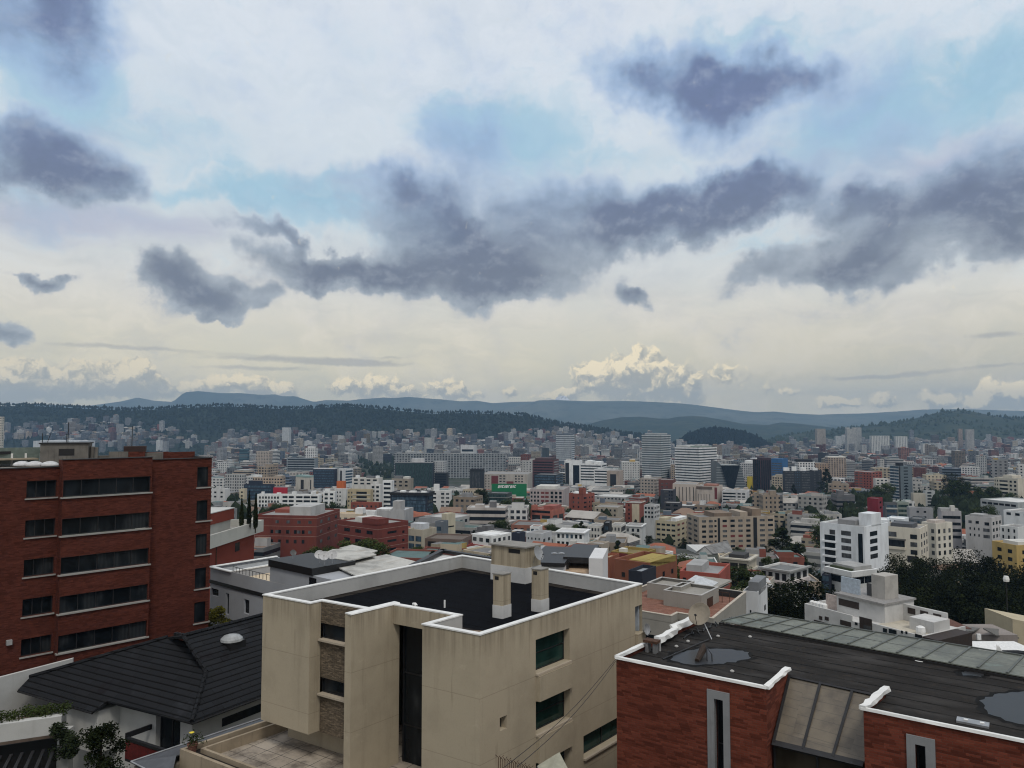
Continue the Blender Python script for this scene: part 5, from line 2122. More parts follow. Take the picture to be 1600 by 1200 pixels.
# ===== beige terrace block between the tan building and the felt roof
def beige_block():
    zt = -16.0
    a, b = Pz(1002, 962, zt), Pz(1049, 963, zt)
    p1, p2 = Pz(1049, 963, zt), Pz(1064, 955, zt)
    M = plaster('warm grey render', (.30, .285, .255), .4)
    u = plan(-36)
    v = plan(54)
    o = Pz(1049, 963, zt)

    def Q(s, t, z=0.0):
        p = o + u * s + v * t
        return Vector((p.x, p.y, z))
    root = thing('house', 'warm grey terrace block with stepped roofs and brick paved decks behind the tan dish', 'house', Q(2, 4, -34))
    k = MB()
    k.prism([Q(-7, 0), Q(0, 0), Q(0, 1.3), Q(3.1, 1.3), Q(2.1, 12.4), Q(-7, 12.4)], -34, zt - .5)
    k.build('wall', M, root)
    k = MB()
    ring(k, [Q(-7, 0), Q(0, 0), Q(0, 1.3), Q(3.1, 1.3), Q(2.1, 12.4), Q(-7, 12.4)], .18, zt - .52, zt, out=.02)
    k.build('parapet', M, root)
    k = MB()
    ring(k, [Q(-7, 0), Q(0, 0), Q(0, 1.3), Q(3.1, 1.3), Q(2.1, 12.4), Q(-7, 12.4)], .2, zt + .003, zt + .06, out=.04)
    k.build('coping', plain('cream coping', (.52, .46, .38), .8), root)
    k = MB()
    k.face([Q(-6.9, .1, zt - .47), Q(-.1, .1, zt - .47), Q(-.1, 1.4, zt - .47), Q(3.0, 1.4, zt - .47), Q(2.0, 12.3, zt - .47), Q(-6.9, 12.3, zt - .47)])
    k.build('deck', brick('brick paving', (.22, .10, .07), (.28, .15, .11), (.12, .09, .08), .4, .2, .4), root)
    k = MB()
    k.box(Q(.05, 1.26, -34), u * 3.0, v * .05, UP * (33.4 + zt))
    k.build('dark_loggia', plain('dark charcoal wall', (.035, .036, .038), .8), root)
    k = MB()
    k.box(Q(-6.8, -.03, -34), u * 5.9, v * .04, UP * (32.2 + zt))
    k.build('window', M_GLASSB, root)
    # upper cubes, placed from where their corners show
    for lab, px, py0, py1, Y, w, d, par in (('upper_block', 1031, 913, 970, 66, 0, 0, 0),):
        pass
    def cube(c_px, top, Y, L, D, nm, roofc=(.2, .2, .195), hb=zt - .46):
        c = Py(c_px, top, Y)
        f = lambda s, t: Vector((c.x, c.y, 0)) + u * s + v * t
        pl = [f(-L, 0), f(0, 0), f(0, D), f(-L, D)]
        k = MB()
        k.prism(pl, hb, c.z, top=False)
        k.prism([p for p in inset(pl, .15)], c.z - .3, c.z - .25)
        w_ = k.build(nm, M, root)
        k = MB()
        ring(k, pl, .16, c.z, c.z + .05, out=.02)
        k.build('coping', plain('pale coping', (.46, .45, .43), .8), w_)
        return c, f
    c, f = cube(1096, 931, 66, 3.6, 4.2, 'upper_block')
    k = MB()
    k.box(f(.01, 1.3) + UP * (c.z - 1.7), v * 1.3, u * .04, UP * 1.2)
    k.build('window', plain('brown window', (.06, .03, .02), .5), root)
    cube(1064, 918, 69, 3.4, 3.2, 'upper_block')
    cube(1116, 922, 75, 3.6, 5, 'upper_block')
    k = MB()
    rr0, rr1 = Py(1072, 908, 72), Py(1108, 920, 70)
    k.slab([rr0, rr1, rr1 + v * 2.4 + UP * .2, rr0 + v * 2.4 + UP * .2], .08)
    k.build('white_roof', plain('pale metal roof', (.55, .57, .58), .5), root)
    k = MB()
    k.box(Q(-2.6, 11.5, zt - .46), u * 4.6, v * .25, UP * .62)
    k.build('dark_wall', MATS['dark charcoal wall'], root)
    k = MB()
    for i in range(6):
        k.box(Q(-1.8 + i * .7, 9.0, zt - .46), u * .04, v * .04, UP * .95)
    k.box(Q(-1.8, 9.0, zt + .46), u * 3.6, v * .05, UP * .04)
    k.build('railing', M_RUST, root)
    for t0, t1, z0, z1 in ((2.6, 3.6, -19.5, -17.2), (5.2, 6.4, -19.5, -17.0)):
        k = MB()
        A, B = Q(3.1, 1.3), Q(2.1, 12.4)
        d = (B - A).normalized()
        k.box(A + d * (t0 - 1.3) + UP * z0, d * (t1 - t0), Vector((d.y, -d.x, 0)) * .04, UP * (z1 - z0))
        k.build('window', M_GLASSB, root)
    dish('satellite_dish', 'small grey dish on the balcony at the far corner of the tan building', TP(.3, 12.5, -10.9), Vector((.7, -.6, .2)), .3, plain('grey dish paint', (.3, .31, .32)), TP(.1, 12.6, -11.3))


beige_block()


# ===== white house with the dark fascia beyond the black roof; shed canopy at its left
def white_modern():
    root = thing('house', 'white modern house with a dark fascia, terrace and red awning behind the black roof', 'house', Vector((Py(880, 890, 76).x, 76, -32)))
    u, v = plan(-12), plan(78)
    M = plaster('bright white wall', (.62, .62, .62), .25)
    def wallbox(nm, px0, px1, y0, y1, Y, d, m):
        a, b = Py(px0, y0, Y), Py(px1, y0, Y)
        k = MB()
        z1 = Py(px0, y1, Y).z if y1 else -32
        k.box(Vector((a.x, a.y, z1)), u * ((b.x - a.x) / u.x), v * d, UP * (a.z - z1))
        return k.build(nm, m, root)
    wallbox('wall', 828, 880, 884, None, 72, 9, M)
    wallbox('dark_fascia', 826, 881, 878, 884, 71.8, 9.4, M_FRAME)
    wallbox('roof', 826, 880, 872, 878, 74, 7, plain('pale grey roof', (.35, .37, .4), .6))
    wallbox('terrace_floor', 880, 925, 893, None, 72, 9, plain('sunlit terrace', (.5, .36, .24), .8))  # warm tan colour of the floor
    wallbox('dark_fascia', 880, 923, 870, 879, 73.5, 8, M_FRAME)
    wallbox('glazing', 881, 921, 879, 893, 77, .3, M_GLASSB)
    wallbox('column', 920, 941, 872, None, 71, 6, M)
    wallbox('rear_wall', 884, 888, 879, 894, 73, .5, M_BLACK)
    wallbox('parapet', 880, 921, 896, None, 70.8, .3, M)
    k = MB()
    a, b = Py(898, 868, 80), Py(919, 862, 80)
    k.slab([a, Vector((b.x, a.y, a.z)), Vector((b.x, a.y + 3, b.z)), Vector((a.x + .6, a.y + 3, b.z))], .1)
    tag(k.build('awning', plain('bright red awning', (.62, .03, .025), .7), loc=a), 'small bright red awning beside a white chimney', 'awning')
    a = Py(919, 872, 79)
    k = MB()
    k.box(Vector((a.x, a.y, -20)), Vector((.65, 0, 0)), Vector((0, .7, 0)), UP * (20 + Py(919, 861, 79).z))
    tag(k.build('chimney', M, loc=Vector((a.x, a.y, -20))), 'white square chimney beside the bright red awning', 'chimney')
    for px, lab in ((862, 'left one of two grey rooftop units on the white modern house'), (873, 'right one of two grey rooftop units on the white modern house')):
        a = Py(px, 872, 76)
        k = MB()
        k.box(a, Vector((.6, 0, 0)), Vector((0, .6, 0)), UP * .45)
        k.lathe(a + Vector((.3, .3, .45)), [(.22, 0), (.22, .06), (.001, .06)], 10)
        tag(k.build('rooftop_unit', M_METAL, loc=a), lab, 'air unit', 'grey rooftop units')
    # canopy shed
    t = thing('canopy_shed', 'shed with white translucent roof sheets and a black fascia behind the black roof', 'shed', Vector((Py(690, 880, 66).x, 66, -32)))
    q = [Pz(637, 884, -12.6), Pz(690, 858, -12.6), Pz(772, 871, -12.6), Pz(768, 886, -12.6)]
    k = MB()
    for a, b in ((q[0], q[1]), (q[1], q[2])):
        d = (b - a)
        k.box(a - UP * .25, d, Vector((-d.y, d.x, 0)).normalized() * -.5, UP * .3)
    k.build('fascia', M_FRAME, t)
    k = MB()
    w = [Pz(px, py, -13.0) for px, py in ((655, 875), (676, 864), (740, 872), (770, 878), (770, 890), (690, 892))]
    k.slab(w, .06)
    k.build('sheet', corrugated('white translucent sheet', (.66, .66, .65), .9, 60, .1), t)
    k = MB()
    c = sum(w, Vector()) / len(w)
    k.prism([tuple((p * .97 + c * .03)[:2]) for p in w], -32, -13.2)
    k.build('wall', MATS['dim shed wall'], t)


white_modern()


# ===== white terrace building at the right, below the dark trees
def white_terrace_building():
    u, v = plan(-45.5), plan(44.5)
    zt = -25.2
    o = Pz(1257, 943, zt)
    e = Pz(1441, 990, zt)
    L = (e - o).length
    u = (e - o).normalized()
    v = Vector((-u.y, u.x, 0))

    def Q(s, t, z=0.0):
        p = o + u * s + v * t
        return Vector((p.x, p.y, z))
    root = thing('apartment_block', 'white apartment house with brown panels and cluttered roof terraces on the right', 'building', Q(L / 2, 4, -50))
    M = plaster('dirty white wall', (.55, .545, .53), .6)
    BR = plain('dark brown panel', (.035, .024, .02), .7)
    k = MB()
    k.prism([Q(0, 0), Q(L, 0), Q(L, 9), Q(0, 9)], -52, zt - .7, top=True)
    k.prism([Q(0, 0), Q(L * .44, 0), Q(L * .44, .2), Q(.2, .2), Q(.2, 9), Q(0, 9)], zt - .71, zt)
    k.prism([Q(L * .56, 0), Q(L, 0), Q(L, 9), Q(L - .2, 9), Q(L - .2, .2), Q(L * .56, .2)], zt - .71, zt - .3)
    k.build('wall', M, root)
    def rect(nm, m, px0, py0, px1, py1, d=.06):
        a = Pv(px0, py0, Q(0, 0), Q(L, 0))
        b = Pv(px1, py1, Q(0, 0), Q(L, 0))
        k = MB()
        w_ = (Vector((b.x - a.x, b.y - a.y, 0))).length
        k.box(Vector((a.x, a.y, b.z)) - v * d, u * w_, v * (d + .01), UP * (a.z - b.z))
        return k.build(nm, m, root)
    rect('window', BR, 1272, 968, 1295, 985)
    rect('window', BR, 1280, 962, 1285, 969)
    rect('window', BR, 1289, 963, 1295, 970)
    rect('window', BR, 1313, 968, 1330, 980)
    rect('window', M_GLASS, 1336, 972, 1340, 977)
    p = rect('brown_panel', BR, 1343, 963, 1363, 992)
    rect('window', MATS['glass with pale blinds'], 1350, 976, 1362, 986, .09)
    for a_ in ((1380, 981, 1386, 989), (1389, 982, 1401, 992), (1408, 985, 1411, 990), (1415, 986, 1418, 991), (1430, 990, 1441, 1000)):
        rect('window', M_GLASS, *a_)
    k = MB()
    k.box(Q(L + .003, .0, -52), u * 1.9, v * 7, UP * (52 + zt - .35))
    k.build('brown_wing', BR, root)
    # roof structures
    def box(nm, s0, s1, t0, t1, z0, z1, m):
        k = MB()
        k.box(Q(s0, t0, z0), u * (s1 - s0), v * (t1 - t0), UP * (z1 - z0))
        return k.build(nm, m, root)
    box('attic', L * .20, L * .62, 2.4, 8.6, zt - .69, zt + 1.7, M)
    box('attic_window', L * .22, L * .40, 2.33, 2.41, zt + .35, zt + 1.25, BR)
    box('attic_roof', L * .19, L * .63, 2.1, 8.9, zt + 1.703, zt + 1.95, plain('grey roof edge', (.3, .29, .28), .8))
    box('stair_head', L * .44, L * .555, 4.2, 7, zt + 1.955, zt + 5.0, concrete('stained white concrete', (.42, .40, .37)))
    box('sun_screen', L * .19, L * .36, 3.6, 3.8, zt + 1.956, zt + 4.0, plain('pale blue wall', (.48, .55, .62), .7))
    box('screen_wall', L * .38, L * .45, 4.6, 4.7, zt + 1.956, zt + 3.6, plain('grey mesh screen', (.10, .10, .10), .8))
    box('rear_wall', L * .62, L * .96, 6.2, 6.5, zt - .69, zt + 1.5, M)
    for s in (.66, .76, .86):
        box('opening', L * s, L * (s + .06), 6.15, 6.21, zt + .4, zt + 1.15, BR)
    box('terrace_floor', L * .60, L * .97, .3, 6.1, zt - .695, zt - .62, plaster('worn terrace floor', (.50, .46, .38), .7, scale=2))
    box('side_room', L * .80, L * .985, 2.8, 6.1, zt - .62, zt + .9, M)
    box('terrace_wall', L * .07, L * .19, 3.0, 3.2, zt - .69, zt + 1.3, plain('pale pink wall', (.5, .42, .38), .8))
    for i, s in enumerate((.02, .05, .08, .11, .14)):
        k = MB()
        k.lathe(Q(L * s, 1.2, zt - .7), [(.35, 0), (.35, .9), (.2, 1.05), (.001, 1.1)], 9)
        tag(k.build('roof_vent', M_WHITE, loc=Q(L * s, 1.2, zt - .7)), 'one of the five white round vents along the left terrace of the white apartment house', 'vent', 'white round vents on the white apartment house')
    k = MB()
    c = Q(L * .93, 1.6, zt - .62)
    k.lathe(c, [(.5, 0), (.55, .4), (.5, .9), (.2, 1.05), (.001, 1.06)], 12)
    tag(k.build('water_tank', M_WHITE, loc=c, smooth=True), 'round white water tank on the terrace of the white apartment house', 'tank')
    # small brick house and cream wall at the right edge
    b = thing('house', 'small brick house with grey lean-to roofs among the dark trees at the right', 'house', Vector((Py(1530, 1000, 112).x, 112, -52)))
    def bx(nm, px0, px1, y0, y1, Y, d, m, par=b):
        p0, p1 = Py(px0, y0, Y), Py(px1, y0, Y)
        k = MB()
        z1 = Py(px0, y1, Y).z if y1 else -52
        k.box(Vector((p0.x, p0.y, z1)), Vector((p1.x - p0.x, 0, 0)), Vector((0, d, 0)), UP * (p0.z - z1))
        return k.build(nm, m, par)
    bk = brick('old brick wall', (.13, .06, .045), (.17, .08, .06), (.08, .06, .05))
    bx('wall', 1484, 1518, 982, None, 114, 6, bk)
    bx('wall', 1518, 1590, 992, None, 113, 6, plaster('grey side wall', (.26, .23, .21), .7))
    k = MB()
    for pts in (((1482, 983), (1520, 986), (1534, 980), (1494, 977)), ((1536, 981), (1556, 992), (1592, 996), (1570, 983)), ((1505, 1000), (1560, 1004), (1570, 995), (1520, 990))):
        q = [Py(px, py, 112 + (6 if i > 1 else 0)) for i, (px, py) in enumerate(pts)]
        k.slab(q, .2)
    k.build('roof', plain('dull grey sheet roof', (.13, .125, .115), .8), b)
    bx('white_panel', 1508, 1518, 989, 1000, 111.6, .3, M_WHITE)
    bx('white_panel', 1527, 1533, 991, 1000, 111.8, .3, M_WHITE)
    t = thing('house', 'cream gabled house wall at the right picture edge above the glass strip', 'house', Vector((Py(1600, 1000, 120).x, 120, -52)))
    p0, p1 = Py(1582, 967, 120), Py(1660, 967, 120)
    k = MB()
    k.prism([(p0.x, 120), (p1.x, 118), (p1.x, 127), (p0.x, 127)], -52, [p0.z, p0.z - 1.5, p0.z - 1.5, p0.z])
    k.build('wall', plaster('cream house wall', (.46, .40, .28), .4), t)
    k = MB()
    a = Py(1562, 1030, 98)
    k.slab([Py(1560, 1018, 100), Py(1640, 1024, 100), Py(1640, 1012, 108), Py(1562, 1012, 108)], .2)
    rt = thing('house', 'dark tiled roof with a white gable tip beside the glass strip', 'house', Vector((a.x, 100, -52)))
    k.build('roof', rooftile('dark roof shingles', (.03, .03, .03)), rt)
    k = MB()
    q = [Py(1560, 1023, 99), Py(1568, 1020, 99), Py(1560, 1008, 99)]
    k.face(q)
    k.face([p + Vector((0, .4, 0)) for p in q][::-1])
    k.prism([(q[0].x, 99.4), (Py(1640, 1024, 100).x, 100), (Py(1640, 1024, 100).x, 107), (q[0].x, 107)], -52, Py(1600, 1026, 100).z)
    k.build('gable', M_WHITE, rt)
    k = MB()
    c = Py(1572, 901, 128)
    tz = ground_z(c.x, c.y)
    k.c = None
    lp = thing('floodlight', 'bright white floodlight head on a pole among the dark trees', 'lamp', Vector((c.x, c.y, tz)))
    k.tube([Vector((c.x, c.y, tz)), c - UP * .5], .10, 6)
    k.build('pole', M_BLACK, lp)
    k = MB()
    k.lathe(c - UP * .9, [(.15, 0), (.45, .1), (.5, .5), (.35, 1.0), (.001, 1.05)], 10)
    k.build('lamp_head', M_WHITE, lp)


glass('glass with pale blinds', (0.05, 0.052, 0.054), .12)
white_terrace_building()


# ===== low wall with spiked bars, sloping panel and cables in front of the tan building
def front_bits():
    t = thing('spiked_fence', 'rusty spiked iron bars along the bottom edge in front of the tan building', 'fence', Py(806, 1215, 25))
    k = MB()
    for i in range(19):
        px = 779 + i * 2.9
        b, tp = Py(px, 1222, 25), Py(px, 1184 + i * 1.0, 25)
        dx = .10 * (1 if i % 2 else -1)
        k.tube([b, tp, tp + Vector((dx, -.06, .12))], .012, 5)
    a, b = Py(777, 1206, 25), Py(836, 1222, 25)
    k.box(a, b - a, Vector((0, .03, 0)), UP * .03)
    k.build('bars', M_RUST, t)
    k = MB()
    k.prism([(a.x - .4, 25.1), (b.x + .6, 25.1), (b.x + .6, 25.4), (a.x - .4, 25.4)], -24, Py(800, 1230, 25).z)
    k.build('wall', plaster('fence base wall', (.25, .22, .18), .6), t)
    q = [Py(840, 1196, 27.5), Py(874, 1175, 28.2), Py(888, 1202, 27.2), Py(846, 1225, 26.2)]
    o = thing('sloping_panel', 'pale translucent sloping panel below the windows of the tan building', 'canopy', Vector((q[0].x, q[0].y, -24)))
    k = MB()
    k.slab(q, .04)
    k.build('sheet', plain('pale green sheet', (.34, .33, .25), .5), o)
    k = MB()
    for p in (q[0], q[1]):
        k.tube([Vector((p.x, p.y + .05, -24)), p - UP * .04], .03, 6)
    k.build('post', M_METAL, o)
    for (a, b, ya, yb, lab) in (((962, 1030), (786, 1200), 30.3, 23.0, 'upper one of two black cables running down from the brick corner'), ((962, 1033), (808, 1198), 30.3, 22.4, 'lower one of two black cables running down from the brick corner')):
        A, B = Py(*a, ya), Py(*b, yb)
        k = MB()
        k.tube([A.lerp(B, i / 12) - UP * (.28 * math.sin(math.pi * i / 12)) for i in range(13)], .010, 5)
        tag(k.build('cable', M_BLACK, loc=A), lab, 'cable')


front_bits()


# ---------------------------------------------------------------- the middle distance, building by building
HAND = []           # (x0, x1, y_top, y_bottom, distance) in the view, with the plan circle they stand on
FOOT = []


def A_(r, g, b, k=2.0):
    c = s2l(r, g, b)
    return tuple(min(.8, v * k) for v in c[:3])


WHT, OFF, CRM, GRY, DGR = (.72, .73, .72), (.56, .55, .51), (.52, .46, .34), (.34, .34, .335), (.16, .165, .17)
TAN_, BRK, DBR, NAV, BLK = (.36, .30, .235), (.24, .072, .05), (.13, .045, .035), (.022, .028, .045), (.018, .019, .021)
RF = (.26, .255, .245)
UNIT = {}


def unit_window(kind):
    if kind in UNIT:
        return UNIT[kind]
    mat = {'d': M_GLASS, 'c': glass('glass with pale blinds', (0.05, 0.052, 0.054), .12), 'b': glass('bluish sky glass', (0.03, 0.05, 0.07), .05),
           'k': M_BLACK, 'g': glass('green office glass', (0.02, 0.035, 0.034), .05), 'r': plain('red shutter', (.16, .03, .03), .6)}[kind]
    mb = MB()
    mb.abox(-.5, -.05, -.5, .5, .02, .5)
    me = mb.build('unit', mat, local=True)
    data = me.data
    bpy.data.objects.remove(me)
    data.name = 'window_' + kind
    UNIT[kind] = data
    return data


def solve(xl, xc, xr, yt, Y, rz):
    u, v = plan(rz), plan(rz + 90)
    N = Py(xc, yt, Y)

    def length(px, d):
        k = ray(px, yt)
        k = k.x / k.y
        return (N.x - k * N.y) / (k * d.y - d.x)
    W = -length(xl, u)
    D = length(xr, v)
    return N, u, v, W, D


def block(name, label, cat, x, yt, Y, rz, wall, roof=RF, yb=None, F=(), S=(), par=.5, top=(), bands=(), win=None, W=None, D=None, group=None, base=None, sink=9.0, seed=0):
    xl, xc, xr = x
    N, u, v, w_, d_ = solve(xl, xc, xr, yt, Y, rz)
    if D is None:
        while abs(d_) > max(11, 1.25 * abs(w_)) and rz > -80:
            rz -= 3
            N, u, v, w_, d_ = solve(xl, xc, xr, yt, Y, rz)
    W = W or min(abs(w_), 200)
    D = D or max(min(abs(d_), 90), 5.0)
    zt = N.z
    zb = (ground_z(N.x, N.y) - sink) if base is None else base
    H = zt - zb
    loc = Vector((N.x, N.y, zb))
    c = N - u * W / 2 + v * D / 2
    FOOT.append((c.x, c.y, max(W, D) * .56))
    HAND.append((min(xl, xc), max(xr, xc), yt, yb or yt + 30, Y))
    mb = MB()
    mb.c = wall
    mb.w = win or (0, 0, 0)
    lo = [(-W, 0), (0, 0), (0, D), (-W, D)]
    for i in range(4):
        a, b = lo[i], lo[(i + 1) % 4]
        L = math.hypot(b[0] - a[0], b[1] - a[1])
        s = seed + i * 37.0
        off = (win[0] - (L % win[0])) / 2 if win else 0
        mb.face([(a[0], a[1], 0), (b[0], b[1], 0), (b[0], b[1], H), (a[0], a[1], H)], [(s + off, H - par), (s + L + off, H - par), (s + L + off, -par), (s + off, -par)])
    mb.w = (0, 0, 0)
    t = min(.3, W * .05)
    inn = [(-W + t, t), (-t, t), (-t, D - t), (-W + t, D - t)]
    mb.c = tuple(min(.8, k * 1.1) for k in wall)
    for i in range(4):
        j = (i + 1) % 4
        mb.face([(*lo[i], H), (*lo[j], H), (*inn[j], H), (*inn[i], H)])
        mb.face([(*inn[i], H), (*inn[j], H), (*inn[j], H - par), (*inn[i], H - par)])
    parts = bool(F or S or bands or top) and not win

    def roof_faces(m):
        m.c = roof
        m.w = (0, 0, 0)
        m.face([(*k, H - par) for k in inn])

    def top_faces(m, q):
        fx0, fx1, fy0, fy1, h = q[:5]
        m.c = q[5] if len(q) > 5 else wall
        m.w = (0, 0, 0)
        m.abox(-W * (1 - fx0), D * fy0, H - par + .01, -W * (1 - fx1), D * fy1, H - par + h)
    if not parts:
        roof_faces(mb)
        for q in top:
            top_faces(mb, q)
        o = mb.build(name, M_FAC, local=True)
        o.location = loc
        o.rotation_euler = (0, 0, R(rz))
        return tag(o, label, cat, group)
    root = thing(name, label, cat, loc, rz, group)
    mb.build('wall', M_FAC, root, local=True)
    m = MB()
    roof_faces(m)
    m.build('roof', M_FAC, root, local=True)
    for q in top:
        m = MB()
        top_faces(m, q)
        m.build(q[6] if len(q) > 6 else 'stair_head', M_FAC, root, local=True)
    for q in bands:
        z, th, proud, col = q[:4]
        m = MB()
        m.c = col
        sides = q[4] if len(q) > 4 else 'FS'
        f0, f1 = (q[5] if len(q) > 5 else (0, 1))
        x0 = -W - (proud if 'FS' == sides else 0)
        if 'F' in sides:
            m.abox(-W * (1 - f0), -proud, H - z - th, -W * (1 - f1) + (proud if 'S' in sides and f1 == 1 else 0), .0, H - z)
        if 'S' in sides:
            m.abox(0.0, .001, H - z - th, proud, D, H - z - .001)
        m.build('band', M_FAC, root, local=True)
    rnd = random.Random(label)
    for face, specs in (('F', F), ('S', S)):
        for sp in specs:
            cols, rows, wf, h, z0, pitch, kinds = sp[:7]
            f0, f1 = sp[7] if len(sp) > 7 else (0.03, 0.97)
            L = W if face == 'F' else D
            cell = L * (f1 - f0) / cols
            for r_ in range(rows):
                for k in range(cols):
                    s = L * f0 + cell * (k + .5)
                    zz = H - z0 - r_ * pitch - h / 2
                    me = unit_window(rnd.choice(kinds))
                    if face == 'F':
                        inst('window', me, root, (-W + s, 0, zz), 0, (cell * wf, 1, h))
                    else:
                        inst('window', me, root, (0, s, zz), math.pi / 2, (cell * wf, 1, h))
    return root


# --- centre left
block('apartment_block', 'long white apartment block with dark square windows behind the red brick terrace', 'building', (402, 499, 503), 773, 560, -5, WHT, RF, 792,
      F=[(7, 1, .62, 1.7, 1.6, 3, 'ddc', (.02, .36)), (2, 3, .8, 1.5, 1.2, 3, 'd', (.40, .60)), (3, 3, .86, 1.5, 1.2, 3, 'd', (.62, .98)), (7, 2, .62, 1.7, 4.6, 3, 'dc', (.02, .36))],
      top=[(.05, .09, .3, .6, 2.2), (.30, .36, .3, .6, 1.6), (.55, .62, .2, .5, 2.5), (.85, .92, .3, .6, 2.4)])
block('apartment_block', 'white apartment block with two window columns, right of the long white block', 'building', (505, 523, 526), 768, 555, -5, WHT, RF, 797, F=[(2, 4, .6, 1.5, 1.3, 3.1, 'd')], top=[(.1, .5, .2, .6, 2.2)])
block('apartment_block', 'plain white block with small windows beside the ochre banded building', 'building', (523, 541, 544), 764, 590, -5, (.6, .6, .58), RF, 795, F=[(2, 4, .42, 1.3, 2, 3.1, 'd', (.1, .6))])
block('rooftop_sign', 'blank crimson rooftop hoarding above the long white block', 'sign', (427, 448, 449), 762, 585, -5, (.36, .02, .035), (.3, .03, .04), 774, D=2)
block('office_block', 'dark blue glass office block left of the crimson hoarding', 'building', (381, 425, 429), 757, 640, -5, NAV, DGR, 785, F=[(1, 6, .96, 1.7, 1, 3, 'b')], top=[(.15, .6, .2, .8, 3.5, NAV)])
block('apartment_block', 'cream narrow gable block at the foot of the dark blue office', 'building', (374, 382, 384), 764, 600, -5, CRM, RF, 786, W=None, F=[(1, 3, .4, 1.2, 2, 3, 'd')])
block('apartment_block', 'pale grey slab with a dense grid of windows beyond the brick block', 'building', (352, 381, 384), 741, 760, -8, (.40, .40, .39), RF, 770, win=(2.6, .5, .5))
block('apartment_block', 'white low block just right of the brick block edge', 'building', (331, 352, 360), 764, 560, -10, (.58, .58, .57), RF, 790, F=[(2, 2, .35, 1.3, 2, 3.2, 'd')], top=[(.2, .5, .2, .6, 1.8)])
block('apartment_block', 'beige and brown block with white framed bays behind the dark blue office', 'building', (395, 440, 446), 746, 760, -8, (.42, .33, .25), RF, 760, win=(3.0, .55, .5), top=[(.0, .2, .1, .9, 2.5, WHT), (.7, 1, .1, .9, 2, TAN_)])
block('office_block', 'blue ribbon-windowed office left of the glass pavilion roof', 'building', (440, 452, 456), 744, 780, -8, (.16, .2, .27), RF, 762, win=(50, 1, .5))
block('civic_building', 'beige stone building under a greenish glass roof with one tall dark window', 'building', (462, 481, 490), 746, 700, -35, (.50, .47, .41), (.22, .32, .30), 768, F=[(1, 1, .5, 9, 2.5, 3, 'k', (.3, .8))], S=[(1, 1, .2, 9, 2.5, 3, 'k')], top=[(0, 1, 0, 1, 2.2, (.25, .36, .34), 'glass_roof')])
block('office_block', 'dark glass office with a white concrete stair shaft on its right end', 'building', (489, 523, 529), 733, 900, -6, NAV, RF, 765, F=[(1, 8, .97, 1.6, 1.2, 3.1, 'b')], top=[(0, .98, .1, .9, 1.2, (.5, .5, .5), 'parapet_wall')])
block('office_block', 'white concrete portal attached to the dark glass office', 'building', (524, 539, 552), 733, 905, -6, (.6, .62, .62), RF, 762, F=[(1, 1, .3, 20, 2, 3, 'k', (.3, .9))], S=[(1, 5, .9, 2.2, 2, 3.4, 'b')])
block('rooftop_sign', 'orange painted rooftop box right of the dark glass office', 'sign', (526, 538, 540), 752, 660, -6, (.52, .13, .035), RF, 763)
block('apartment_block', 'ochre and grey banded apartment block beside the white gridded block', 'building', (543, 579, 583), 765, 520, -12, (.43, .36, .23), RF, 793, F=[(1, 5, .62, 1.5, 1.6, 3.0, 'dc', (.25, .98)), (2, 5, .4, 1.3, 1.7, 3, 'dc', (.0, .25))], bands=[(3.2 + 3 * i, .7, .25, (.5, .47, .4), 'F', (.22, 1)) for i in range(4)])
block('apartment_block', 'white gridded apartment block with dark balconies in the centre left', 'building', (579, 594, 597), 757, 530, -12, (.62, .62, .60), RF, 795, F=[(2, 8, .6, 1.5, 1.2, 3.0, 'd')], top=[(.2, .6, .2, .7, 2)])
block('apartment_block', 'white block with three dark ribbons left of the navy glass cube', 'building', (598, 612, 616), 751, 540, -10, WHT, RF, 795, F=[(1, 6, .8, 1.6, 1.6, 3.2, 'd')])
block('apartment_block', 'pale terrace block with long roof deck behind the ochre banded building', 'building', (550, 592, 598), 747, 640, -10, OFF, RF, 765, F=[(4, 2, .6, 1.4, 1.2, 3, 'd')], top=[(.1, .2, .2, .6, 2.5, WHT), (.5, .8, .2, .7, 1.8, DGR), (.85, .95, .2, .6, 2.2, WHT)])
block('apartment_block', 'brown stepped penthouse block behind the navy glass cube', 'building', (612, 640, 646), 748, 640, -12, (.30, .27, .22), RF, 768, F=[(3, 2, .5, 1.5, 2, 3.2, 'd')], top=[(.1, .5, .1, .7, 2.5, DGR), (.6, .9, .2, .8, 2, OFF)])
block('low_building', 'low red roofed building in front of the ochre banded block', 'building', (548, 592, 596), 786, 440, -12, BRK, (.22, .08, .06), 797, F=[(6, 1, .4, 1.2, 1.5, 3, 'dc')])
block('office_block', 'navy glass cube office with an overhanging dark top floor', 'building', (610, 667, 677), 770, 430, -10, NAV, (.20, .2, .2), 806, F=[(1, 8, .98, 1.75, .5, 2.1, 'b')], S=[(1, 8, .9, 1.2, .8, 2.1, 'bc')],
      bands=[(0, 1.6, .9, BLK)], top=[(.2, .32, .3, .6, 1.1, WHT, 'skylight'), (.45, .62, .3, .6, .9, WHT, 'skylight'), (.78, .9, .3, .6, .9, WHT, 'skylight')])
block('apartment_block', 'pale grey apartment block with rows of dark balconies right of the navy cube', 'building', (676, 704, 706), 767, 520, -8, (.60, .60, .59), RF, 803, F=[(1, 6, .8, 1.2, 1.6, 2.75, 'd', (.0, .22)), (2, 6, .62, 1.3, 1.5, 2.75, 'dc', (.42, .98))], top=[(.05, .33, .1, .6, 5.0, WHT)])
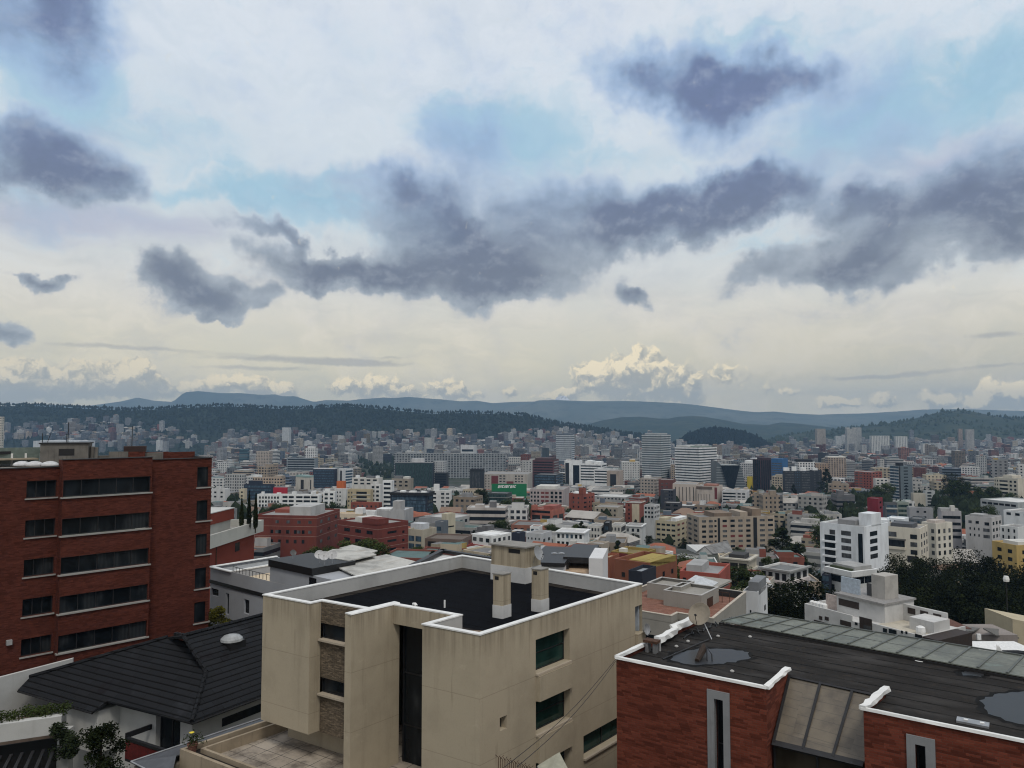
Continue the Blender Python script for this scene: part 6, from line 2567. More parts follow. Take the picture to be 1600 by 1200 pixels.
block('office_block', 'big dark teal glass office with a concrete edge in front of the long grey slab', 'building', (617, 677, 680), 723, 1000, -6, (.03, .042, .05), DGR, 765, F=[(13, 1, .8, 40, 1.5, 3, 'g')], top=[(.42, .74, .2, .8, 6, (.5, .5, .5)), (.0, .99, .02, .3, 1.2, (.4, .4, .4), 'parapet_wall')])
block('office_block', 'pale concrete tower attached to the right of the dark teal office', 'building', (678, 694, 698), 721, 1005, -6, (.40, .41, .41), RF, 742, win=(3, .4, .4))
block('office_block', 'lower black glass wing right of the dark teal office', 'building', (679, 698, 701), 739, 985, -6, BLK, DGR, 765, F=[(1, 6, .96, 2, 1, 3.2, 'd')])
block('slab_block', 'very long grey slab block with a fine grid of windows across the centre', 'building', (551, 789, 799), 709, 1320, -4, (.27, .285, .29), RF, 765, D=16, win=(5.2, .62, .60), top=[(.02, .06, .2, .8, 3), (.45, .5, .2, .8, 4), (.95, .99, .2, .8, 3)])
block('office_block', 'slim tower with white vertical fins between dark glass, left of the green hoarding', 'building', (734, 751, 757), 737, 800, -10, (.025, .03, .035), DGR, 765, F=[(7, 1, .35, 22, .5, 3, 'c')], top=[(0, 1.0, .1, .9, 3.2, BLK)])
block('apartment_block', 'grey and brick apartment block with cream balconies above the green hoarding', 'building', (752, 824, 832), 741, 820, -6, (.40, .37, .33), RF, 770, F=[(2, 5, .6, 1.5, 1.5, 3, 'dc', (.38, .54)), (3, 5, .55, 1.5, 1.5, 3, 'dc', (.72, .92)), (1, 1, 1, 10, 2, 3, 'r', (.22, .37)), (1, 1, 1, 10, 8, 3, 'r', (.55, .7)), (3, 6, .3, 1.3, 1.5, 3, 'd', (0, .2))])
block('office_tower', 'dark red brown tower with banded glass floors behind the green hoarding', 'building', (832, 865, 873), 719, 900, -12, (.10, .042, .045), DGR, 764, F=[(1, 9, .97, 1.5, 2, 3.2, 'd')], S=[(1, 9, .97, 1.5, 2, 3.2, 'd')], top=[(.1, .9, .1, .9, 2.6, (.07, .04, .04))])
block('office_block', 'black glass lower half joined to the dark red brown tower', 'building', (834, 868, 880), 742, 870, -12, BLK, DGR, 765, F=[(1, 5, .97, 2.2, 1, 3.2, 'b')], S=[(1, 5, .97, 2.2, 1, 3.2, 'b')])
# --- green hoarding
bq = Py(768, 776, 640)


def hoarding():
    p0, p1 = Py(768, 777, 640), Py(823, 779, 640)
    zt = Py(795, 756, 640).z
    t = thing('hoarding', 'large green hoarding with slanted white lettering in the middle of the city', 'sign', Vector((p0.x, p0.y, ground_z(p0.x, p0.y))))
    mb = MB()
    mb.box(Vector((p0.x, p0.y, p1.z)), Vector((p1.x - p0.x, 0, 0)), Vector((0, 1.0, 0)), UP * (zt - p1.z))
    mb.build('panel', plain('green hoarding sheet', (.004, .15, .055), .5, var=.05, scale=.2), t)
    mb = MB()
    rnd = random.Random(9)
    y = p0.y - .08
    W = p1.x - p0.x
    x = p0.x + W * .18
    for i, w in enumerate((.055, .045, .06, .04, .06, .05, .055, .05, .045)):
        ww = w * W
        zz = Py(780, 758.0 + (.4 if i % 3 == 0 else 0), 640).z
        h = 2.3 - .1 * (i % 2)
        s = .45
        a = [(x, zz - h), (x + ww * .82, zz - h), (x + ww * .82 + s, zz), (x + s, zz)]
        # open letter shapes: stem, top and bottom strokes
        st = .34 * ww
        mb.face([(a[0][0], y, a[0][1]), (a[0][0] + st, y, a[0][1]), (a[3][0] + st, y, a[3][1]), (a[3][0], y, a[3][1])])
        if i % 3 != 1:
            mb.face([(a[3][0], y - .01, zz - .6), (a[2][0], y - .01, zz - .6), (a[2][0], y - .01, zz), (a[3][0], y - .01, zz)])
        if i % 2 == 0:
            mb.face([(a[0][0], y - .01, zz - h), (a[1][0], y - .01, zz - h), (a[1][0], y - .01, zz - h + .6), (a[0][0], y - .01, zz - h + .6)])
        if i % 3 != 2:
            mb.face([(a[1][0] - st, y - .02, zz - h), (a[1][0], y - .02, zz - h), (a[2][0], y - .02, zz), (a[2][0] - st, y - .02, zz)])
        x += ww * 1.12
    mb.build('lettering', M_WHITE, t)
    mb = MB()
    for f in (.1, .5, .9):
        gx = lerp(p0.x, p1.x, f)
        mb.box(Vector((gx, p0.y + 1.02, ground_z(gx, p0.y) - 1)), Vector((.4, 0, 0)), Vector((0, .4, 0)), UP * (zt - 1 - ground_z(gx, p0.y)))
    mb.build('support', M_METAL, t)
    HAND.append((766, 826, 755, 778, 640))
    FOOT.append((p0.x + W / 2, p0.y, W * .55))


hoarding()
block('office_block', 'dark green glass low office below the green hoarding', 'building', (762, 793, 800), 771, 560, -15, (.05, .065, .06), DGR, 792, F=[(1, 3, .95, 1.8, 1, 3, 'g')], bands=[(3, .5, .5, (.2, .22, .21))])
# --- banded towers and offices in the centre right
block('office_tower', 'tall round-cornered tower with white floor bands at the foot of the wooded knoll', 'building', (869, 892, 897), 679, 1500, -12, (.10, .12, .14), RF, 720, bands=[(1.5 + 4.1 * i, 1.9, .8, (.52, .55, .57)) for i in range(13)], top=[(.05, .95, .1, .9, 2)])
block('office_block', 'white office with a tall framed bay of black glass in the centre', 'building', (883, 906, 910), 720, 1010, -6, WHT, RF, 760, F=[(1, 1, .92, 32, 3, 3, 'k', (.0, .28)), (1, 1, .86, 30, 6, 3, 'd', (.5, 1))])
block('office_block', 'white office wing with continuous window bands right of the framed bay', 'building', (906, 940, 948), 725, 1000, -8, WHT, RF, 760, F=[(1, 6, .98, 1.7, 2.2, 3.7, 'd')], S=[(1, 6, .98, 1.7, 2.2, 3.7, 'd')], top=[(.2, .5, .2, .8, 4, WHT), (.6, .9, .2, .8, 3)])
block('office_block', 'lower white wing with window bands stepping down to the right', 'building', (928, 958, 966), 734, 960, -8, WHT, RF, 764, F=[(1, 5, .98, 1.7, 1.6, 3.6, 'd')], S=[(1, 5, .98, 1.7, 1.6, 3.6, 'd')])
block('civic_building', 'tan portal building with a dark recessed centre', 'building', (948, 968, 974), 736, 900, -8, (.36, .30, .25), RF, 762, F=[(1, 1, .5, 16, 4, 3, 'k')])
block('office_tower', 'tall striped apartment tower with a rounded front, left one of the two striped towers', 'building', (1003, 1032, 1047), 679, 1100, -22, (.12, .145, .16), RF, 752, bands=[(1.0 + 3.35 * i, 1.35, 1.1, (.50, .53, .53)) for i in range(21)], F=[(1, 1, .05, 70, 2, 3, 'c', (.5, 1))], top=[(.1, .9, .1, .9, 2.4, (.36, .38, .38))])
block('office_tower', 'broad striped office tower with strong white bands, right one of the two striped towers', 'building', (1055, 1092, 1119), 699, 1000, -28, (.05, .06, .068), RF, 757, bands=[(.4 + 3.55 * i, 1.9, 1.2, (.66, .67, .66)) for i in range(15)], top=[(.0, .5, .05, .9, 2.6, (.5, .5, .48)), (.5, .95, .2, .8, 1.8, (.25, .3, .26)), (.6, .9, .3, .7, 4, (.4, .4, .4))])


def v_building():
    Y = 960
    t0 = Py(1119, 728, Y)
    p = lambda px, py, y=Y: Py(px, py, y)
    root = thing('office_block', 'sloping glass office shaped like a dark wedge beside the striped tower', 'building', p(1140, 770))
    mb = MB()
    zb = p(1140, 772).z
    for a, b, c, d in (((1119, 720), (1128, 728), (1146, 764), (1119, 764)), ((1155, 728), (1158, 728), (1166, 764), (1142, 764))):
        pts = [p(*q) for q in (a, b, c, d)]
        back = [q + Vector((0, 26, 0)) for q in pts]
        mb.face(pts[::-1])
        for i in range(4):
            j = (i + 1) % 4
            mb.face([pts[i], pts[j], back[j], back[i]])
    mb.build('wing', plain('banded glass wing', (.10, .12, .13), .3), root)
    mb = MB()
    pts = [p(1127, 727, Y - 3), p(1156, 727, Y - 3), p(1147, 766, Y - 3), p(1139, 766, Y - 3)]
    back = [q + Vector((0, 24, 0)) for q in pts]
    mb.face(pts)
    for i in range(4):
        j = (i + 1) % 4
        mb.face([pts[i], back[i], back[j], pts[j]])
    mb.build('dark_wedge', M_GLASS, root)
    for i in range(9):
        y0 = 731 + i * 4
        mb = MB()
        for x0, x1 in ((1119.5, 1127 + i * 2.0), (1157 - i * 1.7, 1159 + i * .8)):
            a, b = p(x0, y0, Y - .4), p(x1, y0, Y - .4)
            mb = MB()
            mb.box(a, b - a, Vector((0, .38, 0)), UP * 1.0)
            mb.build('floor_band', plain('pale floor edge', (.3, .32, .33), .5), root)
    HAND.append((1117, 1168, 722, 766, Y))
    FOOT.append((t0.x + 18, Y + 10, 30))


v_building()
block('office_block', 'white gridded block behind a yellow panel, right of the dark wedge', 'building', (1156, 1174, 1178), 724, 1060, -8, (.45, .46, .46), RF, 745, win=(3, .55, .5), top=[(.4, .98, .1, .9, 4, WHT)])
block('low_building', 'yellow painted building tucked beside the dark brown tower', 'building', (1167, 1175, 1178), 745, 960, -8, (.50, .38, .03), RF, 760)
block('office_tower', 'dark maroon glass tower with a stepped top', 'building', (1176, 1188, 1205), 718, 950, -40, (.06, .032, .038), DGR, 772, F=[(4, 1, .8, 40, 1, 3, 'd')], S=[(5, 1, .7, 40, 1, 3, 'd')], top=[(.3, 1, .2, 1, 2.5, (.05, .03, .035)), (-.6, .2, .2, .8, 1.6, WHT)])
block('office_block', 'bright blue glass office behind the maroon tower', 'building', (1205, 1222, 1231), 717, 1250, -10, (.03, .11, .25), (.1, .2, .35), 745, F=[(1, 5, .97, 2, 7, 4, 'c')])
block('apartment_block', 'black and white striped apartment block, the widest dark block on the right of centre', 'building', (1225, 1269, 1272), 736, 800, -6, (.028, .031, .038), DGR, 775, F=[(1, 9, .95, 1.3, .8, 2.75, 'c', (.02, .36)), (1, 9, .95, 1.3, .8, 2.75, 'c', (.62, .92)), (3, 9, .5, 1.3, .8, 2.75, 'b', (.38, .58))], top=[(.0, .2, .1, .6, 4, WHT), (.3, .45, .1, .6, 5, WHT), (.6, .8, .1, .6, 4.2, WHT)])
block('apartment_block', 'narrow striped wing joined to the right of the black and white block', 'building', (1269, 1284, 1288), 735, 815, -6, (.028, .031, .038), DGR, 772, F=[(2, 10, .3, 1.3, .8, 2.7, 'c')], top=[(.1, .6, .1, .6, 3, WHT)])
block('apartment_block', 'white gridded block rising behind the black and white striped block', 'building', (1247, 1273, 1279), 722, 900, -8, (.62, .63, .62), RF, 738, win=(3.2, .5, .6), top=[(0, .9, .1, .9, 3.5, BLK)])
block('apartment_block', 'brown brick block right of the white gridded block', 'building', (1273, 1295, 1300), 724, 930, -10, (.30, .22, .16), RF, 742, win=(3, .4, .5))
block('apartment_block', 'tan gridded apartment tower with a flat cap', 'building', (1294, 1322, 1328), 715, 1100, -10, (.36, .29, .23), RF, 748, win=(3.6, .6, .55), top=[(0, .98, .05, .95, 2, OFF)])
block('apartment_block', 'red brick apartment block with white balconies left of the white tower', 'building', (1335, 1362, 1378), 738, 800, -25, BRK, RF, 766, F=[(2, 7, .7, 1.2, 1, 2.8, 'c', (0, .5)), (3, 7, .4, 1.2, 1, 2.8, 'd', (.5, 1))], S=[(3, 7, .5, 1.2, 1, 2.8, 'd')])
block('apartment_block', 'pale block with small balconies between the red brick block and the white tower', 'building', (1368, 1388, 1392), 748, 760, -12, OFF, RF, 768, F=[(3, 4, .5, 1.3, 1.2, 2.9, 'd')])
block('office_tower', 'slim white tower with a dark glass left side, tallest block on the right', 'building', (1390, 1404, 1425), 728, 700, -58, (.12, .15, .17), RF, 780, F=[(2, 11, .85, 1.7, .8, 2.85, 'b')], S=[(1, 1, .9, 30, .5, 3, 'k', (.0, .12)), (1, 10, .9, 1.0, 1.5, 2.9, 'd', (.35, .7)), (1, 5, .9, 2.2, 18, 2.9, 'd', (.45, .6))], bands=[(1.2 + 2.85 * i + 1.35, .9, .3, (.5, .52, .53), 'F') for i in range(11)], top=[(.2, .8, .3, .5, 3, BLK), (0, 1, .0, .02, .4, WHT, 'parapet_wall')])
bl = block('apartment_block', 'cream curved apartment block at the right edge with banded balconies', 'building', (1553, 1590, 1625), 748, 600, -8, (.56, .52, .43), RF, 775, F=[(2, 4, .4, 1.6, 2, 3.2, 'd', (.0, .2)), (1, 4, .9, 1.5, 2, 3.2, 'dc', (.22, .6)), (2, 4, .5, 1.6, 2, 3.2, 'd', (.62, .98))], bands=[(4.2 + 3.2 * i, .9, .5, (.6, .56, .46), 'F', (.2, .62)) for i in range(3)], top=[(.2, .6, .2, .6, 2.5)])
block('civic_building', 'pinkish concrete hall with tall narrow slits, left half with six slits', 'building', (1051, 1088, 1092), 757, 650, -10, (.46, .40, .35), RF, 790, F=[(6, 1, .2, 12, 2.5, 3, 'k', (.05, .95))])
block('civic_building', 'pinkish concrete hall with tall narrow slits, right half under a brown roof panel', 'building', (1088, 1121, 1129), 760, 640, -10, (.46, .40, .35), RF, 790, F=[(5, 1, .16, 8, 7, 3, 'k', (.02, .7)), (1, 1, 1, 10, 1, 3, 'r', (.86, .98))], bands=[(.6, 2.2, .3, (.13, .10, .085), 'F', (.0, .75))], top=[(.3, .9, .2, .8, 1.6, (.3, .14, .1))])
block('office_block', 'low white office with four window bands right of the slit-windowed hall', 'building', (1128, 1166, 1171), 769, 630, -12, (.52, .52, .52), RF, 788, F=[(1, 4, .95, 1.2, 1, 2.6, 'd', (.02, .58)), (2, 4, .7, 1.2, 1, 2.6, 'd', (.62, .98))])
block('apartment_block', 'brown grey gridded block left of the navy and white tower', 'building', (999, 1024, 1034), 748, 720, -15, (.34, .30, .26), RF, 778, win=(3.2, .5, .45), top=[(.2, .5, .2, .6, 3, OFF)])
block('apartment_block', 'dark red block with white stepped balconies behind the navy and white tower', 'building', (1029, 1052, 1056), 750, 700, -10, DBR, RF, 770, F=[(2, 5, .5, 1.2, 3, 3, 'c', (.1, .7))])
block('apartment_block', 'navy tower with a column of white balconies left of the slit-windowed hall', 'building', (1032, 1052, 1056), 766, 580, -10, (.04, .043, .055), RF, 803, F=[(1, 6, .9, 1.3, .6, 2.7, 'c', (.3, .6)), (2, 6, .4, 1.3, .6, 2.7, 'd', (.62, .98))])
block('apartment_block', 'dark block with white floor slabs at the foot of the navy tower', 'building', (1037, 1062, 1066), 786, 520, -10, (.05, .05, .055), RF, 804, F=[(2, 3, .6, 1.3, 1.2, 2.9, 'd'), (1, 3, .6, 1, 1, 2.9, 'c', (.4, .7))])
# --- warm brick group right of the green hoarding
block('apartment_block', 'grey and maroon apartment block with open concrete frames right of the hoarding', 'building', (828, 880, 890), 765, 520, -8, (.38, .33, .32), RF, 792, F=[(3, 4, .55, 1.5, 1.8, 2.8, 'd', (.0, .3)), (2, 4, .8, 1.5, 1.8, 2.8, 'r', (.32, .58)), (3, 4, .6, 1.8, 1.6, 2.8, 'd', (.6, .98))], top=[(.15, .75, .2, .8, 2.2, OFF)])
block('apartment_block', 'red brick apartment block with a taller brick lift shaft', 'building', (889, 911, 929), 772, 450, -35, BRK, (.4, .4, .4), 808, F=[(2, 5, .3, 1.2, 2, 2.7, 'dc', (.15, .85))], S=[(1, 5, .9, 1.0, 2, 2.7, 'd', (.05, .3)), (2, 5, .4, 1, 2, 2.7, 'd', (.45, .9))], top=[(.7, 1.0, .0, .25, 4, BRK), (-.1, .6, .3, .9, .8, WHT)])
block('low_building', 'terracotta stepped building with black glazing at the foot of the brick block', 'building', (829, 862, 882), 797, 380, -30, (.34, .12, .085), (.25, .1, .08), 818, F=[(2, 1, .8, 3.5, 3, 3, 'k'), (1, 1, .9, 1.2, .6, 3, 'd')], S=[(2, 1, .7, 3.5, 3, 3, 'k')], top=[(.1, .28, -.1, .1, 2.6, (.34, .12, .085)), (.5, .98, .2, .8, 2.2, (.3, .1, .08))])
block('apartment_block', 'small red apartment tower with a cream window column beside trees', 'building', (977, 1000, 1008), 785, 450, -15, BRK, RF, 812, F=[(2, 5, .5, 1.3, 1.5, 2.6, 'k', (.42, .98)), (1, 5, .3, 1.2, 1.5, 2.6, 'd', (.1, .4))], bands=[(0, .5, .3, OFF), (1, 11, .06, (.55, .48, .36), 'F', (.45, .95))])
block('low_building', 'pale grey walk-up block right of the small red tower', 'building', (1006, 1022, 1031), 790, 430, -30, (.45, .46, .46), RF, 806, F=[(3, 3, .6, 1.2, 1, 2.5, 'd')], S=[(3, 3, .5, 1.2, 1, 2.5, 'd')])
block('low_building', 'tan walled low building in front of the brick block', 'building', (929, 965, 974), 793, 420, -15, (.36, .32, .26), RF, 806, F=[(5, 2, .4, 1.1, 1.2, 2.7, 'd')])
block('warehouse', 'long low shed with a pale ribbed roof right of the red brick block', 'building', (930, 978, 990), 777, 560, -8, GRY, (.5, .5, .48), 786, F=[(8, 1, .5, 1.0, 1, 3, 'd')])
# --- the pair of big apartment blocks right of centre
block('apartment_block', 'cream apartment block with rows of paired dark windows left of the large tan block', 'building', (1008, 1056, 1078), 815, 425, -26, (.46, .41, .29), RF, 860,
      F=[(2, 6, .42, 1.15, 1.6, 2.9, 'd', (.0, .32)), (4, 6, .72, 1.15, 1.7, 2.9, 'd', (.36, 1.0))], S=[(3, 6, .5, 1.1, 1.6, 2.9, 'dr')], par=.9, top=[(.75, .98, .2, .9, 2.2, WHT), (.3, .5, .3, .8, 1.4)])
big = block('apartment_block', 'large tan apartment block with many windows and two brown stair slots', 'building', (1073, 1092, 1210), 808, 400, -72, TAN_, (.2, .2, .2), 868,
            F=[(2, 7, .55, 1.2, 1.7, 2.72, 'dc')], S=[(2, 7, .58, 1.25, 1.7, 2.72, 'dc', (.02, .20)), (1, 7, .7, 1.1, 1.7, 2.72, 'd', (.195, .235)), (4, 7, .55, 1.25, 1.7, 2.72, 'dccr', (.285, .70)), (2, 7, .6, 1.25, 1.7, 2.72, 'dcc', (.78, 1.0)), (1, 1, 1, 19, .8, 3, 'k', (.245, .275)), (1, 1, 1, 19, .8, 3, 'k', (.715, .765))],
            par=.9, top=[(.1, .9, .22, .45, 2.6, (.2, .15, .11)), (.1, .9, .56, .66, 3, TAN_), (.1, .9, .72, .84, 4.5, (.24, .18, .13))])
# --- red brick terrace left of centre
block('apartment_block', 'red brick block with white string courses, left half of the brick terrace', 'building', (398, 495, 531), 806, 250, -8, (.145, .038, .028), RF, 852, F=[(4, 2, .3, 1.0, 1.7, 3.3, 'c', (.28, .98)), (5, 1, .34, 1.2, 4.9, 3, 'd', (.22, .85)), (5, 1, .34, 1.2, 8.1, 3, 'dk', (.22, .85))], S=[(3, 3, .3, 1.1, 1.8, 3.3, 'dc')],
      bands=[(.9, .09, .03, (.36, .24, .2)), (3.6, .09, .03, (.36, .24, .2)), (6.9, .09, .03, (.36, .24, .2))], top=[(.52, .86, .1, .7, 3.2, (.43, .43, .42)), (.1, .5, .5, .9, 1.2, BRK)])
block('apartment_block', 'red brick block with paired windows, right half of the brick terrace', 'building', (528, 590, 638), 820, 235, -38, (.145, .036, .028), RF, 866, F=[(3, 2, .5, 1.1, 2.2, 3.1, 'd', (.1, .95))], S=[(1, 4, .9, .7, 2.6, 2.7, 'd', (.30, .62)), (1, 3, .3, .8, 3.0, 2.7, 'd', (.72, .95))],
      bands=[(1.5, .09, .03, (.36, .24, .2)), (4.4, .09, .03, (.36, .24, .2)), (7.2, .09, .03, (.36, .24, .2))], top=[(.62, 1.0, .0, .35, 2.2, (.145, .036, .028)), (.2, .5, .3, .8, 1.4, OFF)])
block('low_building', 'pale cream and grey terraced roofs behind the brick terrace', 'building', (525, 565, 572), 803, 300, -10, (.55, .47, .36), (.55, .45, .33), 820, F=[(4, 1, .5, 1.2, 1.6, 3, 'c')], top=[(.7, 1, .3, .9, 2.6, WHT)])
block('low_building', 'white terraced house with black square windows behind the brick terrace', 'building', (560, 585, 592), 799, 330, -12, WHT, RF, 814, F=[(3, 1, .3, 1.2, 1.6, 3, 'k')])
block('apartment_block', 'bare grey concrete block with a square lift tower in front of the navy glass cube', 'building', (588, 632, 646), 797, 330, -12, (.38, .38, .38), (.42, .45, .48), 822, F=[(2, 1, .8, .5, 4.2, 3, 'k'), (3, 1, .3, 1.2, 6, 3, 'c')], top=[(.55, .82, .1, .6, 4.2, (.36, .355, .35)), (.0, .5, .0, .5, .8, WHT)])
block('house', 'beige modern house with a glazed corner right of the brick terrace', 'building', (637, 660, 682), 828, 270, -30, (.42, .38, .30), RF, 860, F=[(2, 3, .8, 1.9, 2.4, 2.8, 'bd')], S=[(1, 1, .8, .8, 4, 3, 'd', (.5, .9))], top=[(-.2, .6, .4, .9, 2.0, (.5, .52, .54))])
block('house', 'blue grey narrow house between the beige house and the cream house', 'building', (680, 692, 698), 815, 290, -20, (.13, .15, .17), RF, 838, F=[(1, 2, .6, 1.6, 2, 3.2, 'bc')])
block('house', 'cream tall narrow house with a bright roof edge beside the blue grey house', 'building', (690, 698, 708), 803, 300, -40, (.50, .46, .35), WHT, 838, S=[(1, 1, .7, .5, 5, 3, 'd')])
block('house', 'low brown roofed house with a red lower wall in front of the beige house', 'building', (664, 722, 738), 843, 250, -14, (.16, .12, .10), (.14, .115, .095), 860, F=[(3, 1, .7, 2.2, 1, 3, 'k'), ], S=[(2, 1, .5, 1.6, 1.4, 3, 'r')], bands=[(2.8, 1.0, .3, (.28, .05, .04))])
block('house', 'white house with red base and bright flat roofs before the tall dark tree', 'building', (736, 768, 800), 838, 270, -28, WHT, WHT, 860, F=[(3, 2, .55, 1.4, 1.0, 2.8, 'dc')], S=[(4, 2, .5, 1.5, 1.0, 2.8, 'dc')], bands=[(3.6, 1.2, .5, (.3, .06, .05), 'F')], top=[(.1, .9, .1, .5, .7, WHT, 'canopy')])
block('water_tank', 'dark blue tank box with a pale top behind the stair head', 'tank', (799, 812, 820), 833, 230, -28, NAV, (.3, .36, .42), 850, D=4)
block('house', 'pale grey rear wall with small square windows right of the dark blue tank', 'building', (822, 846, 862), 834, 255, -28, (.45, .46, .47), RF, 862, F=[(4, 1, .3, .7, 1.5, 3, 'd'), (1, 1, .4, 2.2, 4, 3, 'c', (.5, 1))], S=[(2, 1, .4, 1, 2, 3, 'd')])
block('house', 'white modern villa with large square windows and an overhanging roof', 'building', (868, 912, 921), 832, 270, -12, WHT, (.5, .5, .5), 852, F=[(6, 1, .55, 1.4, .9, 2.6, 'dcb'), (6, 1, .6, 1.6, 3.6, 2.6, 'dd')], bands=[(0, .35, .6, (.62, .63, .63))])
block('house', 'pale flat roofed house right of the white villa', 'building', (918, 938, 950), 822, 320, -20, OFF, RF, 842, F=[(4, 2, .55, 1.3, 1, 2.7, 'dc')], S=[(2, 2, .5, 1.3, 1, 2.7, 'd')])
block('house', 'black framed modern house between two pale houses', 'building', (943, 952, 956), 817, 320, -15, BLK, DGR, 844, F=[(1, 3, .6, 1.4, 1.5, 2.8, 'b')])
block('house', 'pale house with a black central slot right of the black framed house', 'building', (953, 970, 978), 821, 330, -15, OFF, RF, 843, F=[(3, 2, .5, 1.4, 1, 2.8, 'dc')], S=[(1, 2, .9, 2, 1, 2.8, 'k')])
block('house', 'white grey terraced house left of the cream apartment block', 'building', (976, 1002, 1009), 822, 340, -15, (.5, .51, .5), RF, 842, F=[(3, 2, .45, 1.4, 1.3, 2.8, 'dck')], bands=[(0, .4, .4, WHT)])
block('house', 'white penthouse with railings on the slope above the white villa', 'building', (828, 843, 848), 823, 330, -15, WHT, RF, 836, F=[(2, 1, .6, 1.4, 1, 2.8, 'b')])
block('house', 'low house with a grey lean-to roof below the white villa', 'building', (918, 942, 952), 850, 230, -28, (.38, .33, .27), (.3, .29, .28), 862, F=[(3, 1, .5, 1.2, 1, 2.6, 'd')])
# --- warm-coloured group right of the tan building
block('house', 'brick and ochre apartment house with walled roof terraces', 'building', (960, 1014, 1058), 880, 130, -34, (.20, .075, .045), (.25, .21, .09), 925, F=[(2, 2, .2, .8, 2.2, 2.6, 'k')], S=[(3, 2, .22, .8, 2.2, 2.6, 'd')], par=1.0, top=[(.35, .75, .1, .9, 1.0, (.33, .255, .075), 'terrace_wall'), (.8, 1.0, .05, .95, 1.1, (.31, .24, .07), 'terrace_wall')])
block('house', 'crimson and ochre upper storey behind the walled roof terraces', 'building', (955, 1002, 1025), 866, 150, -34, (.28, .20, .06), (.2, .16, .07), 890, F=[(1, 1, 1, 3, .2, 3, 'r', (.0, .55)), (1, 1, .5, 1.1, 1, 2.6, 'k', (.6, 1))], top=[(.1, .3, .3, .5, .8, OFF)])
block('house', 'brick apartment house with cream terraces left of the dark navy box', 'building', (938, 952, 962), 871, 140, -30, (.24, .085, .05), (.45, .36, .24), 900, F=[(1, 3, .5, 1.3, 1.4, 2.6, 'd')])
block('roof_box', 'dark navy clad box with a pale top edge in front of the ochre house', 'building', (982, 1003, 1022), 893, 105, -34, (.022, .026, .038), (.3, .33, .36), 925)
block('house', 'low building with blue grey and brown roof sheets above the white terrace house', 'building', (870, 905, 935), 862, 150, -30, (.25, .1, .07), (.22, .26, .30), 872, F=[(3, 1, .4, 1.1, 1, 2.6, 'd')])
block('house', 'long red rendered row house with a grey roof edge', 'building', (1062, 1124, 1141), 897, 115, -20, (.30, .075, .055), (.28, .28, .28), 925, F=[(5, 1, .45, 1.6, 1.0, 2.6, 'd')], top=[(.1, .5, .2, .8, 1.2, GRY)])
block('house', 'cream villa with broad dark balconies below the grey barn roof', 'building', (1125, 1169, 1182), 874, 205, -14, (.45, .41, .33), (.2, .2, .2), 896, F=[(3, 1, .85, 1.5, 1.3, 2.8, 'k'), (3, 1, .85, 1.5, 4.1, 2.8, 'k')], bands=[(0, .4, .7, (.5, .47, .4)), (3.1, .5, .6, (.5, .47, .4))], top=[(.25, .8, .2, .8, 1.2, (.05, .05, .05))])
block('house', 'white villa with dark loggias under a low grey roof among the trees', 'building', (1187, 1232, 1263), 893, 185, -30, (.6, .6, .58), (.16, .165, .165), 922, F=[(4, 1, .6, 1.7, .8, 2.7, 'k'), (4, 1, .6, 1.7, 3.5, 2.7, 'k')], S=[(3, 2, .6, 1.6, .8, 2.7, 'k')], bands=[(-.25, .4, .9, (.3, .3, .29)), (2.6, .8, .5, (.62, .56, .54))])
block('house', 'white gabled outbuilding wall beside the grey barn roof', 'building', (1182, 1198, 1210), 912, 150, -30, (.45, .42, .36), (.28, .1, .07), 930)
block('house', 'white rendered side building with a rooftop lookout behind the grey roofed terrace block', 'building', (1161, 1184, 1199), 925, 88, -30, (.62, .63, .64), RF, 965, F=[(1, 1, .1, .6, 2.2, 2.6, 'd')], S=[(1, 1, .35, .6, 2.3, 2.6, 'd', (.5, .9))], top=[(.3, 1.0, .1, .9, 1.5, (.2, .21, .22), 'lookout')])


def barn():
    Y = 270
    a, b = Py(1089, 868, Y), Py(1146, 870, Y)
    r = Py(1113, 853, Y + 8)
    root = thing('barn', 'long grey roofed barn with a white gable in front of the large tan block', 'building', Vector((a.x, a.y, ground_z(a.x, a.y))))
    W = b.x - a.x
    zb = ground_z(a.x, Y) - 2
    ze, zr_ = Py(1095, 862, Y).z, Py(1110, 853, Y).z
    mb = MB()
    x0, x1 = a.x, b.x
    gx = Py(1109, 865, Y).x
    # gable faces the viewer's left, roof ridge runs to the right
    mb.prism([(x0, Y), (gx, Y - 3), (x1, Y + 3), (x1, Y + 16), (x0, Y + 16)], zb, ze)
    mb.face([(x0, Y, ze), (gx, Y - 3, ze), ((x0 + gx) / 2, Y - 1.5, zr_)])
    mb.build('wall', plain('whitewashed gable', (.6, .6, .58), .8), root)
    mb = MB()
    m_ = ((x0 + gx) / 2, Y - 1.6)
    mb.slab([(gx + .3, Y - 3.4, ze - .1), (x1 + .5, Y + 2.4, ze - .1), (x1 + .5, Y + 9, zr_ + .6), (m_[0], m_[1], zr_ + .15)], .2)
    mb.slab([(x0 - .5, Y - .5, ze - .1), (m_[0], m_[1], zr_ + .15), (x1 + .5, Y + 9, zr_ + .6), (x1, Y + 17, ze)], .2)
    mb.build('roof', corrugated('weathered grey sheet', (.21, .21, .205), .5, 10), root)
    FOOT.append((a.x + W / 2, Y + 6, W * .6))
    HAND.append((1087, 1148, 852, 872, Y))


barn()
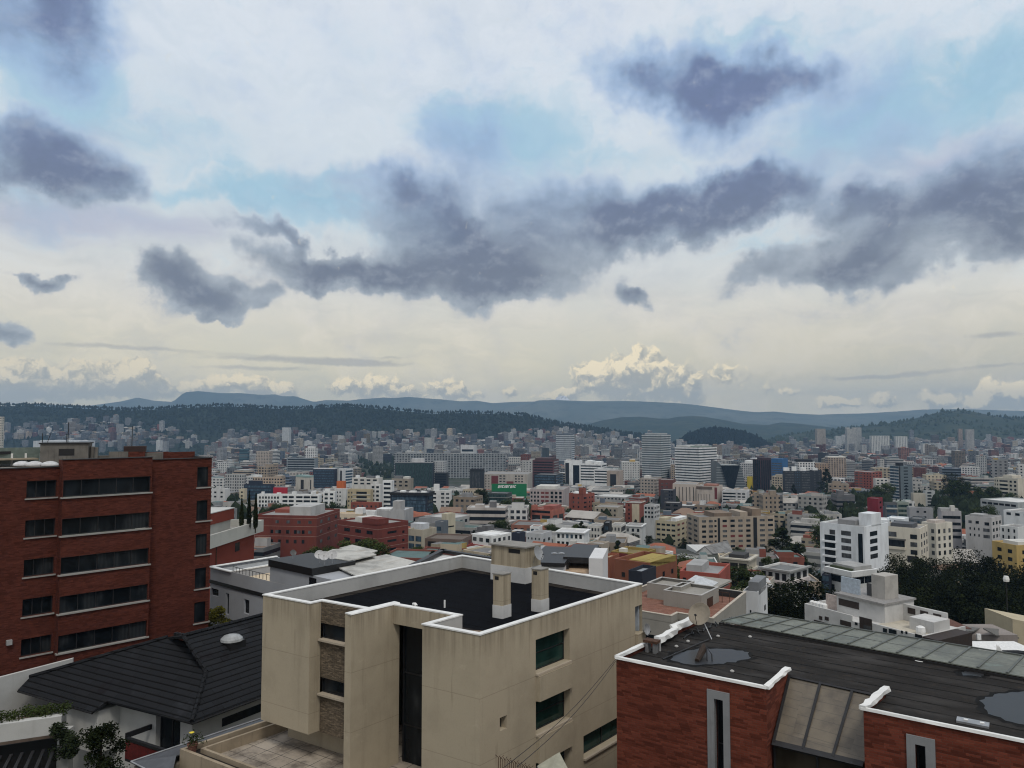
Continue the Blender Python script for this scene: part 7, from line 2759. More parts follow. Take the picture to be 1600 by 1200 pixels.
# --- the white tower and its neighbours on the right
wt = block('apartment_block', 'white tower block with dark ribbon windows and stacked balconies on the right', 'building', (1281, 1350, 1388), 823, 262, -24, (.70, .73, .75), (.3, .3, .3), 890,
           F=[(1, 1, .9, 1.7, 2.3, 3, 'c', (.22, .36)), (1, 5, .95, 1.9, 4.3, 2.65, 'd', (.10, .36)), (1, 4, .9, 1.6, 2.2, 2.65, 'c', (.48, .72)), (1, 1, .9, 10.5, 2.6, 2.65, 'd', (.86, .97))], S=[(1, 4, .85, 1.6, 2.2, 2.65, 'd', (.2, .55))],
           bands=[(6.3 + 2.65 * i, .62, .7, (.74, .76, .78), 'F', (.06, .37)) for i in range(5)], top=[(.72, 1.0, .3, .7, 4.5, (.7, .73, .75)), (.3, .7, .2, .8, 1.8, (.25, .25, .25), 'pergola')])
block('apartment_block', 'white stair block rising behind the white tower block', 'building', (1372, 1390, 1398), 813, 290, -24, (.66, .69, .71), WHT, 850, D=9)
block('apartment_block', 'cream apartment block with a dark roof cabin right of the white tower block', 'building', (1375, 1437, 1450), 826, 280, -22, (.58, .54, .45), (.3, .29, .27), 872,
      F=[(1, 1, .8, 1.8, 2.0, 2.9, 'c', (.15, .45)), (1, 1, 1, 2.6, 4.9, 2.9, 'd', (.0, .62)), (1, 3, .8, 1.7, 2.4, 2.9, 'dc', (.74, .95)), (1, 1, .9, 2.4, 10.5, 2.9, 'k', (.66, .96))], S=[(3, 3, .4, 1.7, 2.4, 2.9, 'd')], bands=[(4.4, .5, .6, (.14, .14, .13), 'F', (0, .65)), (7.5, 1.0, .5, (.58, .54, .45), 'F', (0, .64))], top=[(.25, .8, .1, .7, 1.7, (.085, .09, .10), 'roof_cabin')])
block('apartment_block', 'cream rear wing with rows of windows behind the cream apartment block', 'building', (1440, 1462, 1488), 818, 300, -40, (.60, .57, .49), (.5, .48, .45), 866, F=[(2, 4, .45, 1.6, 2.4, 2.9, 'dc', (.1, 1))], S=[(3, 4, .4, 1.7, 2.4, 2.9, 'dc')], top=[(.0, .6, .3, .9, 1.2, (.45, .4, .36))])
block('house', 'white penthouse roofs between the white tower block and the cream block', 'building', (1385, 1412, 1420), 811, 310, -22, (.62, .66, .69), WHT, 830, F=[(3, 1, .4, 1.2, .8, 2.6, 'd')])
block('house', 'dark grey roof cabin behind the cream block', 'building', (1420, 1440, 1446), 811, 315, -22, (.10, .11, .12), DGR, 828, F=[(2, 1, .5, 1, .8, 2.6, 'b')])
of = block('office_block', 'black and white office with a roof garden in front of the white tower block', 'building', (1290, 1330, 1370), 893, 222, -35, (.66, .67, .66), (.34, .34, .33), 935, F=[(1, 1, .98, 1.9, 2.0, 3, 'd'), (2, 1, .35, 1.9, 5, 3, 'd')], S=[(2, 1, .96, 1.9, 2.0, 3, 'd'), (5, 1, .5, 1.2, 5.5, 3, 'd')], bands=[(0, 1.6, .7, (.68, .69, .68))], top=[(.05, .9, .12, .9, .9, (.06, .075, .035), 'planting'), (.1, .95, .18, .85, 1.6, (.34, .34, .33), 'roof_slab')])
block('office_block', 'dark glass side tower left of the roof garden office', 'building', (1284, 1296, 1299), 898, 226, -35, NAV, DGR, 945, F=[(1, 6, .9, 1.5, .5, 2.2, 'b')])
block('apartment_block', 'pale grey apartment block with irregular windows far right', 'building', (1508, 1549, 1565), 809, 330, -18, (.44, .43, .42), (.2, .2, .2), 845, F=[(2, 1, .45, 1.2, 2, 3, 'dc', (.05, .6)), (1, 1, .7, 1.4, 2.2, 3, 'd', (.7, .95)), (3, 2, .3, 1.1, 5, 2.8, 'd', (.1, .6)), (1, 2, .8, 1.4, 5, 2.8, 'c', (.65, .95))], S=[(3, 3, .5, 1.4, 2, 2.9, 'd')], top=[(.1, .6, .2, .7, 1.2, GRY)])
block('apartment_block', 'grey and white banded block left of the pale irregular block', 'building', (1471, 1502, 1509), 799, 345, -14, (.36, .35, .36), RF, 842, F=[(1, 4, .96, 1.3, 2.2, 3.0, 'd')], top=[(.0, .9, .2, .9, 1.6, GRY), (.5, .7, .1, .4, 3, OFF)])
block('office_block', 'flat grey block with two rows of small windows beyond the cream block', 'building', (1421, 1458, 1463), 794, 400, -14, (.26, .265, .275), RF, 816, F=[(2, 2, .35, 1.0, 1.6, 2.8, 'd', (.2, .8))])
block('office_block', 'dark framed block with pale slabs left of the flat grey block', 'building', (1384, 1402, 1405), 786, 420, -14, (.10, .105, .11), RF, 808, F=[(1, 3, .9, 1.5, 1.2, 2.7, 'b'), ], bands=[(2.7, .8, .4, (.42, .43, .4), 'F')])
block('office_block', 'green tinted block joined to the dark framed block', 'building', (1402, 1420, 1423), 785, 425, -14, (.22, .25, .22), (.45, .48, .48), 808, F=[(1, 3, .9, 1.4, 1.4, 2.7, 'g')])
block('house', 'crimson walled house left of the dark framed block', 'building', (1355, 1372, 1379), 779, 440, -20, (.19, .02, .03), (.2, .14, .14), 806, S=[(1, 2, .4, 1.2, 2, 3, 'd')])
block('warehouse', 'long pale factory roof at the right edge', 'building', (1532, 1590, 1640), 785, 420, -10, (.36, .38, .38), (.62, .62, .60), 802, F=[(6, 1, .8, 1.2, 1.5, 3, 'd')])
block('office_block', 'white building with a dark window strip below the pale factory roof', 'building', (1568, 1612, 1640), 801, 370, -10, WHT, RF, 812, F=[(3, 1, .5, 1.3, 1.0, 2.8, 'd')])
block('house', 'white house with tall windows at the far right below the white building', 'building', (1562, 1590, 1612), 824, 310, -16, (.6, .61, .6), RF, 846, F=[(3, 2, .3, 1.4, 1, 2.8, 'd')])
block('apartment_block', 'ochre apartment block behind the dark trees at the right edge', 'building', (1550, 1588, 1640), 852, 255, -14, (.45, .32, .12), (.35, .3, .22), 892, F=[(2, 3, .4, 1.3, 1.8, 2.7, 'd', (.1, .95))], S=[(2, 3, .4, 1.3, 1.8, 2.7, 'd')], top=[(.2, .8, .2, .8, 1.2, OFF)])
block('warehouse', 'cream windowless hall beside a striped stair block on the right', 'building', (1427, 1446, 1450), 771, 620, -8, (.46, .43, .36), RF, 786)
block('office_block', 'narrow stair block with pale slabs right of the cream hall', 'building', (1446, 1461, 1464), 767, 630, -8, (.40, .42, .42), RF, 788, F=[(1, 5, .7, 1.3, 1, 2.6, 'd', (.1, .7))])
block('tower', 'left one of two slim tan towers on the far green hill', 'building', (1498, 1504, 1506), 670, 2600, -10, (.34, .27, .22), RF, 690, win=(3.5, .5, .5))
block('tower', 'right and broader one of two slim tan towers on the far green hill', 'building', (1510, 1522, 1525), 671, 2550, -10, (.38, .36, .33), RF, 696, win=(3.5, .5, .5))
block('tower', 'far pale twin-crowned apartment tower below the green hill', 'building', (1323, 1338, 1341), 670, 2600, -10, (.42, .41, .38), RF, 690, win=(3.5, .5, .5), top=[(0, .3, 0, 1, 5), (.7, 1, 0, 1, 5)])
block('tower', 'far slim grey apartment tower right of the twin-crowned tower', 'building', (1338, 1346, 1348), 668, 2620, -10, (.38, .38, .36), RF, 688, win=(3.5, .5, .5))
block('slab_block', 'far pale long slab below the green hill, left one of a pair', 'building', (1361, 1390, 1393), 681, 2450, -6, (.55, .55, .52), RF, 688, win=(5, .5, .6))
block('slab_block', 'far pale long slab below the green hill, right one of a pair', 'building', (1399, 1418, 1421), 682, 2450, -6, (.55, .55, .52), RF, 690, win=(5, .5, .6))
block('tower', 'far tan apartment tower left of the broad green hill', 'building', (1276, 1290, 1293), 670, 2500, -10, (.36, .32, .27), RF, 684, win=(3.5, .5, .5))
block('tower', 'pale tower on the far left hillside nearest the forest edge', 'building', (441, 452, 455), 668, 2750, -10, (.55, .56, .55), RF, 682, win=(3.5, .5, .5))
block('tower', 'pale twin tower above the long grey slab, left of centre', 'building', (663, 676, 679), 684, 2200, -10, (.50, .50, .47), RF, 702, win=(3.5, .5, .5))
block('office_block', 'white box office behind the right end of the long grey slab', 'building', (720, 741, 745), 696, 1700, -8, (.55, .56, .56), RF, 709, F=[(1, 1, .9, 5, 9, 3, 'd')])
block('office_block', 'dark slim tower left of the tall banded tower', 'building', (847, 855, 858), 700, 1450, -8, (.05, .065, .075), RF, 722)
block('office_block', 'teal glass office tower over the crowded left of the city', 'building', (374, 387, 390), 702, 1500, -8, (.06, .13, .16), RF, 722, win=(60, 1, .5))
block('office_block', 'grey banded office in the left middle distance', 'building', (448, 493, 497), 716, 1150, -6, (.20, .23, .25), RF, 738, F=[(1, 6, .98, 1.8, 1.5, 3.6, 'd')], bands=[(3.6 + 3.6 * i, .9, .3, (.34, .37, .39), 'F') for i in range(5)])
block('apartment_block', 'white gridded tower above the grey banded office', 'building', (477, 494, 497), 700, 1400, -6, (.62, .62, .61), RF, 716, win=(4, .55, .5), top=[(.2, .8, .2, .8, 3.5)])
block('house_row', 'low row of beige apartment blocks beyond the grey banded office', 'building', (400, 422, 426), 705, 1500, -6, (.42, .36, .30), RF, 722, win=(3.4, .5, .5))
block('roof_cabin', 'pale tall cabin at the left picture edge far behind the brick block', 'building', (-8, 2, 4), 651, 900, -6, (.52, .5, .44), RF, 690, win=(3, .4, .4))
block('warehouse', 'long white roofed sheds beyond the blackened tank house', 'building', (52, 125, 132), 689, 1900, -5, (.5, .52, .53), (.66, .67, .67), 696, D=60)


# ---------------------------------------------------------------- trees
def crown_mesh(kind, seed):
    """a crown of unit height: several clumps of leaf-sized faces with gaps between"""
    rnd = random.Random(seed)
    mb = MB()
    clumps = []
    if kind == 'broad':
        for _ in range(26):
            a, r = rnd.uniform(0, 6.283), .36 * rnd.random() ** .5
            z = rnd.uniform(.22, .86)
            r *= 1.1 - abs(z - .58) * 1.2
            clumps.append((Vector((math.cos(a) * r, math.sin(a) * r, z)), rnd.uniform(.10, .17)))
        n, s = 4200, .024
    elif kind == 'dense':
        for _ in range(44):
            a, r = rnd.uniform(0, 6.283), .30 * rnd.random() ** .5
            z = rnd.uniform(.16, .90)
            r *= 1.15 - abs(z - .5) * 1.3
            clumps.append((Vector((math.cos(a) * r, math.sin(a) * r, z)), rnd.uniform(.06, .12)))
        n, s = 9000, .0135
    elif kind == 'tall':
        for _ in range(30):
            z = rnd.uniform(.16, .94)
            r = .17 * (1.15 - z) ** .5 * rnd.uniform(.3, 1.2)
            a = rnd.uniform(0, 6.283)
            clumps.append((Vector((math.cos(a) * r, math.sin(a) * r, z)), rnd.uniform(.05, .10)))
        n, s = 3400, .020
    else:                                   # conifer
        for _ in range(46):
            z = rnd.uniform(.10, .97)
            r = .30 * (1 - z) ** .85 * rnd.uniform(.5, 1.15)
            a = rnd.uniform(0, 6.283)
            clumps.append((Vector((math.cos(a) * r, math.sin(a) * r, z)), .03 + .09 * (1 - z)))
        n, s = 3400, .022
    leaf_cloud(mb, clumps, n, s, rnd)
    o = mb.build('crown', {'broad': M_LEAFG, 'dense': M_GROVE, 'tall': M_LEAFD, 'conifer': M_LEAFD}[kind], local=True)
    me = o.data
    bpy.data.objects.remove(o)
    t = MB()
    top = .5 if kind in ('broad', 'dense') else .85
    t.tube([(0, 0, -.06), (.01, 0, top * .5), (0, .01, top)], [.028, .02, .006], 6)
    if kind in ('broad', 'dense'):
        for k in range(6):
            a = k * 1.05 + rnd.random()
            t.tube([(0, 0, .22 + .04 * k), (math.cos(a) * .13, math.sin(a) * .13, .42 + .04 * k), (math.cos(a) * .24, math.sin(a) * .24, .56 + .03 * k)], [.014, .009, .003], 5, cap=False)
    o = t.build('trunk', MATS['bark'], local=True)
    mt = o.data
    bpy.data.objects.remove(o)
    return me, mt


M_GROVE = leafmat('very dark grove foliage', (0.0115, 0.0165, 0.0085))
CROWNS = {k: [crown_mesh(k, 10 * i + j) for j in range(3)] for i, k in enumerate(('broad', 'tall', 'conifer', 'dense'))}


def plant_tree(label, p, h, kind, wide=1.0, group=None, rnd=random.Random(77), ch=None):
    t = thing('tree', label, 'tree', p, rnd.uniform(0, 360), group)
    me, mt = rnd.choice(CROWNS[kind])
    ch = ch or h            # a tall bole carries the crown higher up
    inst('crown', me, t, (0, 0, h - ch), 0, (ch * wide, ch * wide, ch))
    inst('trunk', mt, t, (0, 0, 0), 0, (ch, ch, h))
    return t


def tree_at(label, px, ytop, Y, h, kind, wide=1.0, group=None):
    """tree whose top shows at (px, ytop) and stands Y metres out; its height follows the ground there, at most h"""
    p = Py(px, ytop, Y)
    g_ = ground_z(p.x, p.y)
    H = max(4.0, p.z - g_)
    FOOT.append((p.x, p.y, H * .16))
    return plant_tree(label, Vector((p.x, p.y, p.z - H)), H, kind, wide, group, ch=min(H, h))


TREES = [
    ('tall narrow dark tree in front of the green hoarding', 752, 764, 430, 24, 'tall', 1.25), ('wide dark tree below the right end of the green hoarding', 800, 778, 420, 22, 'broad', 1.2),
    ('low bushy tree at the foot of the tall narrow dark tree', 728, 800, 400, 11, 'broad', 1.3), ('low dark tree left of the tall narrow dark tree', 706, 800, 410, 9, 'broad', 1.3),
    ('dark rounded tree in front of the long white apartment block', 440, 785, 430, 12, 'broad', 1.4), ('dark tree before the left half of the long white block', 424, 788, 425, 10, 'broad', 1.3),
    ('dark tree between the two white blocks left of centre', 512, 783, 440, 12, 'broad', 1.2), ('small dark tree below the blank white block', 530, 788, 440, 10, 'broad', 1.2),
    ('round green tree in front of the right half of the brick terrace', 560, 838, 195, 9.5, 'broad', 1.5), ('darker green tree touching the round green tree', 582, 846, 200, 8, 'broad', 1.3),
    ('palm-like spiky tree below the beige modern house', 656, 853, 215, 5, 'broad', 1.3),
    ('large dark tree left of the cream apartment block', 990, 832, 300, 16, 'dense', 1.5), ('dark tree merging with the large one left of the cream block', 1014, 836, 305, 15, 'dense', 1.4),
    ('dark tree in the gap before the cream apartment block', 1036, 846, 310, 12, 'broad', 1.3), ('lighter green tree at the left of the large dark group', 972, 840, 290, 12, 'broad', 1.2),
    ('dark tree between the cream and the large tan block', 1068, 842, 330, 14, 'tall', 1.9),
    ('big dark conifer right of the large tan apartment block', 1222, 824, 265, 30, 'conifer', 2.0), ('second dark conifer lower beside the big conifer', 1246, 850, 255, 18, 'conifer', 1.8), ('dark spreading tree left of the big conifer', 1196, 852, 262, 16, 'dense', 1.7),
    ('round dark tree in front of the large tan block', 1150, 853, 285, 10, 'broad', 1.2), ('small dark tree before the right end of the large tan block', 1180, 858, 280, 11, 'broad', 1.2),
    ('bushy dark tree above the long red row house', 1150, 884, 165, 9, 'broad', 1.5), ('small dark shrub tree on the slope above the red row house', 1178, 892, 160, 8, 'broad', 1.4), ('small tree between the cream villa and the barn', 1116, 880, 200, 6, 'broad', 1.3),
    ('broad green tree left of the white terrace apartment house', 1216, 903, 118, 17, 'dense', 1.25), ('tall green tree just left of the white terrace house', 1262, 902, 120, 17, 'dense', 1.15), ('green tree filling the gap behind the frosted glass strip', 1240, 918, 112, 15, 'dense', 1.2),
    ('green tree at the left end of the green group behind the glass strip', 1192, 920, 116, 14, 'dense', 1.1), ('bushy green tree in front of the office with the roof garden', 1278, 925, 135, 13, 'dense', 1.1),
    ('dark green tree above the white rendered side building', 1150, 908, 125, 10, 'broad', 1.3),
    ('large dark tree on the right behind the slim white tower', 1488, 738, 600, 27, 'dense', 1.1), ('second dark tree right of the large one on the right', 1500, 748, 590, 22, 'broad', 1.1),
    ('dark tree left of the cream curved apartment block', 1540, 758, 560, 16, 'broad', 1.5), ('dark tree in front of the cream curved apartment block', 1570, 768, 540, 12, 'broad', 1.5), ('dark trees corner left of the cream hall', 1380, 752, 640, 18, 'broad', 1.3),
    ('narrow dark conifer right of the black and white striped block', 1291, 732, 730, 26, 'conifer', 1.2), ('dark rounded tree right of the narrow conifer', 1304, 752, 700, 18, 'broad', 1.4), ('dark tree before the middle of the striped block', 1240, 757, 700, 16, 'conifer', 1.2),
    ('dark tree far right in front of the warehouse roof', 1540, 786, 400, 14, 'broad', 1.1), ('dark tree left of the pale irregular block', 1285, 800, 420, 16, 'broad', 1.2), ('tall dark tree left of the white tower block', 1290, 812, 330, 18, 'broad', .9),
]
for lab, px, yt, Y, h, kind, wide in TREES:
    tree_at(lab, px, yt, Y, h, kind, wide)
# the dark grove on the right
rnd = random.Random(31)
GROVE = [(1404, 874, 195), (1416, 864, 205), (1432, 870, 200), (1450, 858, 200), (1446, 880, 180), (1474, 866, 195), (1498, 862, 205), (1520, 858, 215), (1544, 868, 200), (1532, 885, 175), (1572, 884, 190), (1592, 870, 205), (1618, 862, 200),
         (1416, 902, 165), (1436, 892, 165), (1438, 905, 155), (1468, 900, 158), (1500, 896, 160), (1524, 912, 150), (1556, 908, 155), (1586, 905, 160), (1612, 900, 160), (1488, 930, 138), (1460, 925, 140), (1515, 940, 136), (1600, 935, 140)]
where = ('in the back row', 'in the middle', 'in the front row')
for i, (px, yt, Y) in enumerate(GROVE):
    row = 0 if Y > 188 else (1 if Y > 152 else 2)
    tree_at(f'dense dark tree {where[row]} of the grove on the right', px, yt + rnd.uniform(-9, 9), Y, rnd.uniform(20, 29), 'dense', rnd.uniform(.78, 1.05), group=f'dark grove trees {where[row]}')


# ---------------------------------------------------------------- the rest of the city
HAND += [(403, 1003, 868, 1300, 40), (0, 332, 690, 1300, 55), (962, 1700, 962, 1300, 30), (46, 420, 970, 1300, 46), (322, 412, 795, 880, 99), (330, 660, 855, 1000, 75), (1002, 1166, 895, 1010, 70), (828, 942, 861, 905, 74), (1255, 1465, 925, 1010, 98), (1480, 1600, 965, 1010, 112)]
PAL = [((.62, .62, .60), 'white'), ((.50, .49, .46), 'off-white'), ((.36, .36, .355), 'grey'), ((.26, .265, .27), 'dull grey'), ((.38, .31, .24), 'tan'), ((.46, .40, .30), 'cream'), ((.22, .075, .055), 'red brick'), ((.29, .13, .09), 'terracotta'), ((.13, .13, .135), 'dark grey'), ((.44, .40, .37), 'pinkish'), ((.12, .15, .19), 'blue grey'), ((.40, .28, .10), 'ochre')]
PW = [22, 17, 18, 9, 11, 8, 8, 3, 4, 4, 2, 1]
ROOFS = [((.17, .168, .165), 'flat grey'), ((.46, .46, .45), 'flat white'), ((.10, .155, .15), 'flat dark'), ((.28, .10, .06), 'red tiled'), ((.38, .36, .33), 'pale sheet'), ((.22, .15, .11), 'brown')]
RW = [34, 15, 28, 6, 10, 7]
NUM = ['', 'one', 'two', 'three', 'four', 'five', 'six', 'seven', 'eight', 'nine', 'ten', 'eleven', 'twelve', 'thirteen', 'fourteen', 'fifteen', 'sixteen', 'seventeen', 'eighteen']


def body(mb, x, y, z, W, D, H, rz, wall, roof, kind, rnd, lod):
    """one generic house or block, written into mb in world coordinates"""
    u, v = plan(rz), plan(rz + 90)
    P = lambda a, b, c: Vector((x, y, z)) + u * a + v * b + UP * c
    bay = rnd.uniform(2.4, 4.2)
    strip = rnd.random() < .22
    mb.c = wall
    mb.w = (60.0, 1.0, rnd.uniform(.4, .55)) if strip else (bay, rnd.uniform(.35, .62), rnd.uniform(.38, .55))
    lo = [(-W / 2, -D / 2), (W / 2, -D / 2), (W / 2, D / 2), (-W / 2, D / 2)]
    gable = kind == 'house' and roof[1] in ('red tiled', 'brown', 'pale sheet') and rnd.random() < .8
    par = 0.0 if gable else .5
    if lod:
        dim = rnd.choice((.38, .5, .66, .85, 1.1))
        mb.c = wall = tuple(k_ * dim for k_ in wall)
        mb.w = (mb.w[0], min(1, mb.w[1] * 1.25), mb.w[2] * 1.3)
    for i in range(4):
        a, b = lo[i], lo[(i + 1) % 4]
        L = math.hypot(b[0] - a[0], b[1] - a[1])
        if lod and i == 2:
            continue
        s = rnd.uniform(0, 50)
        mb.face([P(*a, -4), P(*b, -4), P(*b, H), P(*a, H)], [(s, H + 4 - par), (s + L, H + 4 - par), (s + L, -par), (s, -par)])
    mb.w = (0, 0, 0)
    mb.c = roof[0]
    if gable:
        e = .5
        r = W * .0
        hh = D * rnd.uniform(.16, .26)
        a0, a1, b0, b1 = P(-W / 2 - e, -D / 2 - e, H - .1), P(W / 2 + e, -D / 2 - e, H - .1), P(-W / 2 - e, D / 2 + e, H - .1), P(W / 2 + e, D / 2 + e, H - .1)
        hip = rnd.random() < .5
        k = D * .35 if hip else 0
        r0, r1 = P(-W / 2 - e + k, 0, H + hh), P(W / 2 + e - k, 0, H + hh)
        mb.face([a0, a1, r1, r0])
        mb.face([b1, b0, r0, r1])
        if not hip:
            mb.c = wall
        mb.face([a1, b1, r1])
        mb.face([b0, a0, r0])
    else:
        t = .3
        inn = [(-W / 2 + t, -D / 2 + t), (W / 2 - t, -D / 2 + t), (W / 2 - t, D / 2 - t), (-W / 2 + t, D / 2 - t)]
        if lod == 0:
            for i in range(4):
                j = (i + 1) % 4
                mb.c = tuple(min(.8, k * 1.15) for k in wall)
                mb.face([P(*lo[i], H), P(*lo[j], H), P(*inn[j], H), P(*inn[i], H)])
                mb.face([P(*inn[i], H), P(*inn[j], H), P(*inn[j], H - par), P(*inn[i], H - par)])
            mb.c = roof[0]
            mb.face([P(*k, H - par) for k in inn])
        else:
            mb.face([P(*k, H) for k in lo])
        for _ in range(rnd.choice((0, 1, 1, 2)) if kind == 'house' else rnd.choice((1, 1, 2))):
            w, d = W * rnd.uniform(.15, .45), D * rnd.uniform(.2, .5)
            cx, cy = rnd.uniform(-W / 2 + w / 2 + .4, W / 2 - w / 2 - .4), rnd.uniform(-D / 2 + d / 2 + .4, D / 2 - d / 2 - .4)
            hh = rnd.uniform(1.2, 3.0)
            mb.c = wall if rnd.random() < .6 else rnd.choice(PAL)[0]
            q = [P(cx - w / 2, cy - d / 2, 0), P(cx + w / 2, cy - d / 2, 0), P(cx + w / 2, cy + d / 2, 0), P(cx - w / 2, cy + d / 2, 0)]
            for i in range(4):
                j = (i + 1) % 4
                mb.face([q[i] + UP * (H - par + .01), q[j] + UP * (H - par + .01), q[j] + UP * (H - par + hh), q[i] + UP * (H - par + hh)])
            mb.c = roof[0]
            mb.face([k + UP * (H - par + hh) for k in q])


def city_candidates():
    rnd = random.Random(2024)
    out = []
    Y = 118.0
    hand = sorted(HAND, key=lambda h: h[4])
    while Y < 3150:
        step = 15 if Y < 300 else (19 if Y < 700 else (24 if Y < 1500 else 27))
        X = -Y * .74 - 10
        while X < Y * .74 + 10:
            x, y = X + rnd.uniform(-.28, .28) * step, Y + rnd.uniform(-.3, .3) * step
            X += step
            z = ground_z(x, y)
            on_slope = y > 1800 and z > base_z(x, y) + 4
            if on_slope:
                # the town climbs the flank only part of the way
                lx, ly = proj((x, y, z))
                edge = interp([(-100, 690), (60, 664), (150, 656), (230, 664), (300, 672), (400, 676), (470, 674), (520, 685), (580, 676), (700, 676), (760, 690), (800, 680), (840, 668), (880, 662), (930, 664), (1000, 676), (1060, 690), (1180, 694), (1200, 676), (1300, 676), (1400, 684), (1500, 690), (1600, 684), (1700, 684)], lx)
                if ly < edge + 1 or KNOLL.z(x, y) > base_z(x, y) + 8:
                    continue
                if ly < edge + 12 and rnd.random() < .3:
                    continue
            gr = mnoise.noise(Vector((x * .0045, y * .0045, 11))) + .4 * mnoise.noise(Vector((x * .016, y * .016, 4)))
            if gr > (.40 if Y < 700 else .26) and Y > 300:
                continue
            if any((x - a) ** 2 + (y - b) ** 2 < (r + step * .36) ** 2 for a, b, r in FOOT):
                continue
            r = rnd.random()
            cl = mnoise.noise(Vector((x * .0022, y * .0022, 40)))
            if Y < 330:
                H = rnd.uniform(4.5, 8.5)
            elif Y < 700:
                H = rnd.uniform(4, 9) if r < .72 else rnd.uniform(10, 19)
            elif Y < 1500:
                H = rnd.uniform(4, 10) if r < .58 - cl * .3 else (rnd.uniform(11, 24) if r < .93 else rnd.uniform(26, 42))
            else:
                H = rnd.uniform(4, 10) if r < .55 - cl * .4 else (rnd.uniform(11, 26) if r < .95 else rnd.uniform(28, 46))
            W, D = rnd.uniform(.52, .92) * step, rnd.uniform(.5, .9) * step
            if H > 22:
                W, D = rnd.uniform(14, 24), rnd.uniform(13, 20)
            # keep what the photograph shows in front or behind clear
            x0, yb = proj((x - W * .6, y, z))
            x1, yt = proj((x + W * .6, y, z + H))
            if x1 < -25 or x0 > 1625:
                continue
            ok = True
            for hx0, hx1, hy0, hy1, hd in hand:
                if hx1 < x0 or hx0 > x1:
                    continue
                if hd > y and yt < hy1 - 2:
                    zmax = Py((x0 + x1) / 2, hy1 - 1, y).z - z
                    if zmax < 3.2:
                        ok = False
                        break
                    H = min(H, zmax)
                    yt = proj((x, y, z + H))[1]
            if not ok:
                continue
            hidden = False
            for hx0, hx1, hy0, hy1, hd in hand:
                if hd < y and hx0 <= x0 and hx1 >= x1 and hy0 <= yt:
                    hidden = True
                    break
            if hidden:
                continue
            wall, roof = rnd.choices(PAL, PW)[0], rnd.choices(ROOFS, RW)[0]
            kind = 'house' if H < 10.5 else 'apartment_block'
            rz = rnd.choice((-36, -36, -12, -12, -20, -8)) + rnd.uniform(-4, 4)
            if rnd.random() < .5:
                rz += 0
            out.append(dict(x=x, y=y, z=z, W=W, D=D, H=H, rz=rz, wall=wall, roof=roof, kind=kind, px=(x0 + x1) / 2, py=yt, pw=x1 - x0, area=W * H / y ** 2 * 1e4))
        Y += step * (.95 if Y < 1500 else 1.0)
    return out


LMARK = [(450, 780, 'the long white block'), (437, 767, 'the crimson hoarding'), (465, 825, 'the brick terrace'), (640, 785, 'the navy glass cube'), (657, 740, 'the dark teal office'), (690, 785, 'the grey balconied block'), (675, 735, 'the long grey slab'),
         (795, 766, 'the green hoarding'), (752, 790, 'the tall narrow tree'), (852, 740, 'the dark maroon tower'), (905, 740, 'the white framed office'), (882, 700, 'the round-cornered tower'), (1025, 715, 'the left striped tower'), (1088, 725, 'the right striped tower'),
         (1140, 745, 'the dark glass wedge'), (1190, 745, 'the maroon glass tower'), (1256, 755, 'the striped dark block'), (1090, 775, 'the slit-windowed hall'), (1150, 778, 'the low banded office'), (908, 790, 'the red brick block'), (992, 798, 'the small red tower'),
         (1040, 835, 'the cream gridded block'), (1145, 838, 'the large tan block'), (1116, 862, 'the grey barn'), (1222, 850, 'the big conifer'), (1225, 905, 'the white loggia villa'), (1325, 850, 'the white tower block'), (1430, 845, 'the cream cabin block'), (1407, 755, 'the slim white tower'),
         (1490, 755, 'the large dark tree'), (1578, 760, 'the cream curved block'), (1535, 825, 'the pale irregular block'), (1575, 870, 'the ochre block'), (1355, 750, 'the red balconied block'), (1310, 730, 'the tan gridded tower'), (895, 838, 'the white villa'), (768, 846, 'the white terraces'),
         (660, 845, 'the beige corner house'), (1010, 900, 'the ochre terraces'), (472, 728, 'the grey banded office'), (380, 712, 'the teal tower'), (560, 778, 'the ochre banded block'), (340, 700, 'the brick block roof'), (1158, 884, 'the cream villa'), (1517, 683, 'the twin hill towers'), (1120, 680, 'the wooded knoll'), (700, 650, 'the forested ridge'), (200, 650, 'the left ridge'), (1440, 660, 'the green hill')]


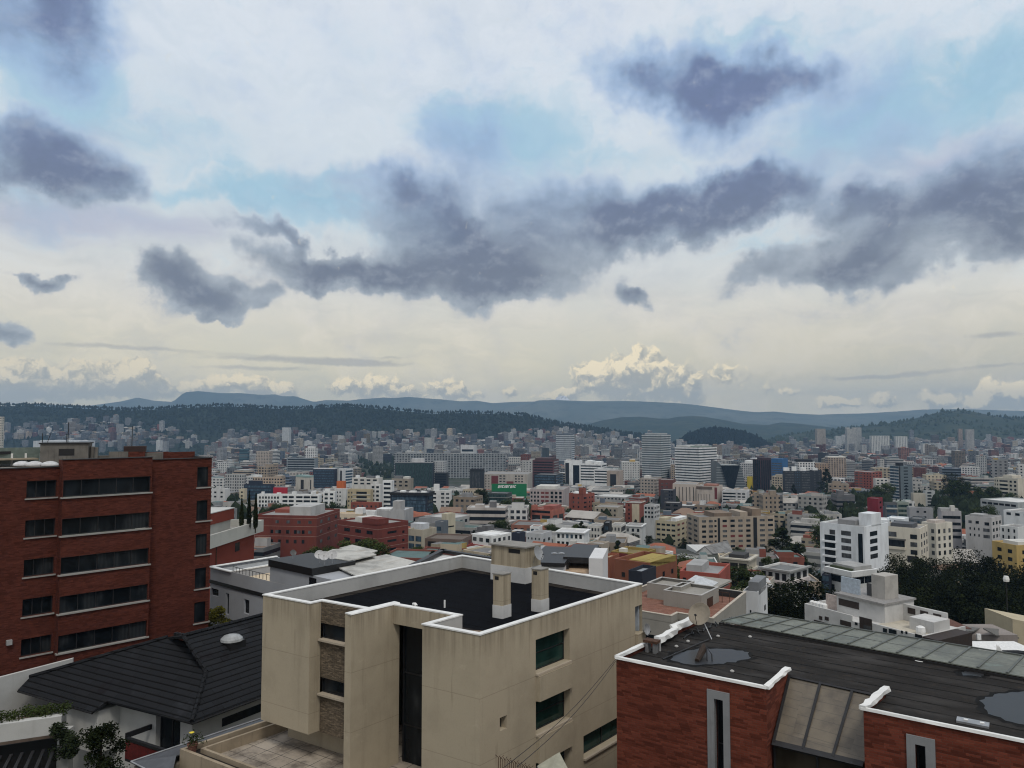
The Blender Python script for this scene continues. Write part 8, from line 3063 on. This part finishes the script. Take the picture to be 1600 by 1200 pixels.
def build_city():
    cand = city_candidates()
    cand.sort(key=lambda c: -c['area'])
    limit = {'house': 205, 'apartment_block': 165}
    singles, rest = [], []
    for c in cand:
        if limit[c['kind']] > 0 and c['y'] < 1500:
            limit[c['kind']] -= 1
            singles.append(c)
        else:
            rest.append(c)
    by = {}
    for c in singles:
        st = max(1, round(c['H'] / 3))
        ds = sorted((math.hypot((c['px'] - a) * .7, (c['py'] - b) * 1.6), n, c['px'] - a, c['py'] - b) for a, b, n in LMARK)
        d, n, dx, dy = ds[0]
        if abs(dx) < 14:
            rel = 'below' if dy > 4 else ('above' if dy < -14 else 'beside')
        else:
            rel = ('lower left of' if dy > 14 else 'left of') if dx < 0 else ('lower right of' if dy > 14 else 'right of')
        far = ', seen across the roofs' if False else ''
        sz = 'small ' if c['pw'] < 12 else ('wide ' if c['pw'] > 34 else '')
        kd = 'house' if c['kind'] == 'house' else 'block'
        c['lab'] = f"{sz}{c['wall'][1]} {NUM[min(st, 17)]}-storey {kd} with {c['roof'][1]} roof {rel} {n}"
        by.setdefault(c['lab'], []).append(c)
    for lab, cs in by.items():
        if len(cs) > 1:
            cs.sort(key=lambda c: c['y'])
            words = ['nearest', 'second nearest', 'third nearest', 'fourth nearest', 'fifth nearest', 'sixth nearest']
            for i, c in enumerate(cs):
                c['lab'] = (('nearer' if i == 0 else 'farther') if len(cs) == 2 else words[min(i, 5)]) + ' ' + lab
    for c in singles:
        rnd = random.Random(int(c['x'] * 7 + c['y']))
        mb = MB()
        dim = rnd.choice((.62, .75, .88, 1.0))
        body(mb, c['x'], c['y'], c['z'], c['W'], c['D'], c['H'], c['rz'], tuple(v_ * dim for v_ in c['wall'][0]), c['roof'], c['kind'], rnd, 0)
        o = mb.build(c['kind'], M_FAC, loc=Vector((c['x'], c['y'], c['z'])))
        tag(o, c['lab'], 'house' if c['kind'] == 'house' else 'building', 'houses of the city below' if c['kind'] == 'house' else 'apartment blocks of the city below')
    for kind, name, lab in (('house', 'distant_houses', 'sea of small pale houses filling the far city below the hills'), ('apartment_block', 'distant_blocks', 'mass of far pale apartment blocks in the city and on the lower slopes')):
        mb = MB()
        rnd = random.Random(8)
        for c in rest:
            if c['kind'] == kind:
                body(mb, c['x'], c['y'], c['z'], c['W'], c['D'], c['H'], c['rz'], c['wall'][0], c['roof'], kind, rnd, 1)
        o = mb.build(name, M_FAC)
        tag(o, lab, 'houses' if kind == 'house' else 'buildings')
        o['kind'] = 'stuff'
    # street and garden trees between the far houses: uncountable
    rnd = random.Random(17)
    mb = MB()
    n = 0
    for _ in range(42000):
        y = 420 + 2500 * rnd.random() ** 1.2
        x = rnd.uniform(-.74, .74) * y
        gr = mnoise.noise(Vector((x * .0045, y * .0045, 11))) + .4 * mnoise.noise(Vector((x * .016, y * .016, 4)))
        if gr < .24 and rnd.random() > .30:
            continue
        if any((x - a) ** 2 + (y - b) ** 2 < r * r for a, b, r in FOOT):
            continue
        z = ground_z(x, y)
        h = rnd.uniform(6, 14)
        px, yt = proj((x, y, z + h))
        if any(hd > y and hx0 - 1 < px < hx1 + 1 and yt < hy1 - 3 for hx0, hx1, hy0, hy1, hd in HAND):
            continue
        tree_cone(mb, (x, y, z - 1), h, h * rnd.uniform(.3, .5), rnd, 6)
        n += 1
        if n > 11000:
            break
    o = mb.build('city_trees', M_LEAFD)
    tag(o, 'scattered dark green garden and street trees among the far houses', 'trees')
    o['kind'] = 'stuff'
    # nearer gardens: bigger leafy trees, each on its own
    k = 0
    cells = {}
    for _ in range(900):
        y = rnd.uniform(125, 420)
        x = rnd.uniform(-.45, .74) * y
        if any((x - a) ** 2 + (y - b) ** 2 < (r + 3) ** 2 for a, b, r in FOOT):
            continue
        if any((x - c['x']) ** 2 + (y - c['y']) ** 2 < (c['W'] * .62) ** 2 for c in singles):
            continue
        z = ground_z(x, y)
        h = rnd.uniform(5, 10)
        px, yt = proj((x, y, z + h))
        if px < 400 or px > 1620 or any(hd > y and hx0 - 8 < px < hx1 + 8 and yt < hy1 - 2 for hx0, hx1, hy0, hy1, hd in HAND):
            continue
        if any(hd < y and hx0 < px < hx1 and hy0 <= yt for hx0, hx1, hy0, hy1, hd in HAND):
            continue
        ds = sorted((math.hypot((px - a) * .7, (yt - b) * 1.6), n_, px - a) for a, b, n_ in LMARK)
        lab = f"{'small' if h < 7.5 else 'taller'} green garden tree {'left' if ds[0][2] < 0 else 'right'} of {ds[0][1]}"
        cells.setdefault(lab, []).append((y, Vector((x, y, z)), h))
        FOOT.append((x, y, 3))
        k += 1
        if k > 85:
            break
    for lab, ts in cells.items():
        ts.sort(key=lambda t: t[0])
        for i, (_, p, h) in enumerate(ts):
            pre = '' if len(ts) == 1 else (['nearer ', 'farther '] if len(ts) == 2 else ['nearest ', 'second nearest ', 'third nearest ', 'fourth nearest ', 'fifth nearest ', 'sixth nearest ', 'seventh nearest '])[min(i, 6 if len(ts) > 2 else 1)]
            plant_tree(pre + lab, p, h, rnd.choice(('broad', 'broad', 'conifer')), 1.3, 'garden trees among the near houses')


build_city()

# ---------------------------------------------------------------- the air itself
def build_haze():
    mb = MB()
    mb.abox(-11000, -420, -112, 11000, 10400, 445)
    m = bpy.data.materials.new('haze air')
    m.use_nodes = True
    t = m.node_tree
    t.nodes.clear()
    g = G(t)
    pv = g.node('ShaderNodeVolumePrincipled')
    pv.inputs['Color'].default_value = (0.34, 0.56, 0.84, 1)
    pv.inputs['Density'].default_value = 0.76e-4
    pv.inputs['Anisotropy'].default_value = 0.15
    o = g.node('ShaderNodeOutputMaterial')
    t.links.new(pv.outputs[0], o.inputs['Volume'])
    ob = mb.build('haze', m)
    ob['kind'] = 'stuff'


build_haze()
